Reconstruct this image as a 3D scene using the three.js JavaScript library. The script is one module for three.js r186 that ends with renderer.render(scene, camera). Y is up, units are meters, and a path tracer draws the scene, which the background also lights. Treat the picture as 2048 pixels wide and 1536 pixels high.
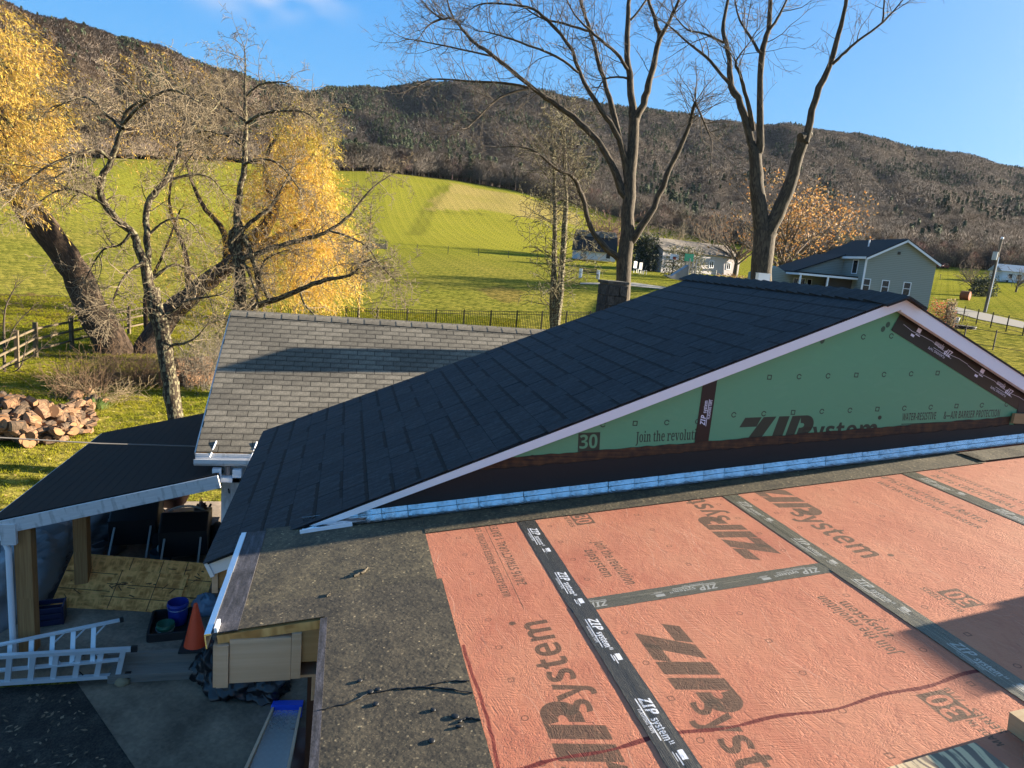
import * as THREE from 'three';
import { mergeGeometries } from 'three/addons/utils/BufferGeometryUtils.js';

// ---------------------------------------------------------------- camera, sky, sun, exposure
const scene = new THREE.Scene();
const W = 1024, H = 768, FPX = 684.5, YAW = 14.09, PITCH = 10.55, ROLL = 5.1, EYE = 6.55;
const camera = new THREE.PerspectiveCamera(2 * Math.atan(H / 2 / FPX) * 180 / Math.PI, W / H, 0.05, 9000);
const rad = d => d * Math.PI / 180;
camera.position.set(0, EYE, 0);
camera.rotation.set(-rad(PITCH), -rad(YAW), rad(ROLL), 'YXZ');
camera.updateMatrixWorld();
const renderer = new THREE.WebGLRenderer({ antialias: true });
renderer.setSize(W, H);
renderer.toneMapping = THREE.LinearToneMapping;
const EXPOSURE = 5.3;
renderer.toneMappingExposure = EXPOSURE;
renderer.shadowMap.enabled = true;
const SUN = new THREE.Vector3(1, 0.285, -0.058).normalize();
const sun = new THREE.DirectionalLight(new THREE.Color(1, 0.86, 0.66), 5.0);
sun.position.copy(SUN).multiplyScalar(120); sun.target.position.set(0, 0, 0);
sun.castShadow = true; sun.shadow.mapSize.set(4096, 4096); sun.shadow.radius = 1;
Object.assign(sun.shadow.camera, { left: -90, right: 90, top: 60, bottom: -60, near: 1, far: 400 });
scene.add(sun, sun.target);
scene.fog = new THREE.FogExp2(new THREE.Color().setRGB(0.62, 0.74, 0.9), 0.00002);

// ---------------------------------------------------------------- small helpers
function mulberry(a) { return () => { a |= 0; a = a + 0x6D2B79F5 | 0; let t = Math.imul(a ^ a >>> 15, 1 | a); t = t + Math.imul(t ^ t >>> 7, 61 | t) ^ t; return ((t ^ t >>> 14) >>> 0) / 4294967296; }; }
let rnd = mulberry(7);
const R = (a = 1, b) => b === undefined ? rnd() * a : a + rnd() * (b - a);
const V = (x, y, z) => new THREE.Vector3(x, y, z);
const clamp = (x, a = 0, b = 1) => Math.min(b, Math.max(a, x));
const lerp = (a, b, t) => a + (b - a) * t;
const sstep = (a, b, x) => { const t = clamp((x - a) / (b - a)); return t * t * (3 - 2 * t); };
function hash2(x, y, s) { let h = Math.imul(x | 0, 374761393) ^ Math.imul(y | 0, 668265263) ^ Math.imul(s | 0, 2147483647 ^ 961748927); h = Math.imul(h ^ h >>> 13, 1274126177); return ((h ^ h >>> 16) >>> 0) / 4294967296; }
function vnoise(x, y, per, s) {           // value noise, repeats every per cells
  const xi = Math.floor(x), yi = Math.floor(y), fx = x - xi, fy = y - yi, u = fx * fx * (3 - 2 * fx), v = fy * fy * (3 - 2 * fy);
  const m = (a, p) => p ? ((a % p) + p) % p : a;
  const h = (i, j) => hash2(m(xi + i, per), m(yi + j, per), s);
  return lerp(lerp(h(0, 0), h(1, 0), u), lerp(h(0, 1), h(1, 1), u), v);
}
function fbm(x, y, per, s, oct = 4) { let a = 0, w = 0.5, t = 0; for (let o = 0; o < oct; o++) { a += w * vnoise(x, y, per, s + o); t += w; w *= 0.5; x *= 2; y *= 2; per *= 2; } return a / t; }

// points seen through the lens, laid out at real distances
const E = camera.matrixWorld.elements, RIGHT = V(E[0], E[1], E[2]), UP = V(E[4], E[5], E[6]), FWD = V(-E[8], -E[9], -E[10]);
const ray = (px, py) => FWD.clone().addScaledVector(RIGHT, (px - 1024) / (2 * FPX)).addScaledVector(UP, -(py - 768) / (2 * FPX));
const atD = (px, py, d) => ray(px, py).multiplyScalar(d).add(camera.position);
const atY = (px, py, y) => { const r = ray(px, py); return r.multiplyScalar((y - EYE) / r.y).add(camera.position); };
const atZ = (px, py, z) => { const r = ray(px, py); return r.multiplyScalar(z / r.z).add(camera.position); };
const atX = (px, py, x) => { const r = ray(px, py); return r.multiplyScalar(x / r.x).add(camera.position); };

const used = {};
function numbered(n) { used[n] = (used[n] || 0) + 1; return used[n] === 1 ? n : `${n}_${String(used[n] - 1).padStart(3, '0')}`; }
function setTag(o, label, category, group) { o.userData.label = label; o.userData.category = category; if (group) o.userData.group = group; return o; }
function thing(name, label, category, pos, turn = 0, group) {
  const o = new THREE.Group(); o.name = numbered(name); if (pos) o.position.copy(pos); o.rotation.y = turn; scene.add(o);
  return setTag(o, label, category, group);
}
function part(parent, name, geo, mat, pos, rot) {
  const m = new THREE.Mesh(geo, mat); m.name = parent === scene ? numbered(name) : name; m.castShadow = m.receiveShadow = true;
  if (pos) m.position.copy(pos); if (rot) m.rotation.set(rot[0], rot[1], rot[2], rot[3] || 'XYZ');
  parent.add(m); return m;
}
function struct(name, geo, mat) { const m = part(scene, name, geo, mat); m.userData.kind = 'structure'; return m; }
const stuff = o => { o.userData.kind = 'stuff'; return o; };

// box-projected uv in metres
function buv(g, k = 1, swap = false) {
  if (!g.attributes.normal) g.computeVertexNormals();
  const p = g.attributes.position, n = g.attributes.normal, uv = new Float32Array(p.count * 2);
  for (let i = 0; i < p.count; i++) {
    const x = p.getX(i), y = p.getY(i), z = p.getZ(i), ax = Math.abs(n.getX(i)), ay = Math.abs(n.getY(i)), az = Math.abs(n.getZ(i));
    let a, b; if (ay >= ax && ay >= az) { a = x; b = z; } else if (ax >= az) { a = z; b = y; } else { a = x; b = y; }
    uv[2 * i] = (swap ? b : a) * k; uv[2 * i + 1] = (swap ? a : b) * k;
  }
  g.setAttribute('uv', new THREE.BufferAttribute(uv, 2)); return g;
}
// a box from corner to corner with slightly eased edges where asked
function bx(x0, x1, y0, y1, z0, z1) { const g = new THREE.BoxGeometry(Math.abs(x1 - x0), Math.abs(y1 - y0), Math.abs(z1 - z0)); g.translate((x0 + x1) / 2, (y0 + y1) / 2, (z0 + z1) / 2); return buv(g); }
// a straight bar between two points
function bar(a, b, w, h = w, up = V(0, 1, 0)) {
  const d = b.clone().sub(a), L = d.length(); d.normalize();
  let s = new THREE.Vector3().crossVectors(d, up); if (s.lengthSq() < 1e-6) s = V(1, 0, 0); s.normalize();
  const u = new THREE.Vector3().crossVectors(s, d);
  const g = new THREE.BoxGeometry(w, h, L); buv(g);
  g.applyMatrix4(new THREE.Matrix4().makeBasis(s, u, d.clone().negate()).setPosition(a.clone().add(b).multiplyScalar(0.5)));
  return g;
}
function rod(a, b, r0, r1 = r0, n = 8) {
  const d = b.clone().sub(a), L = d.length();
  const g = new THREE.CylinderGeometry(r1, r0, L, n); g.translate(0, L / 2, 0);
  g.applyQuaternion(new THREE.Quaternion().setFromUnitVectors(V(0, 1, 0), d.normalize())); g.translate(a.x, a.y, a.z); return g;
}
const merge = a => mergeGeometries(a.map(g => g.index ? g.toNonIndexed() : g).map(g => { const q = new THREE.BufferGeometry(); for (const k of ['position', 'normal', 'uv']) q.setAttribute(k, g.attributes[k]); return q; }));
// polygon (in a plane given by two axes) extruded by thickness
function slab(pts, depth, bevel = 0) {
  const s = new THREE.Shape(pts.map(p => new THREE.Vector2(p[0], p[1])));
  return new THREE.ExtrudeGeometry(s, { depth, bevelEnabled: bevel > 0, bevelSize: bevel, bevelThickness: bevel, bevelSegments: 1, steps: 1 });
}

// mesh builder for tubes, twigs and leaves
class MB {
  constructor() { this.p = []; this.n = []; this.u = []; this.c = []; this.i = []; }
  tube(pts, rr, sides = 6, col) {
    const k = pts.length, base = this.p.length / 3; let ref = Math.abs(pts[k - 1].y - pts[0].y) > 0.8 * pts[0].distanceTo(pts[k - 1]) ? V(1, 0, 0) : V(0, 1, 0), L = 0;
    const t = V(0, 0, 0), s = V(0, 0, 0), u = V(0, 0, 0);
    for (let a = 0; a < k; a++) {
      t.copy(pts[Math.min(k - 1, a + 1)]).sub(pts[Math.max(0, a - 1)]).normalize(); if (a) L += pts[a].distanceTo(pts[a - 1]);
      s.crossVectors(t, ref); if (s.lengthSq() < 1e-4) s.set(0, 0, 1).cross(t); s.normalize(); u.crossVectors(s, t);
      for (let b = 0; b <= sides; b++) {
        const w = b / sides * Math.PI * 2, cx = Math.cos(w), cy = Math.sin(w), r = rr[a];
        const nx = s.x * cx + u.x * cy, ny = s.y * cx + u.y * cy, nz = s.z * cx + u.z * cy;
        this.p.push(pts[a].x + nx * r, pts[a].y + ny * r, pts[a].z + nz * r); this.n.push(nx, ny, nz); this.u.push(b / sides * Math.max(0.06, 6.28 * rr[0]), L);
        if (col) this.c.push(col.r, col.g, col.b);
      }
    }
    const q = sides + 1;
    for (let a = 0; a < k - 1; a++) for (let b = 0; b < sides; b++) { const o = base + a * q + b; this.i.push(o, o + q, o + 1, o + 1, o + q, o + q + 1); }
  }
  leaf(p, d, s, L, w, col) {   // a kite-shaped leaf: base p, direction d, side s
    const base = this.p.length / 3, n = V(0, 0, 0).crossVectors(s, d).normalize();
    const pts = [[0, 0], [0.45, 0.5], [1, 0], [0.45, -0.5]];
    for (const [a, b] of pts) { this.p.push(p.x + d.x * a * L + s.x * b * w, p.y + d.y * a * L + s.y * b * w, p.z + d.z * a * L + s.z * b * w); this.n.push(n.x, n.y, n.z); this.u.push(a, b + 0.5); if (col) this.c.push(col.r, col.g, col.b); }
    this.i.push(base, base + 1, base + 2, base, base + 2, base + 3);
  }
  spike(p, q, w, col, nn) {         // a thin flat twig seen only from afar
    const base = this.p.length / 3, d = q.clone().sub(p), s = V(d.z + 0.01, 0.3 * d.x, -d.x).normalize(), fn = V(0, 0, 0).crossVectors(s, d).normalize(), n = nn || fn;
    for (const [a, b] of [[0, -1], [0, 1], [1, 0]]) { this.p.push(p.x + d.x * a + s.x * b * w, p.y + d.y * a + s.y * b * w, p.z + d.z * a + s.z * b * w); this.n.push(n.x, n.y, n.z); this.u.push(a, b); if (col) this.c.push(col.r, col.g, col.b); }
    if (fn.dot(n) >= 0) this.i.push(base, base + 1, base + 2); else this.i.push(base, base + 2, base + 1);
  }
  get empty() { return !this.i.length; }
  geo() {
    const g = new THREE.BufferGeometry(), f = (a, k) => new THREE.BufferAttribute(new Float32Array(a), k);
    g.setAttribute('position', f(this.p, 3)); g.setAttribute('normal', f(this.n, 3)); g.setAttribute('uv', f(this.u, 2)); if (this.c.length) g.setAttribute('color', f(this.c, 3));
    g.setIndex(new THREE.BufferAttribute(new Uint32Array(this.i), 1)); return g;
  }
}

// ---------------------------------------------------------------- sky (air and a scrap of cloud only)
{
  const cd = ray(500, 4).normalize(), CP = Math.atan2(cd.z, cd.x), CE = Math.asin(cd.y);
  const w = 1024, h = 512, d = new Float32Array(w * h * 4), c = V(0, 0, 0);
  const zen = [0.11, 0.30, 0.62], mid = [0.09, 0.40, 0.93], hor = [0.24, 0.61, 1.0];
  for (let j = 0; j < h; j++) for (let i = 0; i < w; i++) {
    const el = ((j + 0.5) / h - 0.5) * Math.PI, ph = ((i + 0.5) / w - 0.5) * 2 * Math.PI;
    c.set(Math.cos(ph) * Math.cos(el), Math.sin(el), Math.sin(ph) * Math.cos(el));
    const e = Math.max(0, el) / (Math.PI / 2), g = Math.acos(clamp(c.dot(SUN), -1, 1));
    const t1 = sstep(0, 0.24, e), t2 = sstep(0.16, 0.75, e), glow = Math.exp(-g * g / 0.16) * 1.6 + Math.exp(-g / 0.5) * 0.55;
    const haze = 1 - sstep(0.01, 0.11, e);
    const px = [0, 1, 2].map(k => lerp(lerp(lerp(hor[k], mid[k], t1), zen[k], t2), [0.74, 0.82, 0.9][k], haze * 0.65) + glow * [0.9, 0.85, 0.7][k]);
    const cl = Math.max(0, fbm(ph * 26 + 3, el * 60, 0, 91, 5) - 0.40) * 5 * Math.exp(-((ph - CP) * (ph - CP) / 0.006 + (el - CE - 0.022) * (el - CE - 0.022) / 0.0006)) ;
    for (let k = 0; k < 3; k++) d[(j * w + i) * 4 + k] = lerp(px[k], [0.9, 0.92, 1][k], clamp(cl) * 0.8) / EXPOSURE;
    d[(j * w + i) * 4 + 3] = 1;
  }
  const t = new THREE.DataTexture(d, w, h, THREE.RGBAFormat, THREE.FloatType);
  t.mapping = THREE.EquirectangularReflectionMapping; t.magFilter = t.minFilter = THREE.LinearFilter; t.needsUpdate = true;
  scene.background = t; scene.environment = t;
}

// ---------------------------------------------------------------- textures
function tex(n, f, o = {}) {   // f(u,v,i,j) -> [r,g,b] 0..1 (sRGB unless o.data)
  const w = n, h = o.h || n, d = new Uint8Array(w * h * 4);
  for (let j = 0; j < h; j++) for (let i = 0; i < w; i++) {
    const c = f(i / w, j / h, i, j), k = (j * w + i) * 4;
    for (let q = 0; q < 3; q++) d[k + q] = clamp(Array.isArray(c) ? c[q] : c) * 255; d[k + 3] = 255;
  }
  const t = new THREE.DataTexture(d, w, h); t.wrapS = t.wrapT = THREE.RepeatWrapping; t.magFilter = THREE.LinearFilter; t.minFilter = THREE.LinearMipmapLinearFilter; t.generateMipmaps = true;
  if (!o.data) t.colorSpace = THREE.SRGBColorSpace; t.repeat.set(1 / (o.m || 1), 1 / (o.mv || o.m || 1)); t.needsUpdate = true; return t;
}
const mixc = (a, b, t) => [lerp(a[0], b[0], t), lerp(a[1], b[1], t), lerp(a[2], b[2], t)];
const std = (o) => new THREE.MeshStandardMaterial(Object.assign({ roughness: 0.85, metalness: 0 }, o));
const lin = (r, g, b) => new THREE.Color().setRGB(r, g, b);

const T = {};
T.grain = tex(256, (u, v) => fbm(u * 32, v * 32, 32, 3, 3), { data: true, m: 0.5 });
T.speck = tex(512, (u, v, i, j) => { const h = hash2(i, j, 5), b = fbm(u * 10, v * 10, 10, 21, 4), c = fbm(u * 60, v * 60, 60, 22, 2); let k = 0.24 + 0.12 * (b - 0.5) + 0.16 * (c - 0.5) + 0.09 * (h - 0.5);
  const s = hash2(i >> 2, j >> 2, 8), s2 = hash2(i >> 1, j >> 1, 18); if (s > 0.985) k += 0.26 * (s - 0.985) / 0.015 + 0.05; if (s2 > 0.96) k += 0.13; if (s2 < 0.06) k -= 0.07; return [k * 1.05, k * 0.97, k * 0.83]; }, { m: 0.9 });  // mineral grains; the brightest put the glitter of the membrane into the colour
T.speckB = tex(512, (u, v, i, j) => fbm(u * 90, v * 90, 90, 31, 2), { data: true, m: 0.9 });
T.strip = tex(256, (u, v, i, j) => { const a = fbm(u * 60, v * 6, 6, 40, 3), h = hash2(i, j >> 2, 4); const k = 0.15 + 0.18 * (a - 0.4) + 0.08 * (h - 0.5); return [k * 1.0, k, k * 1.08]; }, { m: 0.5 });
T.osb = tex(512, (u, v) => { let k = 0; const a = fbm(u * 40, v * 9, 0, 50, 3), b = fbm(u * 8, v * 34, 0, 51, 3), c = fbm(u * 14, v * 14, 14, 52, 3); k = Math.max(a, b) * 0.6 + c * 0.4; return mixc([0.62, 0.46, 0.27], [0.84, 0.70, 0.48], sstep(0.3, 0.72, k)); }, { m: 1.2 });
T.emb = tex(1024, (u, v) => { const wob = fbm(u * 5, v * 5, 5, 63, 2) * 2.2; const a = fbm(u * 130 + wob * 5, v * 34 + wob * 6, 0, 60, 3), b = 1 - Math.abs(2 * fbm(u * 40 + wob * 7, v * 90 + wob * 4, 0, 61, 3) - 1), m = fbm(u * 9, v * 9, 9, 64, 3); return (0.6 * a + 0.4 * b) * (0.45 + 0.8 * m); }, { data: true, m: 0.55 });
T.wood = tex(256, (u, v) => { const k = fbm(u * 3, v * 40, 0, 70, 4), l = 0.5 + 0.5 * Math.sin((v * 6 + 1.6 * fbm(u * 2, v * 4, 0, 71, 3)) * 6.28); return mixc([0.90, 0.87, 0.83], [1, 1, 1], clamp(0.7 * k + 0.3 * l)); }, { m: 1.2, mv: 0.3 });
T.woodV = tex(256, (u, v) => { const k = fbm(u * 40, v * 3, 0, 70, 4), l = 0.5 + 0.5 * Math.sin((u * 6 + 1.6 * fbm(u * 4, v * 2, 0, 71, 3)) * 6.28); return mixc([0.76, 0.71, 0.65], [1, 1, 1], clamp(0.7 * k + 0.3 * l)); }, { m: 0.3, mv: 1.2 });
T.bark = tex(512, (u, v) => { const k = 1 - Math.abs(2 * fbm(u * 24 + fbm(u * 5, v * 5, 5, 80, 2), v * 7, 0, 81, 4) - 1), b = fbm(u * 6, v * 6, 6, 82, 3); return mixc([0.16, 0.14, 0.12], [1, 0.97, 0.92], clamp(1.0 * k * (0.4 + b) + 0.05)); }, { m: 0.9, mv: 1.6 });
T.barkB = tex(256, (u, v) => fbm(u * 24, v * 7, 0, 81, 4), { data: true, m: 0.7, mv: 1.1 });
T.lichen = tex(512, (u, v) => { const b = fbm(u * 12, v * 12, 12, 84, 4), k = fbm(u * 40, v * 20, 0, 85, 3); return mixc(mixc([0.30, 0.25, 0.2], [0.5, 0.44, 0.37], k), [0.84, 0.84, 0.74], sstep(0.5, 0.6, b)); }, { m: 0.5, mv: 0.8 });
T.lawn = tex(512, (u, v, i, j) => { const b = fbm(u * 12, v * 12, 12, 90, 4), f = fbm(u * 120, v * 120, 120, 91, 2), h = hash2(i, j, 9); const k = 0.55 + 0.5 * (b - 0.5) + 0.55 * (f - 0.5) + 0.2 * (h - 0.5); return [k + 0.10 * (b - 0.5), k, k * 0.9]; }, { m: 3 });
T.conc = tex(512, (u, v, i, j) => { const b = fbm(u * 5, v * 5, 5, 95, 5), f = fbm(u * 60, v * 60, 60, 96, 2), h = hash2(i, j, 2); const k = 0.42 + 0.26 * (b - 0.5) + 0.1 * (f - 0.5) + 0.05 * (h - 0.5); return [k, k * 0.99, k * 0.97]; }, { m: 2.4 });
T.dirt = tex(512, (u, v, i, j) => { const b = fbm(u * 9, v * 9, 9, 97, 5), f = fbm(u * 70, v * 70, 70, 98, 2); const k = 0.2 + 0.16 * (b - 0.5) + 0.14 * (f - 0.5); return [k * 1.05, k * 0.97, k * 0.86]; }, { m: 1.6 });
T.shing = tex(256, (u, v, i, j) => { const a = fbm(u * 4, v * 50, 0, 100, 3), h = hash2(i, j, 3), b = fbm(u * 30, v * 30, 30, 101, 2); const k = 0.5 + 0.5 * (a - 0.5) + 0.22 * (h - 0.5) + 0.25 * (b - 0.5); return [k, k, k]; }, { m: 0.4 });
T.grey = tex(512, (u, v, i, j) => { const h = hash2(i, j, 6), b = fbm(u * 8, v * 8, 8, 105, 4), c = fbm(u * 50, v * 50, 50, 106, 2); const k = 0.72 + 0.3 * (b - 0.5) + 0.22 * (c - 0.5) + 0.12 * (h - 0.5); return [k, k * 0.985, k * 0.95]; }, { m: 0.7 });
T.stone = tex(256, (u, v) => { const k = 0.6 + 0.7 * (fbm(u * 12, v * 12, 12, 110, 4) - 0.5); return [k, k, k]; }, { m: 0.5 });
T.metal = tex(256, (u, v) => 0.35 + 0.4 * (fbm(u * 16, v * 4, 4, 115, 4) - 0.4), { data: true, m: 0.3 });
T.smudge = tex(256, (u, v) => { const s = fbm(u * 9, v * 9, 9, 125, 4), t = fbm(u * 40, v * 40, 40, 126, 2); const k = 0.86 + 0.14 * s - 0.12 * sstep(0.58, 0.72, t); return [k, k, k * 1.01]; }, { m: 0.4 });
T.paint = tex(256, (u, v) => { const a = fbm(u * 6, v * 40, 0, 120, 4), s = fbm(u * 20, v * 4, 0, 121, 4); return 0.95 - 0.12 * sstep(0.55, 0.75, s) - 0.1 * a; }, { m: 0.8 });

const M = {
  white: std({ color: lin(0.74, 0.74, 0.75), roughness: 0.6, map: T.paint }),
  trim: std({ color: lin(0.76, 0.78, 0.83), roughness: 0.45 }),
  wood: std({ color: lin(0.42, 0.26, 0.12), map: T.wood, roughness: 0.8 }),
  pale: std({ color: lin(0.62, 0.43, 0.29), map: T.wood, roughness: 0.8 }),
  osb: std({ map: T.osb, color: lin(1.1, 0.95, 0.78), roughness: 0.9 }),
  alu: std({ color: lin(0.80, 0.84, 0.88), metalness: 1, roughness: 0.34 }),
  galv: std({ color: lin(0.66, 0.72, 0.78), metalness: 1, roughness: 0.3, roughnessMap: T.metal }),
  black: std({ color: lin(0.012, 0.012, 0.014), roughness: 0.55 }),
  rubber: std({ color: lin(0.016, 0.016, 0.017), roughness: 0.8 }),
  iron: std({ color: lin(0.02, 0.02, 0.02), roughness: 0.95 }),
  conc: std({ map: T.conc, roughness: 0.95, bumpMap: T.grain, bumpScale: 0.002 }),
  dirt: std({ map: T.dirt, roughness: 1, bumpMap: T.grain, bumpScale: 0.01 }),
};
// ---------------------------------------------------------------- terrain: yard, lawn, field hill, wooded mountains
const toAz = (px, py) => { const r = ray(px, py); return [Math.atan2(r.x, -r.z), r.y / Math.hypot(r.x, r.z)]; };
function pick(tab, a) { let i = 0; if (a <= tab[0][0]) return tab[0][1]; while (i < tab.length - 1 && tab[i + 1][0] < a) i++; if (i >= tab.length - 1) return tab[tab.length - 1][1]; const t = (a - tab[i][0]) / (tab[i + 1][0] - tab[i][0]); return lerp(tab[i][1], tab[i + 1][1], t * t * (3 - 2 * t) * 0.4 + t * 0.6); }
// skyline of the field and of the mountains: [column, row, distance]
const FIELD = [[-400, 320, 250], [0, 318, 255], [250, 318, 265], [450, 322, 280], [680, 343, 300], [760, 345, 310], [900, 360, 320], [1010, 378, 320], [1130, 405, 315], [1300, 452, 300], [1420, 480, 290], [1600, 512, 285], [1800, 528, 285], [2048, 545, 290], [2500, 580, 300]];
const RIDGE = [[-500, -60, 640], [0, 36, 680], [150, 72, 700], [250, 104, 720], [350, 136, 750], [450, 168, 790], [550, 192, 860], [605, 205, 930], [680, 196, 1150], [760, 190, 1210], [850, 183, 1200], [960, 188, 1180], [1100, 208, 1160], [1280, 232, 1160], [1450, 260, 1190], [1600, 271, 1230], [1700, 284, 1270], [1800, 306, 1320], [1900, 328, 1370], [2000, 346, 1420], [2048, 356, 1450], [2500, 470, 1600]];
const crestR = [], crestH = [], mtnR = [], mtnH = [];
for (const [x, y, r] of FIELD) { const [a, e] = toAz(x, y); crestR.push([a, r]); crestH.push([a, EYE + e * r]); }
for (const [x, y, r] of RIDGE) { const [a, e] = toAz(x, y + 6); mtnR.push([a, r]); mtnH.push([a, EYE + e * r]); }
const A0 = crestR[0][0], A1 = crestR[crestR.length - 1][0];
const NEAR_R = [0, 12, 22, 45, 90, 130, 200];
const NEAR = [[-0.45, [0, 0, 0.85, 1.3, 4.3, 7.6, 16.2]], [0.05, [0, 0, 0.7, 1.5, 4.4, 6.4, 13.5]], [0.35, [0, 0, 0.5, 1.7, 4.6, 6.4, 9.5]], [0.7, [0, 0, 0.7, 2.1, 4.6, 6.6, 10.5]]];
function nearH(a, k) { let i = 0; a = clamp(a, -0.45, 0.6999); while (NEAR[i + 1][0] < a) i++; return lerp(NEAR[i][1][k], NEAR[i + 1][1][k], (a - NEAR[i][0]) / (NEAR[i + 1][0] - NEAR[i][0])); }
function ground(x, z) {
  const r = Math.hypot(x, z); let a = Math.atan2(x, -z);
  const fade = a < A0 ? sstep(-2.2, A0 - 0.2, a) : 1 - sstep(A1 + 0.02, A1 + 0.45, a); const ac = clamp(a, A0, A1);
  const xs = NEAR_R.slice(), ys = NEAR_R.map((_, k) => nearH(ac, k));
  const rc = pick(crestR, ac), hc = pick(crestH, ac), rm = pick(mtnR, ac), hm = pick(mtnH, ac);
  xs.push(rc, rc + 60, lerp(rc, rm, 0.55), rm, rm + 500, 4000); ys.push(hc, hc + (hm - hc) * 0.03, lerp(hc, hm, 0.5), hm, hm * 0.7, 20);
  let i = 0; while (i < xs.length - 2 && xs[i + 1] < r) i++;
  const sl = k => (ys[k + 1] - ys[k]) / (xs[k + 1] - xs[k]);
  const tan = k => { if (k <= 0 || k >= xs.length - 1) return 0; const p = sl(k - 1), q = sl(k); return p * q <= 0 ? 0 : 2 * p * q / (p + q); };
  const dx = xs[i + 1] - xs[i], t = clamp((r - xs[i]) / dx), t2 = t * t, t3 = t2 * t;
  let y = (2 * t3 - 3 * t2 + 1) * ys[i] + (t3 - 2 * t2 + t) * dx * tan(i) + (3 * t2 - 2 * t3) * ys[i + 1] + (t3 - t2) * dx * tan(i + 1);
  const w = clamp((r - rc - 30) / (rm - rc)); if (w > 0) y += (fbm(a * 16 + r / 900, r / 330, 0, 400, 3) - 0.5) * 70 * w * (1 - w * 0.85) * 1.2;
  if (r > 60 && r < rc + 40) y += (fbm(x / 40, z / 40, 0, 410, 3) - 0.5) * 1.2 * sstep(60, 150, r);
  return y * fade * sstep(0, 1, fade);
}
// what grows or lies where: green field, tan cut field, bare dirt, leaf litter under the woods
const poly = (pts, x, z) => { let s = false; for (let i = 0, j = pts.length - 1; i < pts.length; j = i++) { const [a, b] = pts[i], [c, d] = pts[j]; if ((b > z) !== (d > z) && x < (c - a) * (z - b) / (d - b) + a) s = !s; } return s; };
function onGround(px, py) { const q = ray(px, py); let lo = 2, hi = 1500, p; for (let t = 4; t < 1500; t *= 1.02) { p = q.clone().multiplyScalar(t).add(camera.position); if (p.y < ground(p.x, p.z)) { hi = t; lo = t / 1.02; break; } } for (let k = 0; k < 20; k++) { const m = (lo + hi) / 2; p = q.clone().multiplyScalar(m).add(camera.position); if (p.y < ground(p.x, p.z)) hi = m; else lo = m; } return p; }
const gp = (pts) => pts.map(([x, y]) => { const p = onGround(x, y); return [p.x, p.z]; });
const TAN = gp([[905, 366], [1010, 384], [1130, 412], [1160, 440], [1150, 452], [1060, 436], [960, 420], [850, 422], [868, 395]]);
const TRACK = [gp([[880, 372], [845, 425], [820, 470]]), gp([[895, 372], [862, 425], [838, 470]]), gp([[835, 421], [960, 428], [1060, 452], [1140, 468]])];
const BARE = gp([[-60, 588], [60, 586], [170, 600], [190, 632], [100, 648], [-60, 660]]);
const BARE2 = gp([[960, 580], [1010, 572], [1060, 585], [1050, 602], [990, 606]]);
const segD = (x, z, a, b) => { const vx = b[0] - a[0], vz = b[1] - a[1], t = clamp(((x - a[0]) * vx + (z - a[1]) * vz) / (vx * vx + vz * vz)); return Math.hypot(x - a[0] - t * vx, z - a[1] - t * vz); };
function soil(x, z) {
  const r = Math.hypot(x, z), a = clamp(Math.atan2(x, -z), A0, A1), rc = pick(crestR, a);
  const n = fbm(x / 9, z / 9, 0, 420, 4), n2 = fbm(x / 45, z / 45, 0, 430, 3);
  let c = mixc([0.215, 0.225, 0.045], [0.34, 0.29, 0.08], clamp(n * 0.9 + n2 * 0.5 - 0.25));
  const nearYellow = 1 - sstep(24, 70, r); c = mixc(c, [0.28, 0.24, 0.065], nearYellow * 0.45 * n * 1.6);
  const jx = x + (n - 0.5) * 8, jz = z + (n2 - 0.5) * 10;
  if (r > 46 && r < 330) { const u = (x * 0.5 + z * 0.86) / 3.2, st = Math.sin(u * 6.28) * 0.5 + 0.5; c = mixc(c, [0.15, 0.18, 0.03], 0.22 * st * sstep(46, 70, r)); }
  if (r > 80) { c = mixc(c, [0.31, 0.31, 0.045], sstep(80, 160, r) * 0.6); if (poly(TAN, jx, jz)) c = mixc(c, mixc([0.46, 0.35, 0.16], [0.36, 0.31, 0.10], n), 0.95); }
  if (r > 80 && r < 360) for (const t of TRACK) for (let k = 0; k < t.length - 1; k++) { const d = segD(x, z, t[k], t[k + 1]); if (d < 1.7) c = mixc(c, [0.10, 0.11, 0.03], (1 - d / 1.7) * 0.5); }
  if (poly(BARE, jx * 0.2 + x * 0.8, jz * 0.1 + z * 0.9)) c = mixc(c, [0.15, 0.10, 0.055], 0.85); if (poly(BARE2, x + (n - 0.5) * 3, z)) c = mixc(c, [0.24, 0.17, 0.07], 0.6);
  const wood = sstep(rc - 4, rc + 8, r + (n - 0.5) * 10); c = mixc(c, [0.085, 0.066, 0.045], wood);
  
  return c;
}
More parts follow.
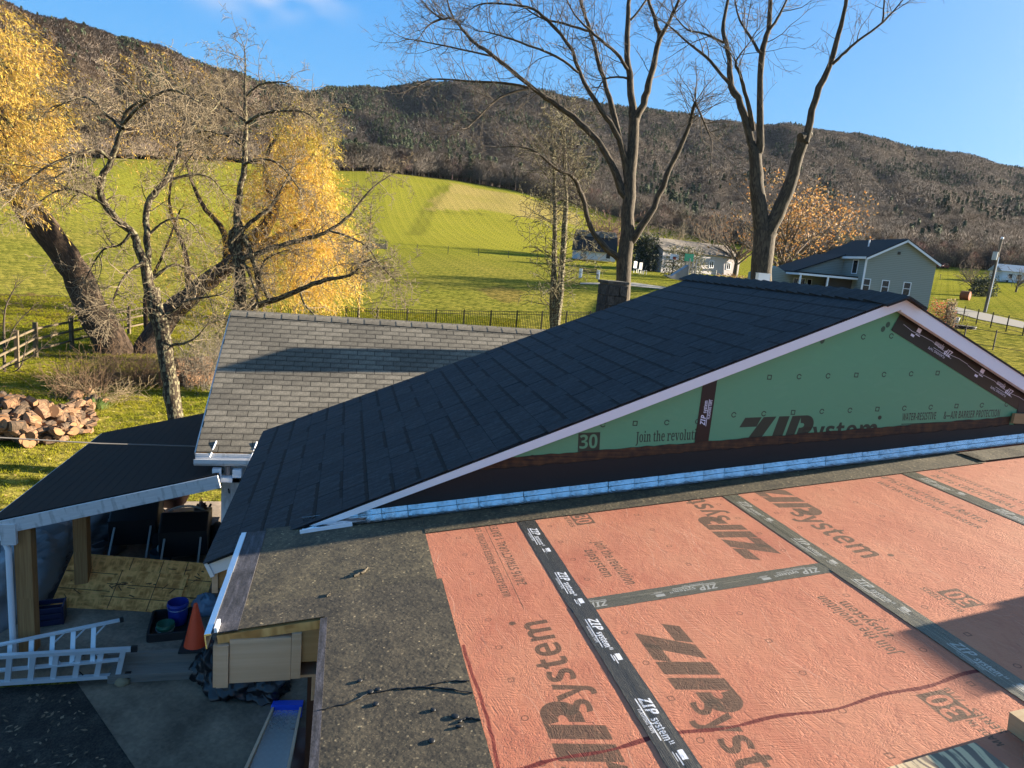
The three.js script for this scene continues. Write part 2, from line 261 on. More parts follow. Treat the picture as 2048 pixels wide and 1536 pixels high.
{
  const azs = [], rs = [0]; for (let a = -Math.PI; a < Math.PI - 1e-6;) { azs.push(a); a += a > A0 - 0.05 && a < A1 + 0.1 ? 0.0042 : 0.06; } 
  for (let r = 2; r < 4200; r *= r < 14 ? 1.12 : r < 420 ? 1.016 : 1.03) rs.push(r);
  const p = [], c = [], u = [], id = [], n = azs.length;
  for (const r of rs) for (const a of azs) { const x = Math.sin(a) * r, z = -Math.cos(a) * r; p.push(x, ground(x, z), z); c.push(...soil(x, z)); u.push(x, z); }
  for (let j = 0; j < rs.length - 1; j++) for (let i = 0; i < n; i++) { const a = j * n + i, b = j * n + (i + 1) % n; id.push(a, b, a + n, b, b + n, a + n); }
  const g = new THREE.BufferGeometry(); g.setAttribute('position', new THREE.Float32BufferAttribute(p, 3)); g.setAttribute('color', new THREE.Float32BufferAttribute(c, 3)); g.setAttribute('uv', new THREE.Float32BufferAttribute(u, 2)); g.setIndex(id); g.computeVertexNormals();
  struct('ground', g, new THREE.MeshPhysicalMaterial({ vertexColors: true, map: T.lawn, color: lin(2.1, 2.1, 2.1), roughness: 1, specularIntensity: 0 }));
}

// ---------------------------------------------------------------- the woods on the mountains: too many trees to count
function farTree(kind, seed, fine = 1) {
  const q = mulberry(seed), b = new MB(), r = (x, y) => x + q() * (y - x);
  if (kind === 'pine') {
    const dk = lin(0.045, 0.06, 0.034), lt = lin(0.085, 0.1, 0.05);
    b.spike(V(0, 0, 0), V(0, 1, 0), 0.03, lin(0.08, 0.06, 0.04));
    for (let k = 0; k < 110; k++) { const h = r(0.2, 0.98), w = (1 - h) * 0.3 + 0.04, an = r(0, 6.28), p = V(0, h, 0), e = V(Math.cos(an) * w, h - 0.05 - 0.05 * q(), Math.sin(an) * w); b.spike(p, e, r(0.03, 0.055), dk.clone().lerp(lt, q()), V(Math.cos(an), 0.5, Math.sin(an)).normalize()); }
  } else {
    const c0 = lin(0.15, 0.132, 0.115), c1 = lin(0.112, 0.102, 0.094);
    b.spike(V(0, 0, 0), V(r(-0.05, 0.05), 0.75, 0), 0.018, lin(0.14, 0.122, 0.105), V(0, 1, 0));
    for (let k = 0; k < 8 * Math.sqrt(fine); k++) { const an = r(0, 6.28), h = r(0.2, 0.5), w = r(0.15, 0.36); b.spike(V(0, h, 0), V(Math.cos(an) * w, h + r(0.2, 0.45), Math.sin(an) * w), 0.011 / Math.sqrt(fine), c1); }
    for (let k = 0; k < 230 * fine; k++) {
      const an = r(0, 6.28), h = r(0.2, 1), w = 0.5 * Math.sqrt(q()) * Math.sin(Math.min(1, (1.08 - h) * 1.5) * 1.57), s = V(Math.cos(an) * w, h * 0.94, Math.sin(an) * w);
      const e = s.clone().add(V(Math.cos(an) * r(0.02, 0.11), r(0.03, 0.12), Math.sin(an) * r(0.02, 0.11))); b.spike(s, e, r(0.005, 0.014) / Math.pow(fine, 0.8), c0.clone().lerp(c1, q()), V(s.x * 1.6, (s.y - 0.4) * 1.2 + 0.25, s.z * 1.6).normalize());
    }
  }
  return b.geo();
}
{
  const mat = std({ vertexColors: true, roughness: 1, side: THREE.DoubleSide });
  const kinds = [[farTree('bare', 11), 0], [farTree('bare', 12), 0], [farTree('bare', 13), 0], [farTree('pine', 14), 1], [farTree('pine', 15), 1], [farTree('bare', 16, 4), 0], [farTree('bare', 17, 4), 0]];
  rnd = mulberry(501); const lists = kinds.map(() => []);
  const m4 = new THREE.Matrix4(), q = new THREE.Quaternion(), col = new THREE.Color();
  for (let i = 0; i < 80000; i++) {
    const a = R(A0 * 0.8, A1 - 0.05), rc = pick(crestR, a), rm = pick(mtnR, a), t = R(), r = Math.sqrt(lerp(rc * rc, (rm * 1.04) * (rm * 1.04), t)) + R(0, 6), x = Math.sin(a) * r, z = -Math.cos(a) * r;
    if (r < rc + 2 && a < 0.3) continue;
    if (a > 0.27 && r < rc + 25 && R() < 0.5) continue;
    const px = fbm(a * 22, r / 110, 0, 510, 3), shadeZone = sstep(0.16, -0.02, Math.abs(a + 0.06) - 0.04) * sstep(600, 900, r), rim = sstep(0.9, 1, r / rm) * sstep(0.1, 0.25, a);
    const pine = R() < (px > 0.58 ? 0.38 : 0.03) + shadeZone * 0.35 + rim * 0.3;  // more pines added in this zone to darken the shaded slope
    const k = pine ? 3 + (R() * 2 | 0) : r < rc + 260 ? 5 + (R() * 2 | 0) : (R() * 3 | 0), h = pine ? R(9, 15) : R(8, 13), wd = h * R(1.0, 1.45);
    m4.compose(V(x, ground(x, z) - 0.4, z), q.setFromAxisAngle(V(0, 1, 0), R(6.28)), V(wd, h, wd));
    const v = fbm(a * 60, r / 40, 0, 520, 2), tone = R(0.78, 1.12), warm = a < -0.05 && r < 900 ? 1.25 : 1; lists[k].push([m4.clone(), pine ? lin(tone, tone * 1.05, tone) : lin(tone * (0.85 + 0.5 * v) * warm, tone * (0.88 + 0.36 * v) * (0.5 + warm / 2), tone * (0.95 + 0.15 * v))]);
  }
  kinds.forEach(([g], k) => {
    const im = new THREE.InstancedMesh(g, mat, lists[k].length); lists[k].forEach(([m, c], i) => { im.setMatrixAt(i, m); im.setColorAt(i, c); });
    const ev = k === 3 || k === 4; im.name = numbered(ev ? 'evergreen_forest' : 'bare_forest'); setTag(stuff(im), ev ? 'dark evergreen trees scattered through the wooded mountain' : 'grey brown leafless woods covering the mountain sides', 'forest', ev ? 'evergreens on the mountain' : 'leafless woods on the mountain'); scene.add(im);
  });
}
// ---------------------------------------------------------------- the house under repair
const LOW = 0.124, LY = 5.0275, lowY = x => LY + LOW * x, LA = Math.atan(LOW), LC = 1 / Math.cos(LA);
const ZW = -3.70;                                    // plane of the gable wall
const XE = -0.66, YE = 4.8185, MS = 0.4195, XR = 3.381, YR = YE + MS * (XR - XE), ZN = -3.643, ZF = -6.277, MA = Math.atan(MS), ML = (XR - XE) / Math.cos(MA);
const house = thing('house', 'house under repair with dark gable roof, green wall sheathing and bare red porch roof panels', 'house', V(0, 0, 0));
const charcoal = [lin(0.075, 0.085, 0.095), lin(0.085, 0.092, 0.102), lin(0.066, 0.076, 0.09), lin(0.095, 0.1, 0.105)].map(c => std({ color: c, map: T.shing, roughness: 0.9, bumpMap: T.grain, bumpScale: 0.0015 }));
{ // walls below the roofs
  const siding = M.white;
  part(house, 'wall', merge([bx(-0.13, 7.0, 0, 4.68, -6.15, -3.76), bx(0.35, 6.6, 0, 4.86, -3.759, 3.4)]), std({ color: lin(0.075, 0.03, 0.02), map: T.paint, roughness: 0.6 }));
  part(house, 'rear_wing', bx(1.2, 8.4, 0, 4.6, -10.3, -6.16), siding);
}
function lowBox(x0, x1, h0, h1, z0, z1) { return bx(x0 * LC, x1 * LC, h0, h1, z0, z1); }   // in the frame of the low roof: along the slope, above it
const lowRoof = part(house, 'porch_roof', merge([lowBox(-0.45, 6, -0.05, -0.0125, ZW, -2.68), lowBox(-0.03, 6, -0.05, -0.0125, -2.679, 3.2)]), M.osb, V(0, LY, 0), [0, 0, LA]);

// print on the roof panels, drawn in metres: z to the right, up the slope upward
const SC = 620;
function panelMat(x0, x1, z0, z1, draw) {
  const L = z1 - z0, w = Math.round(L * SC), h = Math.round((x1 - x0) * SC), cv = document.createElement('canvas'); cv.width = w; cv.height = h;
  const c = cv.getContext('2d'), q = mulberry(Math.round(x0 * 100 - z0 * 1000) + 77);
  c.fillStyle = '#d08968'; c.fillRect(0, 0, w, h);
  for (let k = 0; k < 2600; k++) { // flakes of the board showing through the red overlay
    const x = q() * w, y = q() * h, l = 12 + q() * 70, a = (q() - 0.5) * 1.5; c.globalAlpha = 0.05 + q() * 0.13; c.strokeStyle = ['#e2a582', '#b86b50', '#c97757', '#dc9673', '#a95f48'][q() * 5 | 0]; c.lineWidth = 2 + q() * 12; c.beginPath(); c.moveTo(x, y); c.lineTo(x + Math.cos(a) * l, y + Math.sin(a) * l); c.stroke();
  }
  for (let k = 0; k < 46; k++) { // dusty and trodden patches
    const x = q() * w, y = q() * h, r = 30 + q() * 150, col = q() > 0.45 ? '226,178,138' : '168,88,66'; const g = c.createRadialGradient(x, y, r * 0.1, x, y, r); g.addColorStop(0, `rgba(${col},${0.10 + 0.12 * q()})`); g.addColorStop(1, `rgba(${col},0)`); c.globalAlpha = 1; c.fillStyle = g; c.fillRect(x - r, y - r, 2 * r, 2 * r);
  }
  for (let k = 0; k < 900; k++) { c.globalAlpha = 0.35 * q(); c.fillStyle = q() > 0.5 ? '#efc5a4' : '#8c4b38'; c.fillRect(q() * w, q() * h, 1 + q() * 3, 1 + q() * 2); }
  c.globalAlpha = 1; c.lineCap = 'round';
  for (let k = 0; k < 110; k++) { const x = q() * w, y = q() * h; c.globalAlpha = 0.12 + 0.3 * q(); c.strokeStyle = '#f6d8bd'; c.lineWidth = 0.8 + q() * 1.2; c.beginPath(); c.moveTo(x, y); c.quadraticCurveTo(x + q() * 90, y + (q() - 0.5) * 50, x + 60 + q() * 160, y + (q() - 0.5) * 90); c.stroke(); }
  for (let k = 0; k < 40; k++) { c.globalAlpha = 0.5; c.strokeStyle = '#6b3626'; c.lineWidth = 1.5; const x = q() * w, y = q() * h, l = 4 + q() * 16, a = q() * 3; c.beginPath(); c.moveTo(x, y); c.lineTo(x + Math.cos(a) * l, y + Math.sin(a) * l * 0.5); c.stroke(); }
  c.globalAlpha = 1;
  const X = z => (z - z0) * SC, Y = x => (x1 - x) * SC, ink = 'rgba(84,68,50,0.80)';
  const at = (x, z, dir, f) => { c.save(); c.translate(X(z), Y(x)); if (dir < 0) c.rotate(Math.PI); f(); c.restore(); };
  const text = (s, x, z, dir, hh, len, font = 'bold', col = ink) => at(x, z, dir, () => { c.font = `${font} 100px sans-serif`; c.fillStyle = col; const m = c.measureText(s).width; c.scale(len * SC / m, hh * SC / 72); c.fillText(s, 0, 0); });
  const logo = (x, z, dir, k = 1) => at(x, z, dir, () => { zipLogo(c, SC * k, ink); });
  const box30 = (x, z, dir) => at(x, z, dir, () => { c.fillStyle = ink; c.fillRect(0, -0.105 * SC, 0.135 * SC, 0.105 * SC); c.fillStyle = '#cf8767'; c.font = '100px sans-serif'; c.save(); c.scale(0.115 * SC / 112, 0.085 * SC / 72); c.font = 'bold 100px sans-serif'; c.fillText('30', 8, -9); c.restore(); });
  const nails = () => { for (let a = z0 + 0.03; a < z1; a += 0.2) for (let r = 0; r < 3; r++) { const y = Y(x0 + 0.1 + r * 0.49), x = X(a); c.strokeStyle = 'rgba(80,55,42,0.75)'; c.lineWidth = 2; if ((r + Math.round(a * 5)) % 3) { c.beginPath(); c.arc(x, y, 7, 0, 6.28); c.stroke(); } else c.strokeRect(x - 6, y - 6, 12, 12); } };
  // a thin, slightly wavy dark red line drawn across the boards
  const redLine = (xa, xb, z) => { c.strokeStyle = 'rgba(112,30,22,0.88)'; const n = 70; for (let k = 0; k < n; k++) { const x = lerp(xa, xb, k / n), zz = z + 0.012 * Math.sin(x * 5) + 0.008 * Math.sin(x * 17); c.lineWidth = 5 + 6 * vnoise(x * 30, 1, 0, 3); c.beginPath(); c.moveTo(X(zz), Y(x)); c.lineTo(X(z + 0.012 * Math.sin((x + 0.03) * 5) + 0.008 * Math.sin((x + 0.03) * 17)), Y(x + (xb - xa) / n)); c.stroke(); } };
  nails(); draw({ text, logo, box30, redLine, c, X, Y, ink });
  for (let k = 0; k < 1500; k++) { const x = q() * w, y = q() * h; c.globalAlpha = 0.30; c.strokeStyle = '#d08968'; c.lineWidth = 1 + q() * 1.5; const a = (q() - 0.5) * 1.2, l = 8 + q() * 22; c.beginPath(); c.moveTo(x, y); c.lineTo(x + Math.cos(a) * l, y + Math.sin(a) * l); c.stroke(); }
  c.globalAlpha = 1;
  const t = new THREE.CanvasTexture(cv); t.colorSpace = THREE.SRGBColorSpace; t.anisotropy = 8;
  const b = T.emb.clone(); b.repeat.set(L / 0.5, (x1 - x0) / 0.5); b.needsUpdate = true;
  return std({ map: t, bumpMap: b, bumpScale: 0.0019, roughness: 0.8, color: lin(0.70, 0.62, 0.59) });
}
function zipLogo(c, S, ink) { // bold slanted ZIP, then a lighter 'system', about 1.05 m long at S pixels a metre
  c.save(); c.scale(S, S); c.fillStyle = ink;
  const P = (...a) => { c.beginPath(); a.forEach(([x, y], i) => i ? c.lineTo(x, -y) : c.moveTo(x, -y)); c.closePath(); c.fill(); };
  P([0.02, 0.125], [0.055, 0.185], [0.17, 0.185], [0.14, 0.125]); P([0.185, 0.185], [0.275, 0.185], [0.145, 0.0], [0.05, 0.0]); P([0.15, 0.055], [0.26, 0.055], [0.225, 0.0], [0.115, 0.0]);
  P([0.295, 0.185], [0.37, 0.185], [0.315, 0.0], [0.24, 0.0]);
  P([0.39, 0.185], [0.455, 0.185], [0.4, 0.0], [0.335, 0.0]);
  c.beginPath(); c.moveTo(0.45, -0.185); c.lineTo(0.49, -0.185); c.bezierCurveTo(0.58, -0.185, 0.57, -0.05, 0.46, -0.055); c.lineTo(0.43, -0.055); c.lineTo(0.445, -0.105); c.bezierCurveTo(0.49, -0.1, 0.495, -0.14, 0.455, -0.135); c.closePath(); c.fill();
  c.save(); c.translate(0.465, -0.012); c.scale(0.56 / 330, 0.13 / 74); c.font = 'bold 100px sans-serif'; c.fillText('system', 0, 0); c.restore();
  c.beginPath(); c.arc(1.045, -0.15, 0.014, 0, 6.28); c.fill(); c.restore();
}
function roofPanel(x0, x1, z0, z1, draw) {
  const g = new THREE.BoxGeometry((x1 - x0) * LC, 0.012, z1 - z0), p = g.attributes.position, uv = g.attributes.uv; g.translate((x0 + x1) / 2 * LC, -0.006, (z0 + z1) / 2);
  for (let i = 0; i < p.count; i++) uv.setXY(i, (p.getZ(i) - z0) / (z1 - z0), (p.getX(i) - x0 * LC) / ((x1 - x0) * LC));
  return part(lowRoof, 'sheathing_panel', g, panelMat(x0, x1, z0, z1, draw));
}
const XT = [0.9941, 2.204, 3.414, 4.624], GAP = 0.0016;
roofPanel(0.02, XT[0] - GAP, ZW, -1.262, d => { d.logo(0.845, -1.37, -1); d.text('24/16 STRUCTURAL 1 RATED', 0.83, -2.7, -1, 0.045, 0.68, 'bold'); d.text('WATER-RESISTIVE  BARRIER SHEATHING  EXP 1', 0.74, -2.62, -1, 0.035, 0.78, 'bold'); d.c.strokeStyle = d.ink; d.c.lineWidth = 2; d.c.beginPath(); d.c.moveTo(d.X(-2.5), d.Y(0.765)); d.c.lineTo(d.X(-3.45), d.Y(0.765)); d.c.stroke(); d.redLine(0.5, XT[0], -1.665);
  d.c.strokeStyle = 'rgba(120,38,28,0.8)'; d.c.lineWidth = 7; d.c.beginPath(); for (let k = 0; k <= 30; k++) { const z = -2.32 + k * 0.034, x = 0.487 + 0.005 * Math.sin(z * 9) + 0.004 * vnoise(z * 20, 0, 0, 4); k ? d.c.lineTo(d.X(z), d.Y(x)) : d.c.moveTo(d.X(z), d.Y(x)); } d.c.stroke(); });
roofPanel(0.02, XT[0] - GAP, -1.259, 1.18, d => { });
roofPanel(XT[0] + GAP, XT[1] - GAP, -2.4634, -0.025, d => { d.logo(1.13, -2.27, 1); d.text('Join the revolution', 1.99, -1.84, -1, 0.052, 0.42, 'bold'); d.text('zipsystem', 2.045, -1.93, -1, 0.048, 0.27, 'bold'); d.box30(1.965, -1.5, -1); d.text('SERIES · 7/16', 1.99, -1.42, -1, 0.03, 0.22); d.text('MADE IN U.S.A.', 1.935, -1.38, -1, 0.025, 0.2); d.redLine(XT[0], XT[1], -1.665); });
roofPanel(XT[0] + GAP, XT[1] - GAP, ZW, -2.4666, d => { d.logo(2.045, -2.59, -1); d.box30(1.235, -3.37, 1); d.text('SERIES', 1.20, -3.38, 1, 0.025, 0.16); d.text('Join the revolution', 1.245, -3.02, 1, 0.055, 0.45); d.text('zipsystem', 1.175, -2.95, 1, 0.05, 0.29); });
roofPanel(XT[1] + GAP, XT[2] - GAP, ZW, -1.28, d => { d.logo(2.36, -3.53, 1); d.box30(2.545, -2.02, -1); d.text('SERIES · 7/16', 2.40, -2.2, 1, 0.03, 0.2); d.text('24/16 STRUCTURAL 1 RATED', 3.20, -3.4, 1, 0.05, 0.75); d.text('WATER-RESISTIVE BARRIER', 3.12, -3.3, 1, 0.035, 0.7); });
roofPanel(XT[1] + GAP, XT[2] - GAP, -1.277, 1.1, d => { });
roofPanel(XT[2] + GAP, XT[3] - GAP, ZW, -1.9, d => { d.text('WATER-RESISTIVE BARRIER SHEATHING', 3.6, -3.45, 1, 0.04, 0.9); d.text('24/16 STRUCTURAL 1 RATED', 3.5, -3.3, 1, 0.05, 0.8); d.logo(3.9, -3.0, 1); });
roofPanel(XT[2] + GAP, XT[3] - GAP, -1.897, 0.5, d => { });
roofPanel(XT[3] + GAP, 5.83, ZW, -0.9, d => { });

// seam tape with its repeated white print
function tapeMat(len, wid, paled, rev) {
  const S = 760, w = Math.round(Math.min(2048, len * S)), h = 72, cv = document.createElement('canvas'); cv.width = w; cv.height = h; const c = cv.getContext('2d'), q = mulberry(Math.round(len * 97)), k0 = w / len;
  c.fillStyle = paled ? '#5c5a50' : '#33322f'; c.fillRect(0, 0, w, h);  // the lighter variant has glare painted into its tape colour
  for (let k = 0; k < w * 1.2; k++) { c.globalAlpha = 0.25 * q(); c.fillStyle = q() > 0.5 ? '#8a8674' : '#161615'; c.fillRect(q() * w, q() * h, 1 + q() * 9, 1 + q() * 3); }
  c.globalAlpha = 1;
  const step = 0.5 * k0;
  for (let x = 0.1 * k0; x < w; x += step) {
    c.save(); c.translate(x, h / 2); if (rev) c.rotate(Math.PI); c.globalAlpha = paled ? 0.55 : 0.85; c.fillStyle = '#e4e6ee';
    c.font = 'italic bold 42px sans-serif'; c.save(); c.scale(0.10 * k0 / 76, 1); c.fillText('ZIP', 0, 8); c.restore(); c.save(); c.translate(0.102 * k0, 8); c.font = 'bold 29px sans-serif'; c.scale(0.10 * k0 / 96, 1); c.fillText('system', 0, 0); c.restore();
    c.fillRect(0, 13, 0.2 * k0, 3); c.font = '11px sans-serif'; c.fillText('FLASHING TAPE', 0.05 * k0, 25);
    c.fillRect(0.25 * k0, -20, 0.04 * k0, 15); c.fillRect(0.258 * k0, -2, 0.05 * k0, 3); c.fillRect(0.25 * k0, 4, 0.04 * k0, 3); c.fillRect(0.21 * k0, -12, 0.004 * k0, 12); c.fillRect(0.218 * k0, -12, 0.004 * k0, 12);
    c.restore();
  }
  for (let k = 0; k < 9; k++) { const y = h * (0.3 + 0.4 * q()); c.globalAlpha = 0.5; c.strokeStyle = q() > 0.4 ? '#15140f' : '#c3bda9'; c.lineWidth = 1.4; c.beginPath(); c.moveTo(q() * w, y); c.lineTo(q() * w, y + (q() - 0.5) * 8); c.stroke(); }
  const t = new THREE.CanvasTexture(cv); t.colorSpace = THREE.SRGBColorSpace; t.anisotropy = 8;
  return std({ map: t, roughness: 0.5, color: paled ? lin(0.9, 0.86, 0.76) : lin(1, 1, 1), bumpMap: T.speckB, bumpScale: 0.001 });
}
function strip(pts, wid, lift, wob, seed) {  // a slightly wrinkled tape along a list of points (x, z) on the low roof
  const [a, b] = pts, L = Math.hypot(b[0] - a[0], b[1] - a[1]), n = Math.ceil(L / 0.03), p = [], u = [], id = [], dx = (b[0] - a[0]) / L, dz = (b[1] - a[1]) / L, m = 6;
  for (let i = 0; i <= n; i++) for (let j = 0; j <= m; j++) {
    const s = i / n * L, e = (j / m - 0.5) * wid * (1 + (j === 0 || j === m ? 0.05 * (vnoise(s * 22, j, 0, seed) - 0.5) : 0)), wr = wob * Math.max(0, 1 - Math.abs(e - 0.012 * Math.sin(s * 3 + seed) + 0.006) / 0.01) * vnoise(s * 4, 0, 0, seed + 3);
    p.push((a[0] + dx * s - dz * e) * LC, lift + wr, a[1] + dz * s + dx * e); u.push(s / L, 1 - j / m);
  }
  for (let i = 0; i < n; i++) for (let j = 0; j < m; j++) { const o = i * (m + 1) + j; id.push(o, o + 1, o + m + 1, o + 1, o + m + 2, o + m + 1); }
  const g = new THREE.BufferGeometry(); g.setAttribute('position', new THREE.Float32BufferAttribute(p, 3)); g.setAttribute('uv', new THREE.Float32BufferAttribute(u, 2)); g.setIndex(id); g.computeVertexNormals(); return g;
}
const TW = 0.093;
part(lowRoof, 'seam_tape', strip([[XT[0], -3.37], [XT[0], -2.42]], TW, 0.0016, 0.0012, 1), tapeMat(0.95, TW, false, false));
part(lowRoof, 'seam_tape', strip([[XT[0] + 0.004, -2.46], [XT[0] + 0.008, 0.6]], TW, 0.0030, 0.004, 2), tapeMat(3.06, TW, false, false));
part(lowRoof, 'seam_tape', strip([[XT[1], -3.37], [XT[1], -2.38]], TW, 0.0016, 0.0015, 3), tapeMat(0.99, TW, true, false));
part(lowRoof, 'seam_tape', strip([[XT[1] - 0.003, -2.44], [XT[1], 0.6]], TW, 0.0030, 0.004, 4), tapeMat(3.04, TW, true, false));
part(lowRoof, 'seam_tape', strip([[XT[2], -3.37], [XT[2], 0.4]], TW, 0.0016, 0.002, 5), tapeMat(3.77, TW, true, false));
part(lowRoof, 'seam_tape', strip([[XT[0] + 0.02, -2.465], [XT[1] - 0.02, -2.465]], TW, 0.0010, 0.001, 6), tapeMat(1.17, TW, true, true));

// self-adhered granular membrane along the eave and the wall
const memb = std({ map: T.speck, roughness: 0.8, bumpMap: T.speckB, bumpScale: 0.0010, color: lin(1.2, 1.12, 0.84) }), membB = std({ map: T.speck, roughness: 0.8, bumpMap: T.speckB, bumpScale: 0.0010, color: lin(0.98, 0.91, 0.73) });
const eaveStrip = std({ map: T.strip, roughness: 0.75, bumpMap: T.grain, bumpScale: 0.0008, color: lin(1.7, 1.6, 1.6) });
function sheet(x0, x1, z0, z1, lift, amp, seed) {
  const nx = Math.ceil((x1 - x0) / 0.035), nz = Math.ceil((z1 - z0) / 0.05), g = new THREE.PlaneGeometry((x1 - x0) * LC, z1 - z0, nx, nz); g.rotateX(-Math.PI / 2); g.translate((x0 + x1) / 2 * LC, lift, (z0 + z1) / 2);
  const p = g.attributes.position; for (let i = 0; i < p.count; i++) { const x = p.getX(i), z = p.getZ(i), ed = Math.min(1, (x - x0 * LC) / 0.06, (x1 * LC - x) / 0.06, (z - z0) / 0.06, (z1 - z) / 0.06); p.setY(i, lift + amp * Math.max(0, ed) * Math.max(0, fbm(x * 5, z * 5, 0, seed, 3) - 0.42) * 3); }
  g.computeVertexNormals(); return buv(g);
}
part(lowRoof, 'membrane', sheet(-0.372, 0.4514, -3.69, -2.775, 0.0018, 0.002, 600), memb);
part(lowRoof, 'membrane', merge([sheet(-0.372, -0.0335, -2.86, -2.675, 0.0044, 0.0006, 604), sheet(-0.0335, 0.472, -2.86, 2.2, 0.0044, 0.002, 601)]), membB);
part(lowRoof, 'membrane', sheet(0.4518, 4.0, -3.69, -3.37, 0.0046, 0.002, 602), memb);
part(lowRoof, 'membrane', sheet(3.98, 6, -3.565, -3.385, 0.012, 0.005, 603), memb);
part(lowRoof, 'starter_strip', lowBox(-0.478, -0.368, 0.001, 0.0055, -3.66, -2.672), eaveStrip);
part(lowRoof, 'starter_strip', lowBox(-0.05, -0.022, 0.001, 0.0062, -2.664, 2.2), eaveStrip);
{ // drip edge: a bent length of bright metal along the eave
  const s = lowBox(-0.492, -0.468, 0.002, 0.0085, -3.66, -2.665), f = lowBox(-0.4925, -0.488, -0.055, 0.002, -3.66, -2.665);
  part(lowRoof, 'drip_edge', merge([s, f]), M.alu); part(lowRoof, 'drip_edge', lowBox(-0.493, -0.466, 0.004, 0.011, -3.62, -3.2), M.alu);
  part(lowRoof, 'drip_edge', lowBox(-0.455, -0.443, 0.006, 0.026, -2.74, -2.67), M.trim);
}
{ // torn slits, tar lines and scraps on the membrane
  const tar = std({ color: lin(0.008, 0.008, 0.008), roughness: 0.5 });
  const line = (pts, r) => { const b = new MB(); const fine = []; for (let i = 0; i < pts.length - 1; i++) for (let k = 0; k < 6; k++) { const t = k / 6; fine.push(V((lerp(pts[i][0], pts[i + 1][0], t)) * LC, 0.007, lerp(pts[i][1], pts[i + 1][1], t) + R(-0.004, 0.004))); } const e = pts[pts.length - 1]; fine.push(V(e[0] * LC, 0.007, e[1])); b.tube(fine, fine.map(() => r * R(0.6, 1.3)), 6); return b.geo(); };
  rnd = mulberry(33);
  part(lowRoof, 'tar_line', line([[-0.03, -2.08], [0.07, -2.09], [0.13, -2.125], [0.22, -2.12], [0.3, -2.11], [0.38, -2.082], [0.468, -2.03]], 0.0024), tar);
  part(lowRoof, 'tar_line', line([[0.3, -2.11], [0.38, -2.118], [0.469, -2.095]], 0.002), tar);
  part(lowRoof, 'tar_line', line([[0.4, -1.9], [0.43, -1.915], [0.47, -1.89]], 0.003), tar);
  for (const [x, z] of [[0.135, -2.13], [0.16, -2.135], [0.33, -1.98], [0.395, -1.93], [0.40, -1.88], [0.15, -2.06], [0.1, -2.2], [0.31, -1.84]]) { const g = new THREE.IcosahedronGeometry(1, 1); g.scale(R(0.006, 0.012), 0.004, R(0.008, 0.018)); part(lowRoof, 'tar_scrap', g, tar, V(x * LC, 0.008, z), [0, R(3), 0]); }
  part(lowRoof, 'wrinkle', line([[0.085, -2.995], [0.13, -3.02], [0.15, -3.06]], 0.006), membB); part(lowRoof, 'wrinkle', line([[-0.03, -2.84], [-0.015, -2.86]], 0.005), membB);
}
{ // boxed eave return, facing the yard
  const z = -2.672; const B = (n, x0, x1, y0, y1, z0, z1, m = M.pale) => part(house, n, bx(x0, x1, y0, y1, z0, z1), m);
  B('eave_board', -0.447, -0.402, 4.735, lowY(-0.42) - 0.055, z - 0.03, z + 0.008); B('eave_panel', -0.3985, -0.162, 4.748, lowY(-0.28) - 0.052, z - 0.03, z); B('eave_board', -0.1605, -0.122, 4.755, lowY(-0.14) - 0.052, z - 0.03, z + 0.004);
  B('eave_beam', -0.121, 0.3, 4.82, lowY(-0.05) - 0.055, z - 0.045, z - 0.012, M.wood); B('soffit', -0.447, 0.3, 4.735, 4.747, -3.6, z - 0.031, M.pale); B('fascia', -0.46, -0.448, 4.735, lowY(-0.45) - 0.05, -3.62, z + 0.002, M.pale);
  B('fascia', -0.036, -0.031, lowY(-0.03) - 0.11, lowY(-0.03) - 0.012, -2.66, 2.2, M.black);
  const s = slab([[0, 0], [0.04, 0], [0.045, 0.2], [0.02, 0.3], [0, 0.3]], 0.05, 0.003); const bp = atZ(624, 1388, -3.4); part(house, 'bracket', s, M.pale, bp);
}

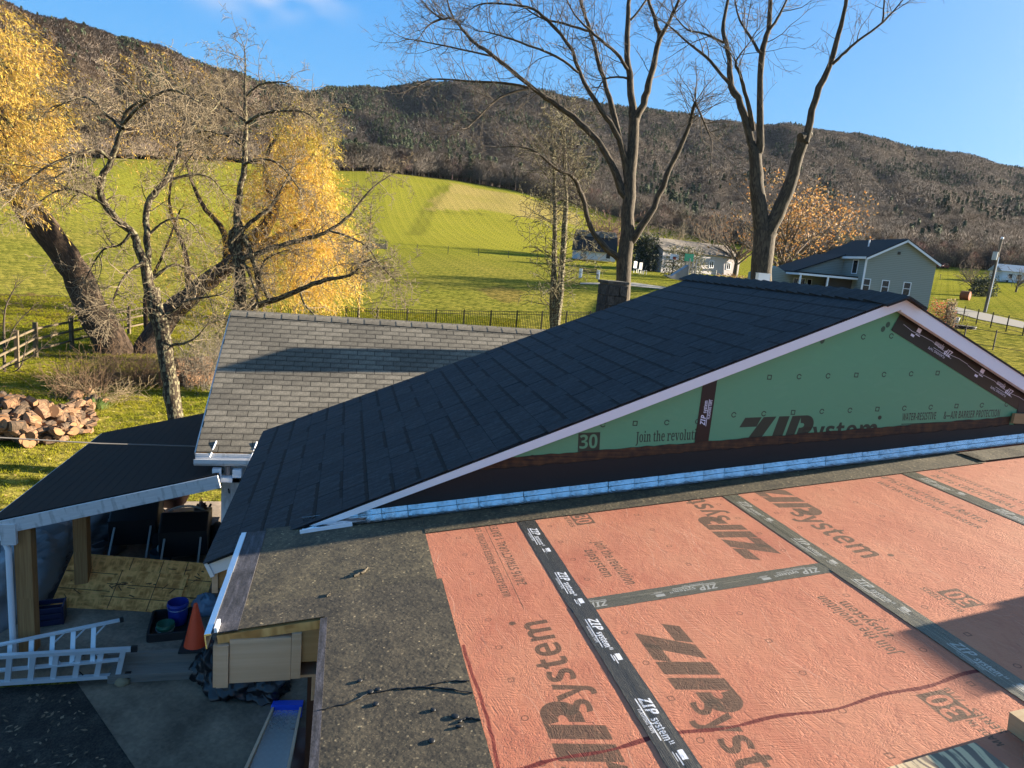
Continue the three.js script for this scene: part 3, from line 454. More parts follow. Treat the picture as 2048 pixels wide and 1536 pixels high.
// ---- main roof
const mainRoof = part(house, 'gable_roof', bx(0, ML, -0.05, -0.012, -(ZN - ZF), -0.045), M.osb, V(XE, YE, ZN), [0, 0, MA]);
{
  rnd = mulberry(71); const exp = 0.1527, D = ZN - ZF;
  // charcoal granules; two tabs in three carry a darker granule band along their upper edge, as this kind of shingle does
  const banded = k => tex(256, (u, v, i, j) => { const a = fbm(u * 3, v * 40, 0, 100 + k, 3), h = hash2(i, j, 3 + k), b = fbm(u * 26, v * 26, 26, 101, 2), e = fbm(3, v * 16, 0, 140 + k, 2); let g = 0.62 + 0.5 * (a - 0.5) + 0.2 * (h - 0.5) + 0.2 * (b - 0.5); if (k < 2 && u > 0.80 + 0.10 * e) g *= 0.3; return [g, g, g]; }, {});
  const mats = [0, 1, 2].map(k => { const t = banded(k); return [lin(0.046, 0.057, 0.072), lin(0.056, 0.066, 0.08), lin(0.04, 0.051, 0.066)].map(c => std({ color: c, map: t, roughness: 0.92 })); });
  const geos = [0.14, 0.2, 0.26, 0.33].map(w => { const L = exp - 0.002, g = new THREE.BoxGeometry(L, 0.006, w - 0.004); const p = g.attributes.position, uv = g.attributes.uv; for (let i = 0; i < p.count; i++) { uv.setXY(i, (p.getX(i) + L / 2) / exp, p.getZ(i) / 0.35 + 0.5 + w); if (p.getX(i) > 0) p.setY(i, p.getY(i) * 0.3 - 0.002); } g.computeVertexNormals(); return [w, g]; });
  let n = 0; const rest = [];
  for (let r = 0; r * exp < ML - 0.06; r++) {
    let z = R(0, 0.2);
    while (z > -D) {
      const [w, g] = geos[R() * 4 | 0]; const za = Math.min(z, 0.014), zb = Math.max(z - w, -D - 0.015); z -= w; if (za - zb < 0.03) continue;
      const sc = (za - zb) / w, k = R() * 3 | 0, x = r * exp + exp / 2 - 0.02, mt = mats[k][R() * 3 | 0], y = 0.004 + R(0.0016);
      if (n < 300) { const m = part(mainRoof, 'shingle', g, mt, V(x, y, (za + zb) / 2), [0, 0, 0.03]); m.scale.z = sc; n++; }
      else { const q = g.clone(); q.scale(1, 1, sc); q.rotateZ(0.03); q.translate(x, y, (za + zb) / 2); rest.push(q); }
    }
  }
  part(mainRoof, 'underlayment', bx(0, ML, -0.0115, 0.0, -D + 0.0, 0.008), std({ color: lin(0.012, 0.013, 0.015), roughness: 1 }));
  if (rest.length) stuff(part(mainRoof, 'shingle', merge(rest), mats[0][1]));
  // cap shingles folded over the ridge, one lapping the next
  const cap = new THREE.BufferGeometry(); { const s = 0.16, t = 0.014, dx = Math.cos(MA) * s, dy = -Math.sin(MA) * s; const L = merge([bar(V(0, 0, 0), V(-dx, dy, 0), 0.22, t), bar(V(0, 0, 0), V(dx, dy, 0), 0.22, t)]); cap.copy(L); cap.rotateX(0.09); buv(cap); }
  for (let k = 0; k < 20; k++) part(house, 'ridge_cap', cap, charcoal[R() * 4 | 0], V(XR, YR + 0.010, ZN - 0.05 - k * 0.136));
}
{ const r = part(house, 'gable_roof', bx(0, ML + 0.25, -0.05, -0.008, -(ZN - ZF), -0.04), charcoal[1], V(XR, YR, ZN), [0, 0, -MA]); part(r, 'shingle_edge', bx(0, ML + 0.25, -0.0075, 0.004, -(ZN - ZF), 0.013), charcoal[2]); }
{ // white rake boards, shingle edge, drip, gable sheathing
  const up = V(-Math.sin(MA), Math.cos(MA), 0), dn = 0.078;
  const A = V(XE + 0.27, YE + MS * 0.27, ZN), P = V(XR, YR, ZN), C = V(XR + 4.3, YR - MS * 4.3, ZN);
  const board = (a, b, z0, z1, h0, h1) => { const s = new THREE.Shape([[a.x, a.y - h0], [b.x, b.y - h0], [b.x, b.y - h1], [a.x, a.y - h1]].map(p => new THREE.Vector2(...p))); const g = new THREE.ExtrudeGeometry(s, { depth: z1 - z0, bevelEnabled: true, bevelSize: 0.002, bevelThickness: 0.002, bevelSegments: 1 }); g.translate(0, 0, z0); return buv(g); };
  { const a = V(XE + 0.50, YE + MS * 0.50, 0), m2 = V(XE + 2.2, YE + MS * 2.2, 0); const s = new THREE.Shape([[a.x, a.y - 0.004], [P.x, P.y - 0.004], [P.x, P.y - dn], [m2.x, m2.y - dn + 0.004], [a.x, a.y - 0.046]].map(p => new THREE.Vector2(...p))); const g = new THREE.ExtrudeGeometry(s, { depth: 0.041, bevelEnabled: true, bevelSize: 0.002, bevelThickness: 0.002, bevelSegments: 1 }); g.translate(0, 0, ZN - 0.035); part(house, 'rake_board', buv(g), M.trim); } part(house, 'rake_board', board(P, V(XR + 1.62, YR - MS * 1.62, 0), ZN - 0.035, ZN + 0.006, 0.004, dn + 0.012), M.trim); part(house, 'rake_board', board(V(XR + 1.62, YR - MS * 1.62, 0), C, ZN - 0.035, ZN + 0.009, 0.003, dn + 0.014), M.trim);
  part(house, 'eave_trim', bx(-0.02, 0.0, -0.09, -0.008, -(ZN - ZF), 0.0), M.trim, V(XE, YE, ZN), [0, 0, MA]);
  part(house, 'eave_trim', bar(V(XE, YE - 0.05, ZN - 0.02), V(XE + 0.26, YE + MS * 0.26 - 0.05, ZN - 0.02), 0.018, 0.075), M.trim);
  part(house, 'soffit_board', bx(XE + 0.03, XE + 0.26, YE - 0.17, YE - 0.035, ZN - 0.05, ZN - 0.035), M.wood);
  part(house, 'soffit_board', bx(XE + 0.02, XE + 0.05, YE - 0.19, YE - 0.05, ZN - 0.034, ZN - 0.02), M.pale);
  // sheathing
  const gx0 = -0.2, gx1 = 7.0, under = x => YR - MS * Math.abs(x - XR) - 0.02;
  const gpoly = (pts, z0, z1) => { const g = new THREE.ExtrudeGeometry(new THREE.Shape(pts.map(p => new THREE.Vector2(...p))), { depth: z1 - z0, bevelEnabled: false }); g.translate(0, 0, z0); return g; };
  const backing = part(house, 'gable_wall', buv(gpoly([[gx0, 4.7], [gx1, 4.7], [gx1, under(gx1)], [XR, under(XR)], [gx0, under(gx0)]], ZW - 0.05, ZW - 0.012)), M.osb);
  function gpanel(pts, draw) {
    const x0 = Math.min(...pts.map(p => p[0])), x1 = Math.max(...pts.map(p => p[0])), y0 = Math.min(...pts.map(p => p[1])), y1 = Math.max(...pts.map(p => p[1])), S = 520, cv = document.createElement('canvas'); cv.width = Math.round((x1 - x0) * S); cv.height = Math.round((y1 - y0) * S);
    const c = cv.getContext('2d'), q = mulberry(Math.round(x0 * 991)); c.fillStyle = '#74a487'; c.fillRect(0, 0, cv.width, cv.height);
    for (let k = 0; k < 700; k++) { c.globalAlpha = 0.03 + 0.05 * q(); c.fillStyle = ['#86b396', '#66987c', '#7fa98d', '#9bb6a0'][q() * 4 | 0]; c.save(); c.translate(q() * cv.width, q() * cv.height); c.rotate((q() - 0.5) * 1.2); c.fillRect(0, 0, 10 + q() * 60, 3 + q() * 12); c.restore(); }
    for (let k = 0; k < 26; k++) { c.globalAlpha = 0.12; c.strokeStyle = q() > 0.5 ? '#a9c6b2' : '#48705c'; c.lineWidth = 1.5; c.beginPath(); const x = q() * cv.width, y = q() * cv.height; c.moveTo(x, y); c.quadraticCurveTo(x + 30, y - 10 * q(), x + 20 + q() * 120, y + (q() - 0.5) * 60); c.stroke(); }
    c.globalAlpha = 1; const X = x => (x - x0) * S, Y = y => (y1 - y) * S; draw({ c, X, Y, S, q });
    const t = new THREE.CanvasTexture(cv); t.colorSpace = THREE.SRGBColorSpace; t.anisotropy = 8;
    const g = gpoly(pts, ZW - 0.011, ZW), p = g.attributes.position, uv = g.attributes.uv; for (let i = 0; i < p.count; i++) uv.setXY(i, (p.getX(i) - x0) / (x1 - x0), (p.getY(i) - y0) / (y1 - y0));
    return part(backing, 'sheathing_panel', g, std({ map: t, roughness: 0.42, color: lin(0.60, 0.86, 0.72) }));
  }
  const ink = 'rgba(28,40,36,0.86)', slope = 0.1;
  const nail = (c, x, y, k) => { c.strokeStyle = 'rgba(22,38,32,0.85)'; c.lineWidth = 3; if (k % 3 === 2) { c.strokeRect(x - 7, y - 7, 13, 13); } else { c.beginPath(); c.arc(x, y, 7.5, 0.4, 6.0); c.stroke(); } };
  const tilted = (d, x, y, f) => { d.c.save(); d.c.translate(d.X(x), d.Y(y)); d.c.rotate(-Math.atan(0.068)); f(d.c); d.c.restore(); };
  gpanel([[2.164, 5.3], [4.585, 5.3], [4.585, under(4.585)], [XR, under(XR)], [2.164, under(2.164)]], d => {
    tilted(d, 2.40, 5.50, c => zipLogo(c, d.S * 1.0, ink));
    tilted(d, 3.61, 5.705, c => { c.fillStyle = ink; c.save(); c.font = 'bold 60px sans-serif'; const s = 'WATER-RESISTIVE'; c.scale(0.27 * d.S / c.measureText(s).width, 0.052 * d.S / 44); c.fillText(s, 0, 0); c.restore(); c.save(); c.translate(0.33 * d.S, 0); c.font = 'bold 60px sans-serif'; const s2 = '&—AIR BARRIER PROTECTION'; c.scale(0.47 * d.S / c.measureText(s2).width, 0.052 * d.S / 44); c.fillText(s2, 0, 0); c.restore(); c.fillRect(0, 0.022 * d.S, 0.8 * d.S, 3); });
    for (let r = 0; r < 4; r++) for (let k = 0; k < 13; k++) { const x = 2.36 + k * 0.2085, y = 5.705 + r * 0.232 + 0.068 * (x - 2.36) + (r > 1 ? 0.004 * k : 0); if (y < under(x) - 0.15) nail(d.c, d.X(x), d.Y(y), k + r); }
    d.c.fillStyle = 'rgba(25,45,38,0.7)'; for (const [x, y] of [[3.33, 6.30], [3.36, 6.33], [2.9, 6.2]]) { d.c.beginPath(); d.c.ellipse(d.X(x), d.Y(y), 8, 10, 0.4, 0, 6.3); d.c.fill(); }
    for (const y of [5.62, 5.87, 6.03]) { d.c.fillRect(d.X(2.172), d.Y(y), 5, 18); }
  });
  gpanel([[0.9, 5.02], [2.161, 5.02], [2.161, under(2.161)], [0.9, under(0.9)]], d => {
    tilted(d, 1.365, 5.455, c => { c.fillStyle = ink; c.fillRect(0, -0.108 * d.S, 0.136 * d.S, 0.115 * d.S); c.fillStyle = '#74a487'; c.save(); c.font = 'bold 100px sans-serif'; c.scale(0.12 * d.S / 112, 0.085 * d.S / 72); c.fillText('30', 6, -10); c.restore(); });
    tilted(d, 1.73, 5.515, c => { c.fillStyle = ink; c.font = 'bold 60px serif'; const s = 'Join the revolution'; c.scale(0.46 * d.S / c.measureText(s).width, 0.066 * d.S / 44); c.fillText(s, 0, 0); });
    d.c.strokeStyle = ink; d.c.lineWidth = 2; d.c.beginPath(); d.c.arc(d.X(1.09), d.Y(5.405), 9, 0, 6.3); d.c.stroke(); d.c.font = 'bold 14px sans-serif'; d.c.fillStyle = ink; d.c.fillText('R', d.X(1.09) - 5, d.Y(5.405) + 5);
    for (let k = 0; k < 5; k++) { const x = 2.12 - k * 0.205; nail(d.c, d.X(x), d.Y(5.655 - k * 0.012), k); }
  });
  // tape up the joint and along the far rake
  const tapeG = (L, w) => { const g = new THREE.BoxGeometry(L, w, 0.002); return g; };
  const lh = under(2.16) - 5.33; part(backing, 'flashing_tape', tapeG(lh, 0.092), wallTape(lh, 0.092, 0), V(2.164, 5.33 + lh / 2 - 0.012, ZW + 0.0022), [0, 0, Math.PI / 2]);
  const rl = 2.0, ra = -MA, off = 0.16; part(backing, 'flashing_tape', tapeG(rl, 0.13), wallTape(rl, 0.13, 1), V(XR + 0.04 + rl / 2 * Math.cos(ra) - off * Math.sin(MA) * 0.1, YR - MS * 0.04 + rl / 2 * Math.sin(ra) - 0.14, ZW + 0.0032), [0, 0, ra]);
  part(backing, 'flashing_tape', buv(bx(4.545, 4.66, 5.5, 5.88, ZW + 0.001, ZW + 0.0052)), std({ color: lin(0.03, 0.022, 0.02), roughness: 0.5 }));
  // membrane turned up the wall, with a ragged brown band of old paper above it
  const upm = (pts, z0, z1) => gpoly(pts, z0, z1); rnd = mulberry(9); const rag = [], bot = [];
  for (let x = -0.1; x < 5.3; x += 0.04) { rag.push([x, Math.min(5.245 + 0.1 * x + R(0, 0.012), under(x) - 0.002)]); bot.unshift([x, lowY(x) + 0.004]); }
  part(house, 'upturned_membrane', buv(upm([...bot.slice().reverse(), ...rag.slice().reverse()].map(p => p), ZW + 0.0045, ZW + 0.009)), std({ color: lin(0.004, 0.0045, 0.006), roughness: 0.55, bumpMap: T.grain, bumpScale: 0.0006 }));
  const br = tex(256, (u, v) => { const a = fbm(u * 5, v * 50, 0, 130, 4), b = fbm(u * 30, v * 8, 0, 131, 4); return mixc([0.14, 0.07, 0.03], [0.42, 0.27, 0.13], clamp(a * 0.9 + (b - 0.5) * 0.9)); }, { m: 0.9, mv: 0.3 });
  const b1 = [], b2 = []; for (let x = 0.4; x < 4.5; x += 0.05) { b1.push([x, Math.min(5.312 + 0.1 * x + R(-0.004, 0.004), under(x) - 0.002)]); b2.unshift([x, Math.min(5.2 + 0.1 * x, under(x) - 0.06)]); }
  part(house, 'paper_band', buv(upm([...b2.slice().reverse(), ...b1.slice().reverse()], ZW + 0.0032, ZW + 0.0044)), std({ map: br, roughness: 0.7, bumpMap: T.grain, bumpScale: 0.0008 }));
  part(house, 'siding_board', bx(4.5, 5.6, 5.72, 5.79, ZW + 0.01, ZW + 0.03), M.wood);
}
function wallTape(L, w, kind) {
  const S = 620, cv = document.createElement('canvas'); cv.width = Math.round(L * S); cv.height = Math.round(w * S); const c = cv.getContext('2d'), h = cv.height; c.fillStyle = '#121112'; c.fillRect(0, 0, cv.width, h); c.fillStyle = '#dfe2f2'; c.strokeStyle = '#cfd2e2';
  if (!kind) { c.save(); c.translate(0.315 * S, h * 0.56); c.font = 'italic bold 30px sans-serif'; c.scale(0.075 * S / 56, 1); c.fillText('ZIP', 0, 0); c.restore(); c.save(); c.translate(0.392 * S, h * 0.56); c.font = 'bold 22px sans-serif'; c.scale(0.078 * S / 74, 1); c.fillText('system', 0, 0); c.restore(); c.fillRect(0.31 * S, h * 0.61, 0.17 * S, 3); c.font = 'bold 14px sans-serif'; c.save(); c.translate(0.355 * S, h * 0.86); c.scale(0.125 * S / 108, 1); c.fillText('FLASHING TAPE', 0, 0); c.restore(); }
  else for (let x = 0.06; x < L; x += 0.62) { const up = f => { c.save(); c.translate((x + 0.62) * S, h * 0.5); c.rotate(Math.PI); f(); c.restore(); };
    up(() => { c.font = 'italic bold 36px sans-serif'; c.save(); c.translate(0.16 * S, 18); c.scale(0.08 * S / 70, 1); c.fillText('ZIP', 0, 0); c.restore(); c.font = 'bold 25px sans-serif'; c.save(); c.translate(0.245 * S, 18); c.scale(0.08 * S / 82, 1); c.fillText('system', 0, 0); c.restore(); c.fillRect(0.15 * S, -10, 0.17 * S, 2); c.font = '14px sans-serif'; c.fillText('FLASHING TAPE', 0.2 * S, -14); c.fillRect(0.47 * S, 8, 0.035 * S, 18); c.fillRect(0.46 * S, -4, 0.04 * S, 4); c.fillRect(0.5 * S, -18, 0.03 * S, 10); });
    c.lineWidth = 2; c.beginPath(); c.moveTo(x * S, h * 0.44); for (let k = 1; k < 8; k++) c.lineTo((x + k * 0.088) * S, h * (0.44 + 0.06 * Math.sin(k * 1.7))); c.stroke(); }
  const t = new THREE.CanvasTexture(cv); t.colorSpace = THREE.SRGBColorSpace; t.anisotropy = 8; return std({ map: t, roughness: 0.4 });
}
{ // step flashing: bent metal pieces, each lapping the one below
  rnd = mulberry(42); const g = merge([(() => { const b = new THREE.BoxGeometry(0.1455, 0.0016, 0.1); b.translate(0.0825, 0, 0.05); return b; })(), (() => { const b = new THREE.BoxGeometry(0.1455, 0.03, 0.0016); b.translate(0.0825, 0.0175, 0); return b; })()]); buv(g);
  const mats = [0.26, 0.32, 0.38].map(r => std({ color: lin(0.92, 0.91, 0.89), metalness: 1, roughness: r + 0.1, map: T.smudge, roughnessMap: T.metal, bumpMap: T.grain, bumpScale: 0.0008 }));
  for (let k = 0, x = -0.19, w = 0.146; x < 5.9; k++, x += w) { w = 0.146 * R(0.78, 1.18); const m = part(house, 'step_flashing', g, mats[R() * 3 | 0], V(x, lowY(x) + 0.0125, ZW + 0.014), [R(0, 0.04), R(-0.01, 0.01), LA + 0.012 + R(-0.008, 0.008)]); m.scale.x = w / 0.146; }
  const tip = slab([[0, 0], [0.34, 0.03], [0.36, 0.09], [0.06, 0.03]], 0.002, 0.0004); tip.rotateX(-Math.PI / 2); buv(tip); part(house, 'step_flashing', tip, mats[1], V(-0.19, lowY(-0.19) + 0.02, ZW + 0.135), [0, 0, LA]);
  part(house, 'step_flashing', bar(V(-0.19, lowY(-0.19) + 0.012, ZW + 0.135), V(0.08, lowY(0.08) + 0.014, ZW + 0.118), 0.004, 0.022), M.trim);
}
// ---------------------------------------------------------------- grey shingled outbuilding with chimney
const GX0 = -2.05, GX1 = 8.2, GZE = -10.4, GYE = 3.34, GZR = -13.4, GYR = 5.09, GA = Math.atan2(GYR - GYE, GZE - GZR), GL = Math.hypot(GYR - GYE, GZE - GZR);
const outb = thing('outbuilding', 'white outbuilding with a weathered grey shingle roof and a stone chimney', 'outbuilding', V(0, 0, 0));
{
  part(outb, 'wall', merge([bx(GX0 + 0.35, GX1, 0, GYE - 0.05, -10.62, -10.58), bx(GX0 + 0.35, GX0 + 0.39, 0, GYE, -15, -10.62), bx(GX0 + 0.4, GX1, 0, 3.2, -15.0, -10.7)]), M.white);
  const b = slab([[-15, 3.2], [-10.6, 3.2], [-13.4, GYR - 0.1]], 0.04); b.rotateY(-Math.PI / 2); b.translate(GX0 + 0.39, 0, 0); const p = b.attributes.position; for (let i = 0; i < p.count; i++) { } 
  const gg = slab([[10.6, 3.2], [15, 3.2], [13.4, GYR - 0.1]], 0.04); gg.rotateY(Math.PI / 2); gg.translate(GX0 + 0.35, 0, 0); part(outb, 'gable_end', buv(gg), M.white);
  part(outb, 'corner_board', bx(GX0 + 0.33, GX0 + 0.45, 0.3, GYE - 0.08, -10.578, -10.55), M.white);
  for (let k = 0; k < 6; k++) part(outb, 'wall_board', bx(GX0 + 0.455 + k * 0.2, GX0 + 0.65 + k * 0.2, 0.3, GYE - 0.1, -10.578, -10.566), M.white);
  const deck = part(outb, 'shingle_roof', bx(0, GX1 - GX0, -0.06, -0.008, -GL, 0), M.osb, V(GX0, GYE, GZE), [GA, 0, 0]);
  rnd = mulberry(88); const exp = 0.127, cols = [0.205, 0.225, 0.18, 0.24, 0.155].map(k => std({ color: lin(k * 1.14, k * 1.05, k * 0.90), map: T.grey, roughness: 0.95, bumpMap: T.grain, bumpScale: 0.001 }));
  const g = new THREE.BoxGeometry(0.3048 - 0.011, 0.006, exp - 0.010); { const p = g.attributes.position; for (let i = 0; i < p.count; i++) if (p.getZ(i) < 0) p.setY(i, p.getY(i) * 0.3 - 0.002); g.computeVertexNormals(); buv(g); }
  const dark = std({ color: lin(0.022, 0.02, 0.018), roughness: 1 }); part(deck, 'underlayment', bx(0, GX1 - GX0, -0.0079, -0.002, -GL, 0.0), dark);  // dark sheet bared in the slots; between courses it stands in for shadow lines
  const all = []; const rows = Math.ceil(GL / exp);
  for (let r = 0; r < rows; r++) for (let k = -1; k < 34; k++) { const off = (r % 2) * 0.152 + (hash2(r, 1, 1) - 0.5) * 0.03, x = k * 0.3048 + off; let x0 = Math.max(0, x), x1 = Math.min(GX1 - GX0, x + 0.3048); if (x1 - x0 < 0.02) continue; all.push([x0, x1, r]); }
  // the ones that show are single shingles, those hidden behind the house are one joined part
  const shows = ([x0, x1, r]) => x0 < 0.95 + r * 0.165; const vis = all.filter(shows), hid = all.filter(s => !shows(s)), joined = []; vis.sort((p, q) => p[2] - q[2]);
  const put = ([x0, x1, r]) => { const z = -r * exp - exp / 2 + 0.012; const st = fbm(x0 * 1.3, r * 0.22, 0, 700, 3), kk = st > 0.56 ? 4 : st > 0.5 ? 2 : (R() * 4 | 0); return [kk, V((x0 + x1) / 2, 0.0035 + R(-0.0006, 0.0006), z - 0.012), (x1 - x0) / 0.3048]; };
  vis.forEach((s, i) => { const [kk, pos, sc] = put(s); if (i < 300) { const m = part(deck, 'shingle', g, cols[kk], pos, [0.03, 0, 0]); m.scale.x = sc; } else { const q = g.clone(); q.scale(sc, 1, 1); q.rotateX(0.03); q.translate(pos.x, pos.y, pos.z); joined.push([q, kk]); } });
  for (const s of hid) { const [kk, pos, sc] = put(s); const q = g.clone(); q.scale(sc, 1, 1); q.rotateX(0.03); q.translate(pos.x, pos.y, pos.z); joined.push([q, kk]); }
  for (let k = 0; k < 5; k++) { const l = joined.filter(j => j[1] === k).map(j => j[0]); if (l.length) stuff(part(deck, 'shingle', merge(l), cols[k])); }
  const cap = merge([bar(V(0, 0, 0), V(0, -Math.sin(GA) * 0.14, Math.cos(GA) * 0.14), 0.30, 0.01), bar(V(0, 0, 0), V(0, -Math.sin(GA) * 0.14, -Math.cos(GA) * 0.14), 0.30, 0.01)]); buv(cap); cap.rotateZ(-0.02);
  for (let k = 0; k < 24; k++) part(outb, 'ridge_cap', cap, cols[R() * 4 | 0], V(GX0 + 0.15 + k * 0.3, GYR + 0.018, GZR));
  part(outb, 'rear_roof', bx(0, GX1 - GX0, -0.05, 0, -2.1, 0), cols[2], V(GX0, GYR, GZR), [-0.62, 0, 0]);
  part(outb, 'barge_board', bx(-0.02, 0.0, -0.16, -0.009, -GL, 0), M.white, V(GX0, GYE, GZE), [GA, 0, 0]);
  // gutter, spikes, pipe stub
  const gs = new THREE.Shape([[0, 0], [0.1, 0], [0.13, 0.04], [0.13, 0.1], [0.122, 0.1], [0.122, 0.045], [0.098, 0.008], [0.008, 0.008], [0.008, 0.1], [0, 0.1]].map(p => new THREE.Vector2(...p)));
  const gu = new THREE.ExtrudeGeometry(gs, { depth: 2.6, bevelEnabled: false }); gu.rotateY(-Math.PI / 2); gu.translate(2.6, 0, 0); part(outb, 'gutter', buv(gu), M.white, V(GX0 - 0.0, GYE - 0.17, GZE + 0.02), [0, 0, 0]);
  for (const [x, n] of [[-1.85, 0], [-1.28, 1]]) { const a = V(x + 0.05, GYE + 0.12, GZE - 0.17); part(outb, 'cable_hook', rod(a, V(x, GYE - 0.06, GZE + 0.06), 0.011), M.trim); }
  part(outb, 'fascia', bx(GX0, GX0 + 2.6, GYE - 0.17, GYE - 0.02, GZE - 0.02, GZE + 0.018), M.white);
  const wy = 2.98; part(outb, 'pipe_stub', merge([bx(-1.86, -1.4, wy - 0.05, wy + 0.02, -10.36, -10.24), bx(-1.52, -1.4, wy - 0.05, wy + 0.14, -10.34, -10.24), bx(-1.8, -1.68, wy, wy + 0.15, -10.34, -10.26)]), M.trim); part(outb, 'pipe_stub', rod(V(-1.6, wy + 0.02, -10.38), V(-1.6, wy + 0.16, -10.38), 0.04), std({ color: lin(0.25, 0.2, 0.18) })); 
  for (const [x, y] of [[-1.62, 2.72], [-1.45, 2.55]]) part(outb, 'wall_hook', rod(V(x, y, -10.56), V(x + 0.02, y - 0.05, -10.5), 0.012), M.iron);
  // chimney of rough stone blocks, on the slope below the ridge
  const core = part(outb, 'chimney', bx(4.75, 5.32, 3.6, 6.24, -12.88, -12.4), std({ color: lin(0.07, 0.066, 0.06) })); rnd = mulberry(17);
  const sm = [0.09, 0.115, 0.075].map(k => std({ color: lin(k * 1.05, k, k * 0.9), map: T.stone, roughness: 1, bumpMap: T.grain, bumpScale: 0.004 }));
  for (let r = 0; r < 9; r++) for (let s = 0; s < 4; s++) for (let k = 0; k < 2; k++) {
    const y0 = 4.55 + r * 0.19, w = r % 2 ? (k ? 0.36 : 0.2) : (k ? 0.22 : 0.34), o = k ? 0.57 - w : 0; const f = s < 2; const q = new THREE.BoxGeometry((f ? w : w * 0.85) - 0.012, 0.178, 0.05); const p = q.attributes.position; for (let i = 0; i < p.count; i++) { const h = hash2(p.getX(i) * 99 + i, r * 7 + s, 3); p.setXYZ(i, p.getX(i) + (h - 0.5) * 0.01, p.getY(i) + (h - 0.5) * 0.008, p.getZ(i) + (h - 0.5) * 0.016); } buv(q);
    const x = 4.75 + o + w / 2; part(core, 'stone', q, sm[R() * 3 | 0], s === 0 ? V(x, y0, -12.39) : s === 1 ? V(x, y0, -12.89) : s === 2 ? V(4.74, y0, -12.4 - (o + w / 2) * 0.84) : V(5.33, y0, -12.4 - (o + w / 2) * 0.84), [0, f ? 0 : Math.PI / 2, 0]);
  }
  core.scale.x = 0.66; core.position.x = 4.98 * 0.34;
  part(core, 'chimney_cap', bx(4.71, 5.36, 6.2, 6.25, -12.92, -12.36), sm[1]);
}

// ---------------------------------------------------------------- yard: concrete, dark soil, porch slab and steps
const YZ = 0.012;
const flat = (pts, y, z0 = 0) => { const g = new THREE.ShapeGeometry(new THREE.Shape(pts.map(([x, z]) => new THREE.Vector2(x, -z)))); g.rotateX(-Math.PI / 2); g.translate(0, y, 0); return buv(g); };
const SLAB = 0.36, zSlab = atY(330, 1300, SLAB).z, zStep = zSlab + 0.3;
{
  const a = atY(150, 1362, YZ), b = atY(268, 1536, YZ), dx = (b.x - a.x) / (b.z - a.z);
  struct('concrete_yard', flat([[a.x, a.z], [b.x + dx * 3, b.z + 3], [0.34, b.z + 3], [0.34, -10.5], [a.x, -10.5]], 0.034), std({ map: T.conc, roughness: 0.95, color: lin(1.05, 0.81, 0.59), bumpMap: T.grain, bumpScale: 0.002 }));
  struct('soil', flat([[-16, -9.9], [0.3, -9.9], [0.3, 3], [-16, 3]], 0.018), M.dirt);
  rnd = mulberry(5); const lf = new MB(); for (let k = 0; k < 800; k++) { const x = R(-6.5, -2.2), z = R(-9.6, -5.2); const an = R(6.28), c = lin(0.19, 0.14, 0.09).multiplyScalar(R(0.3, 1.5)); if (x > lerp(a.x, b.x, (z - a.z) / (b.z - a.z)) - 0.1) continue; lf.leaf(V(x, 0.04 + R(0.02), z), V(Math.cos(an), R(-0.1, 0.3), Math.sin(an)).normalize(), V(-Math.sin(an), R(-0.2, 0.3), Math.cos(an)).normalize(), R(0.045, 0.10), R(0.018, 0.045), c); }
  const fm = part(scene, 'fallen_leaves', lf.geo(), std({ vertexColors: true, side: THREE.DoubleSide, roughness: 0.9 })); setTag(stuff(fm), 'dry brown leaves scattered on the dark soil', 'leaves');
  struct('porch_slab', bx(-5.6, -1.4, -0.1, SLAB, -16.2, zSlab), std({ map: T.conc, roughness: 0.9, color: lin(1.6, 1.32, 1.05) }));
  const st = thing('porch_steps', 'two weathered timber steps up to the concrete porch', 'steps', V(0, 0, 0)); const tw = std({ color: lin(0.22, 0.2, 0.18), map: T.wood, roughness: 0.9 });
  part(st, 'tread', bx(-3.15, -1.42, 0.30, SLAB + 0.012, zSlab + 0.003, zSlab + 0.07), tw); part(st, 'riser', bx(-3.15, -1.42, 0.18, 0.298, zSlab + 0.003, zSlab + 0.05), tw); part(st, 'tread', bx(-3.1, -1.42, 0.13, 0.178, zSlab + 0.003, zStep), tw); part(st, 'riser', bx(-3.1, -1.42, 0.0, 0.128, zSlab + 0.003, zStep - 0.03), tw);
}

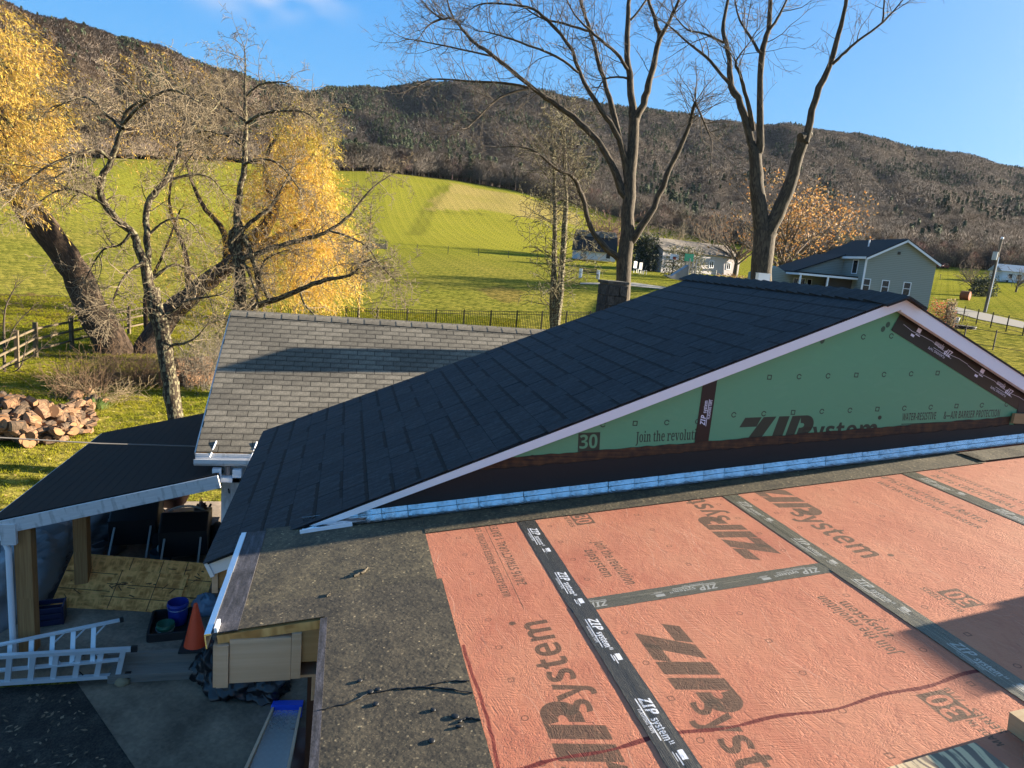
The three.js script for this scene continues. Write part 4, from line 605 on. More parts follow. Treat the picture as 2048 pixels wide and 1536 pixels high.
// ---------------------------------------------------------------- lean-to porch with a black roof
const porch = thing('lean_to_porch', 'lean-to porch with a black roof, white rake beam and timber posts', 'porch', V(0, 0, 0));
{
  const PX = -4.62, PY = 2.36, QX = -1.71, QY = 3.075, PZ = -10.2, PF = -14.75, pa = Math.atan2(QY - PY, QX - PX), pl = Math.hypot(QX - PX, QY - PY);
  const roofM = std({ color: lin(0.0075, 0.008, 0.010), map: T.shing, roughness: 0.95 });
  const dk = part(porch, 'roof', bx(0, pl, -0.09, 0.0, PF - PZ, 0), roofM, V(PX, PY, PZ), [0, 0, pa]);
  for (let k = 0; k < 18; k++) { const g = bx(0, 0.18, 0, 0.003, PF - PZ - 0.02, 0.02); g.rotateZ(0.012); part(dk, 'shingle_course', g, roofM, V(k * 0.165 - 0.02, 0.002, 0)); }
  part(porch, 'rake_beam', bx(-0.02, pl, -0.2, -0.012, 0.021, 0.065), M.white, V(PX, PY, PZ), [0, 0, pa]);
  part(porch, 'eave_board', bar(V(PX - 0.02, PY - 0.07, PZ), V(PX - 0.02, PY - 0.07, PF), 0.03, 0.13), M.white);
  part(porch, 'rear_beam', bx(0, pl, -0.26, -0.1, PF - PZ + 0.1, PF - PZ + 0.2), M.wood, V(PX, PY, PZ), [0, 0, pa]);
  const tim = std({ color: lin(0.46, 0.25, 0.10), map: T.woodV, roughness: 0.85 });
  const pz = PZ - 0.02, p0 = atZ(48, 1200, pz), p1 = atZ(163, 1060, PZ - 1.6);
  const roofAt = x => PY + (x - PX) * Math.tan(pa) - 0.12;
  part(porch, 'post', bx(p0.x - 0.085, p0.x + 0.125, 0.02, roofAt(p0.x), pz - 0.15, pz + 0.02), tim); part(porch, 'post', bx(p1.x - 0.1, p1.x + 0.1, SLAB, roofAt(p1.x), PZ - 1.7, PZ - 1.52), tim);
  const p2 = atZ(237, 1030, PF + 0.3); part(porch, 'post', bx(p2.x - 0.07, p2.x + 0.07, SLAB, roofAt(p2.x), PF + 0.2, PF + 0.34), M.white);
  // downspout beside the front post, with its elbow under the eave
  const b = new MB(), dx = p0.x - 0.14; b.tube([V(PX - 0.22, PY - 0.17, pz + 0.02), V(PX - 0.02, PY - 0.18, pz + 0.03), V(dx - 0.06, PY - 0.24, pz + 0.04), V(dx, PY - 0.4, pz + 0.05), V(dx, 0.1, pz + 0.05)], [0.04, 0.04, 0.042, 0.042, 0.042], 8); part(porch, 'downspout', b.geo(), M.trim);
  part(porch, 'beam_end', bx(p0.x - 0.2, p0.x - 0.02, roofAt(p0.x) - 0.28, roofAt(p0.x) + 0.02, PZ + 0.021, PZ + 0.09), M.white);
}
{ // overhead cable over the porch roof to the hooks
  const b = new MB(), a = atD(-40, 873, 9.2), m = atD(200, 887, 10), c = atD(395, 893, 10.6), e = V(-1.25, GYE + 0.045, GZE - 0.06), pts = [];
  for (const [p, q] of [[a, m], [m, c], [c, e]]) for (let k = 0; k < 8; k++) pts.push(p.clone().lerp(q, k / 8)); pts.push(e, V(3.5, GYE + 0.1, GZE + 0.05));
  b.tube(pts, pts.map(() => 0.011), 6); setTag(part(scene, 'overhead_cable', b.geo(), std({ color: lin(0.12, 0.11, 0.10), roughness: 0.6 })), 'thin dark service cable crossing above the porch roof to the gutter hooks', 'cable');
}
// ---------------------------------------------------------------- trees
const barkM = (c, t = T.bark) => std({ color: c, map: t, roughness: 0.95, bumpMap: T.barkB, bumpScale: 0.012 });
const leafM = new THREE.MeshPhysicalMaterial({ vertexColors: true, side: THREE.DoubleSide, roughness: 0.95, transmission: 0.4, thickness: 0 });
const rv = () => V(R(-1, 1), R(-1, 1), R(-1, 1));
// a wandering branch with side branches of its own, down to twigs
function grow(b, p, dir, len, r, lv, o) {
  const n = lv > 1 ? 6 : lv > 0 ? 4 : 3, pts = [p.clone()], d = dir.clone().normalize(), rr = [r];
  for (let i = 1; i <= n; i++) { d.addScaledVector(rv(), o.wob).addScaledVector(V(0, 1, 0), lv === 0 ? o.lift0 : o.lift).normalize(); pts.push(pts[i - 1].clone().addScaledVector(d, len / n)); rr.push(Math.max(o.rmin, r * (1 - 0.8 * i / n))); }
  b.tube(pts, rr, lv > 1 ? 6 : lv > 0 ? 4 : 3);
  if (o.ends && lv === 0) o.ends.push([pts[n].clone(), d.clone()]);
  if (lv <= 0) return;
  const m = Math.max(2, Math.round(o.kids[lv - 1] * R(0.7, 1.3)));
  for (let k = 0; k < m; k++) { const t = 0.2 + 0.8 * (k + R()) / m, f = t * n, i = Math.min(n - 1, f | 0), q = pts[i].clone().lerp(pts[i + 1], f - i), tg = pts[i + 1].clone().sub(pts[i]).normalize(); let s = rv(); s.addScaledVector(tg, -s.dot(tg)).normalize(); grow(b, q, tg.multiplyScalar(o.fwd).add(s), len * R(0.32, 0.6) * (1.15 - 0.5 * t), Math.max(o.rmin, rr[i] * 0.55), lv - 1, o); }
}
// limbs drawn along the photo's own branches: [column, row, width in pixels], at a real distance with depth of their own
function limbPts(l, D) {
  const out = [], n = l.p.length, dz = l.dz || 0, z0 = l.z0 || 0;
  for (let i = 0; i < n - 1; i++) for (let k = 0; k < 4; k++) { const t = k / 4, q = i => l.p[clamp(i, 0, n - 1)], cr = c => { const a = q(i - 1)[c], b = q(i)[c], d = q(i + 1)[c], e = q(i + 2)[c]; return 0.5 * (2 * b + (d - a) * t + (2 * a - 5 * b + 4 * d - e) * t * t + (3 * b - a - 3 * d + e) * t * t * t); }; const dd = D + z0 + dz * (i + t) / (n - 1); out.push([atD(cr(0), cr(1), dd), Math.max(0.4, lerp(q(i)[2], q(i + 1)[2], t)) * dd / (4 * FPX)]); }
  const e = l.p[n - 1], dd = D + z0 + dz; out.push([atD(e[0], e[1], dd), Math.max(0.4, e[2]) * dd / (4 * FPX)]); return out;
}
function tracedTree(t, D, limbs, mat, o) {
  const trunk = new MB(), boughs = [new MB(), new MB()], twig = new MB();
  limbs.forEach((l, li) => {
    const q = limbPts(l, D), b = l.trunk ? trunk : boughs[l.g || 0];
    const pts = q.map(a => a[0].clone().add(rv().multiplyScalar(a[1] * (l.trunk ? 0.12 : 0.3)))); b.tube(pts, q.map(a => a[1] * R(0.93, 1.07)), l.trunk ? 12 : 7);
    const L = q.reduce((s, a, i) => i ? s + a[0].distanceTo(q[i - 1][0]) : 0, 0), m = Math.round(L * (l.dens ?? o.dens));
    for (let k = 0; k < m; k++) {
      const f = lerp(l.from ?? 0.25, 1, (k + R()) / m) * (q.length - 1), i = Math.min(q.length - 2, f | 0), p = q[i][0].clone().lerp(q[i + 1][0], f - i), tg = q[i + 1][0].clone().sub(q[i][0]).normalize(); let s = rv(); s.y += o.up ?? 0.2; s.addScaledVector(tg, -s.dot(tg)).normalize();
      const lv = R() < o.big ? 2 : 1; grow(twig, p, tg.multiplyScalar(o.fwd).add(s), (lv === 2 ? o.len : o.len * 0.55) * R(0.6, 1.25), Math.min(q[i][1] * 0.5, lv === 2 ? o.r : o.r * 0.6), lv, o);
    }
    if (!l.trunk || l.tip) { const i = q.length - 1, tg = q[i][0].clone().sub(q[i - 1][0]).normalize(); for (let k = 0; k < 3; k++) grow(twig, q[i][0], tg.clone().addScaledVector(rv(), 0.5), o.len * R(0.6, 1.1), Math.min(q[i][1] * 0.8, o.r), 2, o); }
  });
  const g = t.position; const shift = x => { const q = x.geo(); q.translate(-g.x, -g.y, -g.z); return q; };
  if (!trunk.empty) part(t, 'trunk', shift(trunk), mat); for (const q of boughs) if (!q.empty) part(t, 'bough', shift(q), mat); if (!twig.empty) stuff(part(t, 'twigs', shift(twig), o.twigMat || mat));
  
}
const baseAt = (px, py, D) => { const p = atD(px, py, D); p.y = ground(p.x, p.z); return p; };
const down = (px, py, D, w, w2) => { const p = atD(px, py, D), g = ground(p.x, p.z); return [p, V(p.x, g - 0.2, p.z)]; };

rnd = mulberry(101);
{ // two tall bare trees beyond the outbuilding
  const m = barkM(lin(0.085, 0.07, 0.053)), tw = std({ color: lin(0.085, 0.068, 0.055), roughness: 0.95 });
  const o = { wob: 0.30, lift: 0.05, lift0: 0.05, kids: [4, 4], fwd: 0.75, dens: 4.2, big: 0.45, len: 2.2, r: 0.022, rmin: 0.0062, up: 0.25, twigMat: tw };
  const D1 = 33, t1 = thing('bare_tree', 'tall leafless tree with arching limbs rising behind the stone chimney', 'tree', baseAt(1240, 560, D1));
  tracedTree(t1, D1, [
    { trunk: 1, dens: 0, p: [[1236, 760, 36.8], [1242, 640, 34.4], [1250, 525, 29.6], [1259, 393, 24], [1268, 239, 21.6]] },
    { dz: 1, dens: 1.2, p: [[1268, 245, 16], [1260, 168, 14.4], [1254, 92, 11.2], [1258, 10, 8.8], [1262, -90, 5.6]] },
    { dz: -1, dens: 1.2, p: [[1268, 250, 17.6], [1291, 195, 14.4], [1303, 148, 12.8], [1318, 78, 11.2], [1310, 39, 8], [1291, -20, 5.6], [1280, -90, 3.2]] },
    { dz: -1.5, z0: -0.8, p: [[1317, 82, 8.8], [1342, 35, 7.2], [1359, -5, 5.6], [1378, -80, 3.2]] },
    { dz: -2, p: [[1265, 485, 17.6], [1307, 414, 12], [1342, 332, 10.4], [1373, 266, 8.8], [1391, 203, 6.4]], from: 0.8 },
    { z0: -2, p: [[1391, 205, 4.8], [1404, 234, 4], [1420, 273, 2.4]], from: 0 },
    { dz: 2.5, p: [[1254, 400, 17.6], [1208, 301, 13.6], [1160, 246, 12], [1106, 205, 10.4], [1054, 167, 8.8], [983, 109, 7.2], [942, 79, 6.4], [908, 38, 4.8], [884, 38, 4], [853, 14, 2.4]] },
    { z0: 2.3, p: [[908, 38, 4], [894, 0, 3.2], [884, -70, 1.6]] }, { z0: 1.6, dz: 1, p: [[1058, 176, 5.6], [1010, 167, 4.8], [928, 162, 4], [863, 159, 3.2], [825, 178, 1.6]] },
    { z0: 1.6, dz: -1, p: [[1054, 178, 4.8], [1000, 195, 4], [959, 232, 3.2], [935, 256, 2]] }, { z0: 1.8, dz: 2, p: [[983, 112, 4], [901, 94, 3.2], [822, 79, 2]] }, { z0: 2.4, p: [[884, 38, 3.2], [856, 52, 2.4], [839, 75, 1.6]] },
    { dz: -2.5, p: [[1256, 370, 16], [1239, 280, 12], [1201, 219, 9.6], [1160, 147, 8], [1143, 99, 7.2], [1095, 41, 6.4], [1054, 14, 4.8], [969, 7, 3.2], [940, 20, 1.6]] },
    { z0: -1.6, dz: -1.5, p: [[1157, 145, 4.8], [1113, 113, 4.8], [1041, 85, 4], [990, 68, 3.2], [952, 61, 1.6]] },
    { dz: 1.5, p: [[1254, 340, 13.6], [1225, 219, 11.2], [1201, 137, 8.8], [1181, 61, 7.2], [1166, 20, 5.6], [1150, -40, 4]] }, { z0: 1.2, dz: 1, p: [[1181, 63, 5.6], [1130, 48, 4.8], [1078, 34, 3.2], [1030, 0, 2.4]] },
    { dz: 1, p: [[1256, 157, 4.8], [1235, 154, 4], [1208, 160, 3.2], [1190, 190, 1.6]] }, { dz: -1.5, p: [[1255, 140, 7.2], [1232, 106, 6.4], [1188, 68, 4.8], [1150, 30, 3.2], [1120, -30, 2.4]] },
    { dz: -3, p: [[1240, 520, 15.2], [1188, 468, 10.4], [1164, 393, 9.6], [1143, 352, 7.2], [1113, 338, 5.6], [1058, 297, 4], [993, 294, 1.6]] },
    { z0: 0.5, p: [[1262, 40, 4.8], [1300, -10, 4], [1340, -80, 2.4]] },
  ], m, o);
  const D2 = 29, t2 = thing('bare_tree', 'forked leafless tree with a sawn limb scar standing beyond the new roof ridge', 'tree', baseAt(1526, 555, D2));
  tracedTree(t2, D2, [
    { trunk: 1, dens: 0, p: [[1508, 760, 47.5], [1516, 640, 44.9], [1522, 545, 40.9], [1530, 462, 44.9]] }, { trunk: 1, dens: 0, p: [[1524, 470, 30.4], [1514, 371, 26.4], [1508, 297, 21.8]] },
    { dz: 1, p: [[1508, 305, 17.2], [1482, 211, 14.5], [1463, 172, 12.5], [1459, 117, 9.9], [1447, 59, 7.9], [1457, -5, 5.9], [1466, -90, 3.3]], dens: 1 },
    { z0: 0.5, dz: 2, p: [[1464, 175, 7.3], [1420, 121, 5.9], [1377, 86, 4.6], [1338, 51, 2.6], [1322, 40, 1.6]] }, { z0: 0.8, dz: -1, p: [[1448, 86, 5.3], [1410, 68, 4], [1376, 60, 3.3], [1352, 35, 2]] },
    { dz: -1, p: [[1507, 260, 9.9], [1493, 195, 7.9], [1480, 150, 6.6], [1471, 129, 5.3], [1478, 112, 3.3], [1500, 84, 2]] },
    { dz: -1, p: [[1514, 310, 17.2], [1521, 273, 14.5], [1523, 117, 11.9], [1537, 59, 9.9], [1541, -5, 7.9], [1548, -90, 4.6]], dens: 0.9 }, { z0: -1, p: [[1541, 58, 5.9], [1560, 28, 5.3], [1576, -5, 4], [1600, -60, 2]] },
    { z0: -0.6, dz: 1, p: [[1520, 106, 6.6], [1498, 70, 5.3], [1480, 40, 4], [1471, 5, 3.3], [1465, -70, 2]] },
    { trunk: 1, dens: 0, dz: -0.8, p: [[1536, 462, 30.4], [1572, 391, 26.4], [1596, 313, 21.8], [1606, 275, 20.5]] }, { z0: -0.8, dz: -1.5, dens: 0.5, p: [[1610, 285, 15.8], [1631, 195, 13.9], [1662, 125, 11.2], [1682, 51, 9.2], [1693, -5, 7.3], [1702, -90, 4.6]] },
    { z0: -1.6, dz: -1, p: [[1664, 128, 6.6], [1690, 104, 5.9], [1717, 82, 5.3], [1767, 43, 4], [1807, -2, 2.6], [1840, -50, 1.6]], dens: 3 }, { z0: -2, p: [[1765, 45, 4], [1768, 10, 3.3], [1768, -40, 2]] },
  ], m, Object.assign({}, o, { dens: 3.2 }));
  const cut = atD(1612, 272, D2 - 0.85); part(t2, 'cut_limb', rod(cut.clone().sub(t2.position).add(V(-0.25, -0.1, 0)), cut.clone().sub(t2.position).add(V(0.2, 0.07, -0.05)), 0.2, 0.15, 12), m); part(t2, 'sawn_face', new THREE.SphereGeometry(0.13, 12, 8).scale(0.5, 1, 1), std({ color: lin(0.5, 0.44, 0.36), roughness: 0.9 }), cut.clone().sub(t2.position).add(V(0.2, 0.07, -0.03)));
}
{ // young bare trees near the iron fence
  const m = barkM(lin(0.36, 0.33, 0.26), T.lichen), o = { wob: 0.2, lift: -0.01, lift0: -0.03, kids: [4, 4], fwd: 0.55, dens: 7, big: 0.5, len: 2.7, r: 0.026, rmin: 0.016, up: 0.15 };
  const D = 46; const a = thing('slender_tree', 'slender twin stemmed bare tree standing just inside the black iron fence', 'tree', baseAt(1112, 655, D));
  tracedTree(a, D, [{ trunk: 1, tip: 1, from: 0.1, p: [[1106, 668, 17], [1107, 560, 13], [1110, 440, 9], [1108, 340, 6], [1106, 300, 3]], dz: 0.4 }, { trunk: 1, tip: 1, from: 0.15, p: [[1112, 662, 17], [1122, 560, 13], [1131, 420, 10], [1130, 330, 8], [1128, 258, 3]], dz: -0.4 }], m, o);
  const s = thing('slender_tree', 'thin leafless sapling half hidden by the golden willow crown', 'tree', baseAt(712, 620, 40)); tracedTree(s, 40, [{ trunk: 1, tip: 1, from: 0.2, p: [[716, 640, 5], [722, 560, 4], [738, 480, 3], [742, 420, 2]] }], m, Object.assign({}, o, { len: 1.1, rmin: 0.01 }));
  const w = thing('thin_shrub', 'thin leafless shrub growing beside the wooden rail fence', 'shrub', baseAt(8, 740, 24)); tracedTree(w, 24, [{ trunk: 1, tip: 1, p: [[10, 770, 6], [8, 690, 5], [10, 620, 3], [30, 575, 2]] }, { p: [[9, 700, 3], [32, 650, 2], [60, 620, 1.5]] }, { p: [[9, 750, 4], [40, 735, 3], [52, 690, 2]] }, { p: [[9, 735, 3], [60, 715, 2], [100, 680, 1.5]] }], barkM(lin(0.1, 0.08, 0.06)), Object.assign({}, o, { dens: 4, len: 0.6, rmin: 0.003, big: 0.2 }));
}
{ // two apple trees behind the porch, bare, with lichen on the bark
  const m = barkM(lin(0.22, 0.195, 0.15), T.lichen), tw = std({ color: lin(0.16, 0.125, 0.08), roughness: 0.95 });
  const o = { wob: 0.34, lift: -0.03, lift0: -0.05, kids: [5, 6], fwd: 0.5, dens: 11, big: 0.45, len: 0.95, r: 0.015, rmin: 0.0046, up: 0.1, twigMat: tw };
  const D = 17; const a = thing('apple_tree', 'crooked bare apple tree with mottled bark, nearest the porch roof', 'tree', baseAt(385, 1040, D));
  tracedTree(a, D, [
    { trunk: 1, dens: 0.3, p: [[384, 1075, 40], [378, 985, 36], [352, 840, 31], [338, 745, 30], [320, 650, 30], [302, 575, 28]] },
    { dz: -1, dens: 8, p: [[303, 580, 22], [285, 520, 17], [266, 470, 16], [240, 445, 14], [212, 410, 14], [200, 372, 14], [222, 318, 12], [243, 262, 10], [256, 220, 7], [300, 196, 4], [330, 190, 2]] },
    { dz: 1, dens: 6.4, p: [[300, 560, 14], [294, 480, 13], [296, 412, 13], [325, 368, 12], [350, 325, 11], [365, 285, 9], [400, 262, 6], [440, 268, 3]] },
    { z0: -0.8, dz: -1, dens: 14.4, p: [[222, 318, 9], [190, 300, 7], [155, 308, 6], [100, 330, 5], [40, 372, 3]] }, { z0: -0.9, dz: 1, dens: 14.4, p: [[245, 258, 8], [205, 222, 6], [170, 195, 5], [120, 210, 3]] }, { z0: -0.9, dz: -1.5, dens: 14.4, p: [[248, 246, 8], [290, 205, 6], [340, 180, 5], [390, 200, 3]] },
    { z0: -0.5, dz: 1, dens: 12.8, p: [[198, 372, 8], [180, 350, 6], [150, 335, 5], [110, 355, 3]] }, { z0: -0.3, dens: 11.2, p: [[262, 465, 7], [240, 490, 5], [205, 500, 4], [170, 560, 2]] }, { z0: 0.8, dz: 1, dens: 14.4, p: [[365, 285, 7], [395, 240, 5], [430, 215, 4], [450, 180, 2]] },
    { z0: -0.4, dz: -0.8, dens: 14.4, p: [[216, 415, 6], [165, 385, 5], [120, 380, 4], [70, 410, 2]] }, { z0: 0.5, dz: 0.6, dens: 12.8, p: [[325, 368, 6], [375, 350, 5], [420, 355, 3], [450, 390, 2]] }, { z0: 0.2, dens: 11.2, p: [[296, 470, 6], [335, 440, 4], [375, 440, 3], [400, 470, 2]] },
    { dens: 8, p: [[318, 640, 10], [345, 622, 7], [380, 600, 5], [440, 590, 3]] }, { dens: 8, p: [[325, 680, 8], [350, 690, 6], [385, 680, 4], [410, 655, 2]] },
    { z0: -0.2, dz: -1.2, dens: 11.2, p: [[285, 525, 9], [255, 545, 6], [230, 590, 4], [215, 640, 2]] }, { z0: 0.3, dz: 0.8, dens: 11.2, p: [[302, 560, 8], [345, 530, 5], [385, 545, 4], [420, 600, 2]] },
  ], m, o);
  const D3 = 20.5; const b = thing('apple_tree', 'bare apple tree with drooping limbs and pale broken stub, behind the grey shingled roof', 'tree', baseAt(480, 660, D3));
  tracedTree(b, D3, [
    { trunk: 1, dens: 1, p: [[470, 720, 30], [478, 640, 26], [481, 560, 22], [474, 500, 20], [480, 455, 19]] }, { dens: 4, dz: 0.6, p: [[480, 458, 18], [474, 415, 14], [484, 365, 12], [490, 300, 11], [491, 240, 9], [490, 190, 6], [491, 130, 3], [489, 96, 2]] },
    { dz: -1.5, dens: 8, p: [[478, 620, 16], [540, 602, 12], [600, 580, 10], [650, 560, 9], [700, 550, 6], [740, 520, 4], [790, 560, 2]] }, { dz: 1, dens: 9.6, p: [[483, 520, 14], [530, 500, 11], [565, 490, 10], [620, 475, 9], [660, 460, 7], [700, 430, 6], [740, 380, 4], [778, 352, 2]] },
    { dens: 8, p: [[488, 470, 12], [505, 520, 10], [515, 570, 8], [500, 610, 7], [455, 640, 5]] }, { dens: 6.4, p: [[470, 455, 10], [460, 470, 9], [462, 500, 8], [490, 530, 6]] }, { dz: 0.5, dens: 9.6, p: [[490, 455, 9], [520, 430, 8], [545, 410, 6], [580, 345, 3]] },
    { dens: 14.4, dz: -1, p: [[488, 250, 7], [520, 230, 6], [560, 222, 5], [610, 225, 3], [640, 250, 2]] }, { dens: 14.4, dz: 1, p: [[489, 240, 7], [450, 215, 5], [420, 190, 4], [380, 200, 2]] }, { dens: 12.8, p: [[490, 195, 5], [520, 170, 4], [570, 165, 3], [600, 190, 2]] }, { dens: 12.8, dz: -0.7, p: [[486, 330, 6], [520, 318, 5], [560, 330, 4], [600, 380, 2]] },
    { dens: 9.6, p: [[540, 600, 8], [520, 560, 6], [530, 520, 4], [560, 505, 3]] }, { dens: 9.6, p: [[600, 580, 5], [610, 610, 4], [640, 640, 2]] }, { dens: 12.8, dz: 0.8, p: [[480, 290, 5], [440, 265, 4], [400, 290, 3], [370, 330, 2]] },
    { dens: 12.8, dz: -1, p: [[660, 462, 5], [700, 475, 4], [740, 500, 3], [770, 560, 2]] }, { dens: 11.2, dz: -1, p: [[490, 530, 7], [515, 600, 5], [490, 650, 3]] },
  ], m, Object.assign({}, o, { dens: 11.2, len: 1.05, rmin: 0.0055 }));
  const st = atD(463, 468, D3 - 0.3).sub(b.position); part(b, 'broken_stub', rod(st.clone().add(V(-0.02, -0.25, 0)), st.clone().add(V(0.35, 0.22, 0)), 0.05, 0.035, 9), std({ color: lin(0.26, 0.225, 0.17), map: T.lichen, roughness: 0.9 }));
}
{ // old willow in yellow leaf: two leaning trunks from one stool, long strands of narrow leaves blown sideways
  const m = barkM(lin(0.075, 0.05, 0.033)), D = 29.5; const t = thing('willow_tree', 'old yellow leaved willow with two dark trunks leaning apart from one stump', 'tree', baseAt(260, 740, D));
  const tw = std({ color: lin(0.19, 0.115, 0.06), roughness: 0.95 });
  const o = { wob: 0.3, lift: 0.0, lift0: -0.12, kids: [4, 4], fwd: 0.5, dens: 2.4, big: 0.2, len: 0.9, r: 0.012, rmin: 0.004, up: 0.3, twigMat: tw };
  tracedTree(t, D, [
    { trunk: 1, dens: 9, from: 0.05, dz: -3, p: [[262, 770, 84], [228, 700, 66], [190, 625, 58], [150, 545, 54], [110, 480, 52], [50, 410, 50], [-10, 340, 46], [-80, 260, 36]] },
    { trunk: 1, dens: 9, from: 0.05, dz: 3, p: [[286, 765, 78], [300, 690, 56], [345, 625, 42], [420, 560, 35], [490, 500, 31], [545, 430, 25], [548, 375, 15]] },
    { z0: 3, dens: 2, p: [[500, 495, 20], [560, 470, 14], [620, 430, 9], [650, 350, 4]] }, { z0: 2.5, dens: 2, p: [[545, 410, 14], [530, 330, 9], [560, 260, 6], [590, 210, 3]] }, { z0: 2.8, dens: 2, p: [[546, 400, 12], [600, 340, 8], [640, 290, 4]] }, { z0: 3, dens: 2, p: [[450, 535, 18], [450, 470, 12], [400, 400, 8], [370, 320, 4]] }, { z0: 3, dens: 2, p: [[380, 590, 14], [370, 500, 9], [340, 420, 6], [345, 340, 3]] },
    { g: 1, z0: -3, dens: 2, p: [[0, 345, 20], [10, 280, 16], [5, 200, 12], [20, 120, 6], [10, 40, 3]] }, { g: 1, z0: -3, dens: 2, p: [[10, 280, 10], [50, 220, 7], [80, 160, 4], [90, 110, 2]] }, { z0: 2, dens: 2, p: [[300, 690, 12], [290, 600, 8], [330, 500, 5], [360, 420, 3]] },
  ], m, o);
  // strands: hung from points within the crowns, the wind carrying them to one side
  const lf = new MB(), strands = new MB(); rnd = mulberry(202);
  const cols = [lin(0.66, 0.44, 0.06), lin(0.60, 0.33, 0.035), lin(0.70, 0.50, 0.09), lin(0.56, 0.45, 0.06), lin(0.60, 0.32, 0.04)];
  const crown = (cx, cy, rx, ry, dd, n, L, wind, per, tint) => { for (let k = 0; k < n; k++) { let x, y; do { x = R(-1, 1); y = R(-1, 1); } while (x * x + y * y > 1); const p = atD(cx + x * rx, cy + y * ry, dd + R(-2.6, 2.6)); let d = V(wind + R(-0.6, 0.6), -0.8 + R(-0.2, 1.1), R(-0.5, 0.5)).normalize(), len = L * R(0.5, 1.3); const pts = [p.clone()]; for (let s = 0; s < 6; s++) { d.y -= 0.10; d.addScaledVector(rv(), 0.12).normalize(); pts.push(pts[s].clone().addScaledVector(d, len / 6)); } strands.tube(pts, [5, 4.5, 4, 3.5, 3, 2.5, 2].map(q => q * 0.0011), 3);
      const tone = cols[R() * 5 | 0]; for (let s = 0; s < per; s++) { const f = (s + R()) / per * 6, i = Math.min(5, f | 0), q = pts[i].clone().lerp(pts[i + 1], f - i), dl = d.clone().addScaledVector(rv(), 0.9).normalize(), sd = rv().cross(dl).normalize(); q.addScaledVector(rv(), 0.07); const c = tone.clone().lerp(cols[R() * 5 | 0], 0.5).multiplyScalar(R(0.7, 1.25)); if (tint) c.lerp(tint, 0.5); lf.leaf(q, dl, sd, R(0.11, 0.22), R(0.018, 0.036), c); } } };
  const green = lin(0.42, 0.44, 0.05);
  crown(570, 440, 110, 150, D + 3, 1150, 1.5, 0.25, 26); crown(590, 330, 70, 100, D + 3, 480, 1.0, 0.15, 24); crown(650, 520, 80, 90, D + 3, 460, 1.0, 0.25, 22); crown(610, 260, 60, 70, D + 3, 130, 1.0, 0.15, 20, green); crown(640, 300, 30, 50, D + 3, 60, 1, 0.15, 20, green);
  crown(20, 230, 85, 170, D - 4, 620, 1.5, 0.75, 22); crown(0, 90, 60, 90, D - 4, 150, 1.0, 0.8, 18); crown(60, 300, 60, 70, D - 4, 170, 1.0, 0.6, 18);
  crown(300, 200, 140, 130, D + 4, 130, 1.5, 0.5, 12); crown(380, 400, 120, 140, D + 3, 260, 1.5, 0.4, 12); crown(430, 560, 120, 60, D + 3, 160, 1.1, 0.3, 12);
  const g = lf.geo(), s = strands.geo(); for (const q of [g, s]) q.translate(-t.position.x, -t.position.y, -t.position.z); stuff(part(t, 'foliage', g, leafM)); stuff(part(t, 'strands', s, tw));
}
// brush and dry stalks round the foot of the willow
function brush(name, label, spots, D, n, len, col, dir = V(0, 1, 0), rm = 0.004) {
  const t = thing(name, label, 'brush', baseAt(spots[0][0], spots[0][1], D)); const b = new MB(); const o = { wob: 0.35, lift: -0.03, lift0: -0.04, kids: [3, 3], fwd: 0.8, rmin: rm };
  for (const [x, y, rx] of spots) for (let k = 0; k < n; k++) { const p = onGround(x + R(-rx, rx), y + R(-6, 8)); grow(b, p, dir.clone().addScaledVector(rv(), 0.7), len * R(0.5, 1.3), 0.008, 1, o); }
  const g = b.geo(); g.translate(-t.position.x, -t.position.y, -t.position.z); stuff(part(t, 'stems', g, std({ color: col, roughness: 1 }))); return t;
}
rnd = mulberry(303);
brush('dry_brush', 'tangle of dry brown brush round the willow stump', [[200, 770, 70], [250, 765, 60], [300, 770, 50], [160, 790, 50]], 28, 110, 1.3, lin(0.15, 0.095, 0.055));
brush('dry_brush', 'pale dry vines sprawled over the end of the woodpile', [[150, 790, 60], [210, 800, 40]], 24, 60, 0.9, lin(0.30, 0.23, 0.13), V(0.8, 0.4, 0));
brush('dry_brush', 'thicket of grey bare stems against the outbuilding gable', [[420, 760, 26], [440, 730, 24], [400, 775, 30]], 23, 90, 1.9, lin(0.16, 0.135, 0.1));
// ---------------------------------------------------------------- things in the yard and on the porch
const blob = (rx, ry, rz, amp, f, seed, seg = 28) => { // a sagging cloth or plastic lump
  const g = new THREE.SphereGeometry(1, seg, Math.round(seg * 0.7)), p = g.attributes.position;
  for (let i = 0; i < p.count; i++) { const x = p.getX(i), y = p.getY(i), z = p.getZ(i), a = Math.atan2(z, x), n = fbm(Math.cos(a) * f + 7, (y + Math.sin(a)) * f + 3, 0, seed, 4) - 0.5, c = 1 - Math.abs(2 * fbm(Math.cos(a) * f * 1.7 + 2, (y * 1.4 + Math.sin(a)) * f * 1.7, 0, seed + 9, 3) - 1), k = 1 + amp * (n + 0.6 * (c - 0.6)); p.setXYZ(i, x * rx * k, Math.max(-0.35, y) * ry * k, z * rz * k); }
  g.computeVertexNormals(); return buv(g);
};
const cyl = (r0, r1, h, n = 24, open = false) => new THREE.CylinderGeometry(r1, r0, h, n, 1, open);
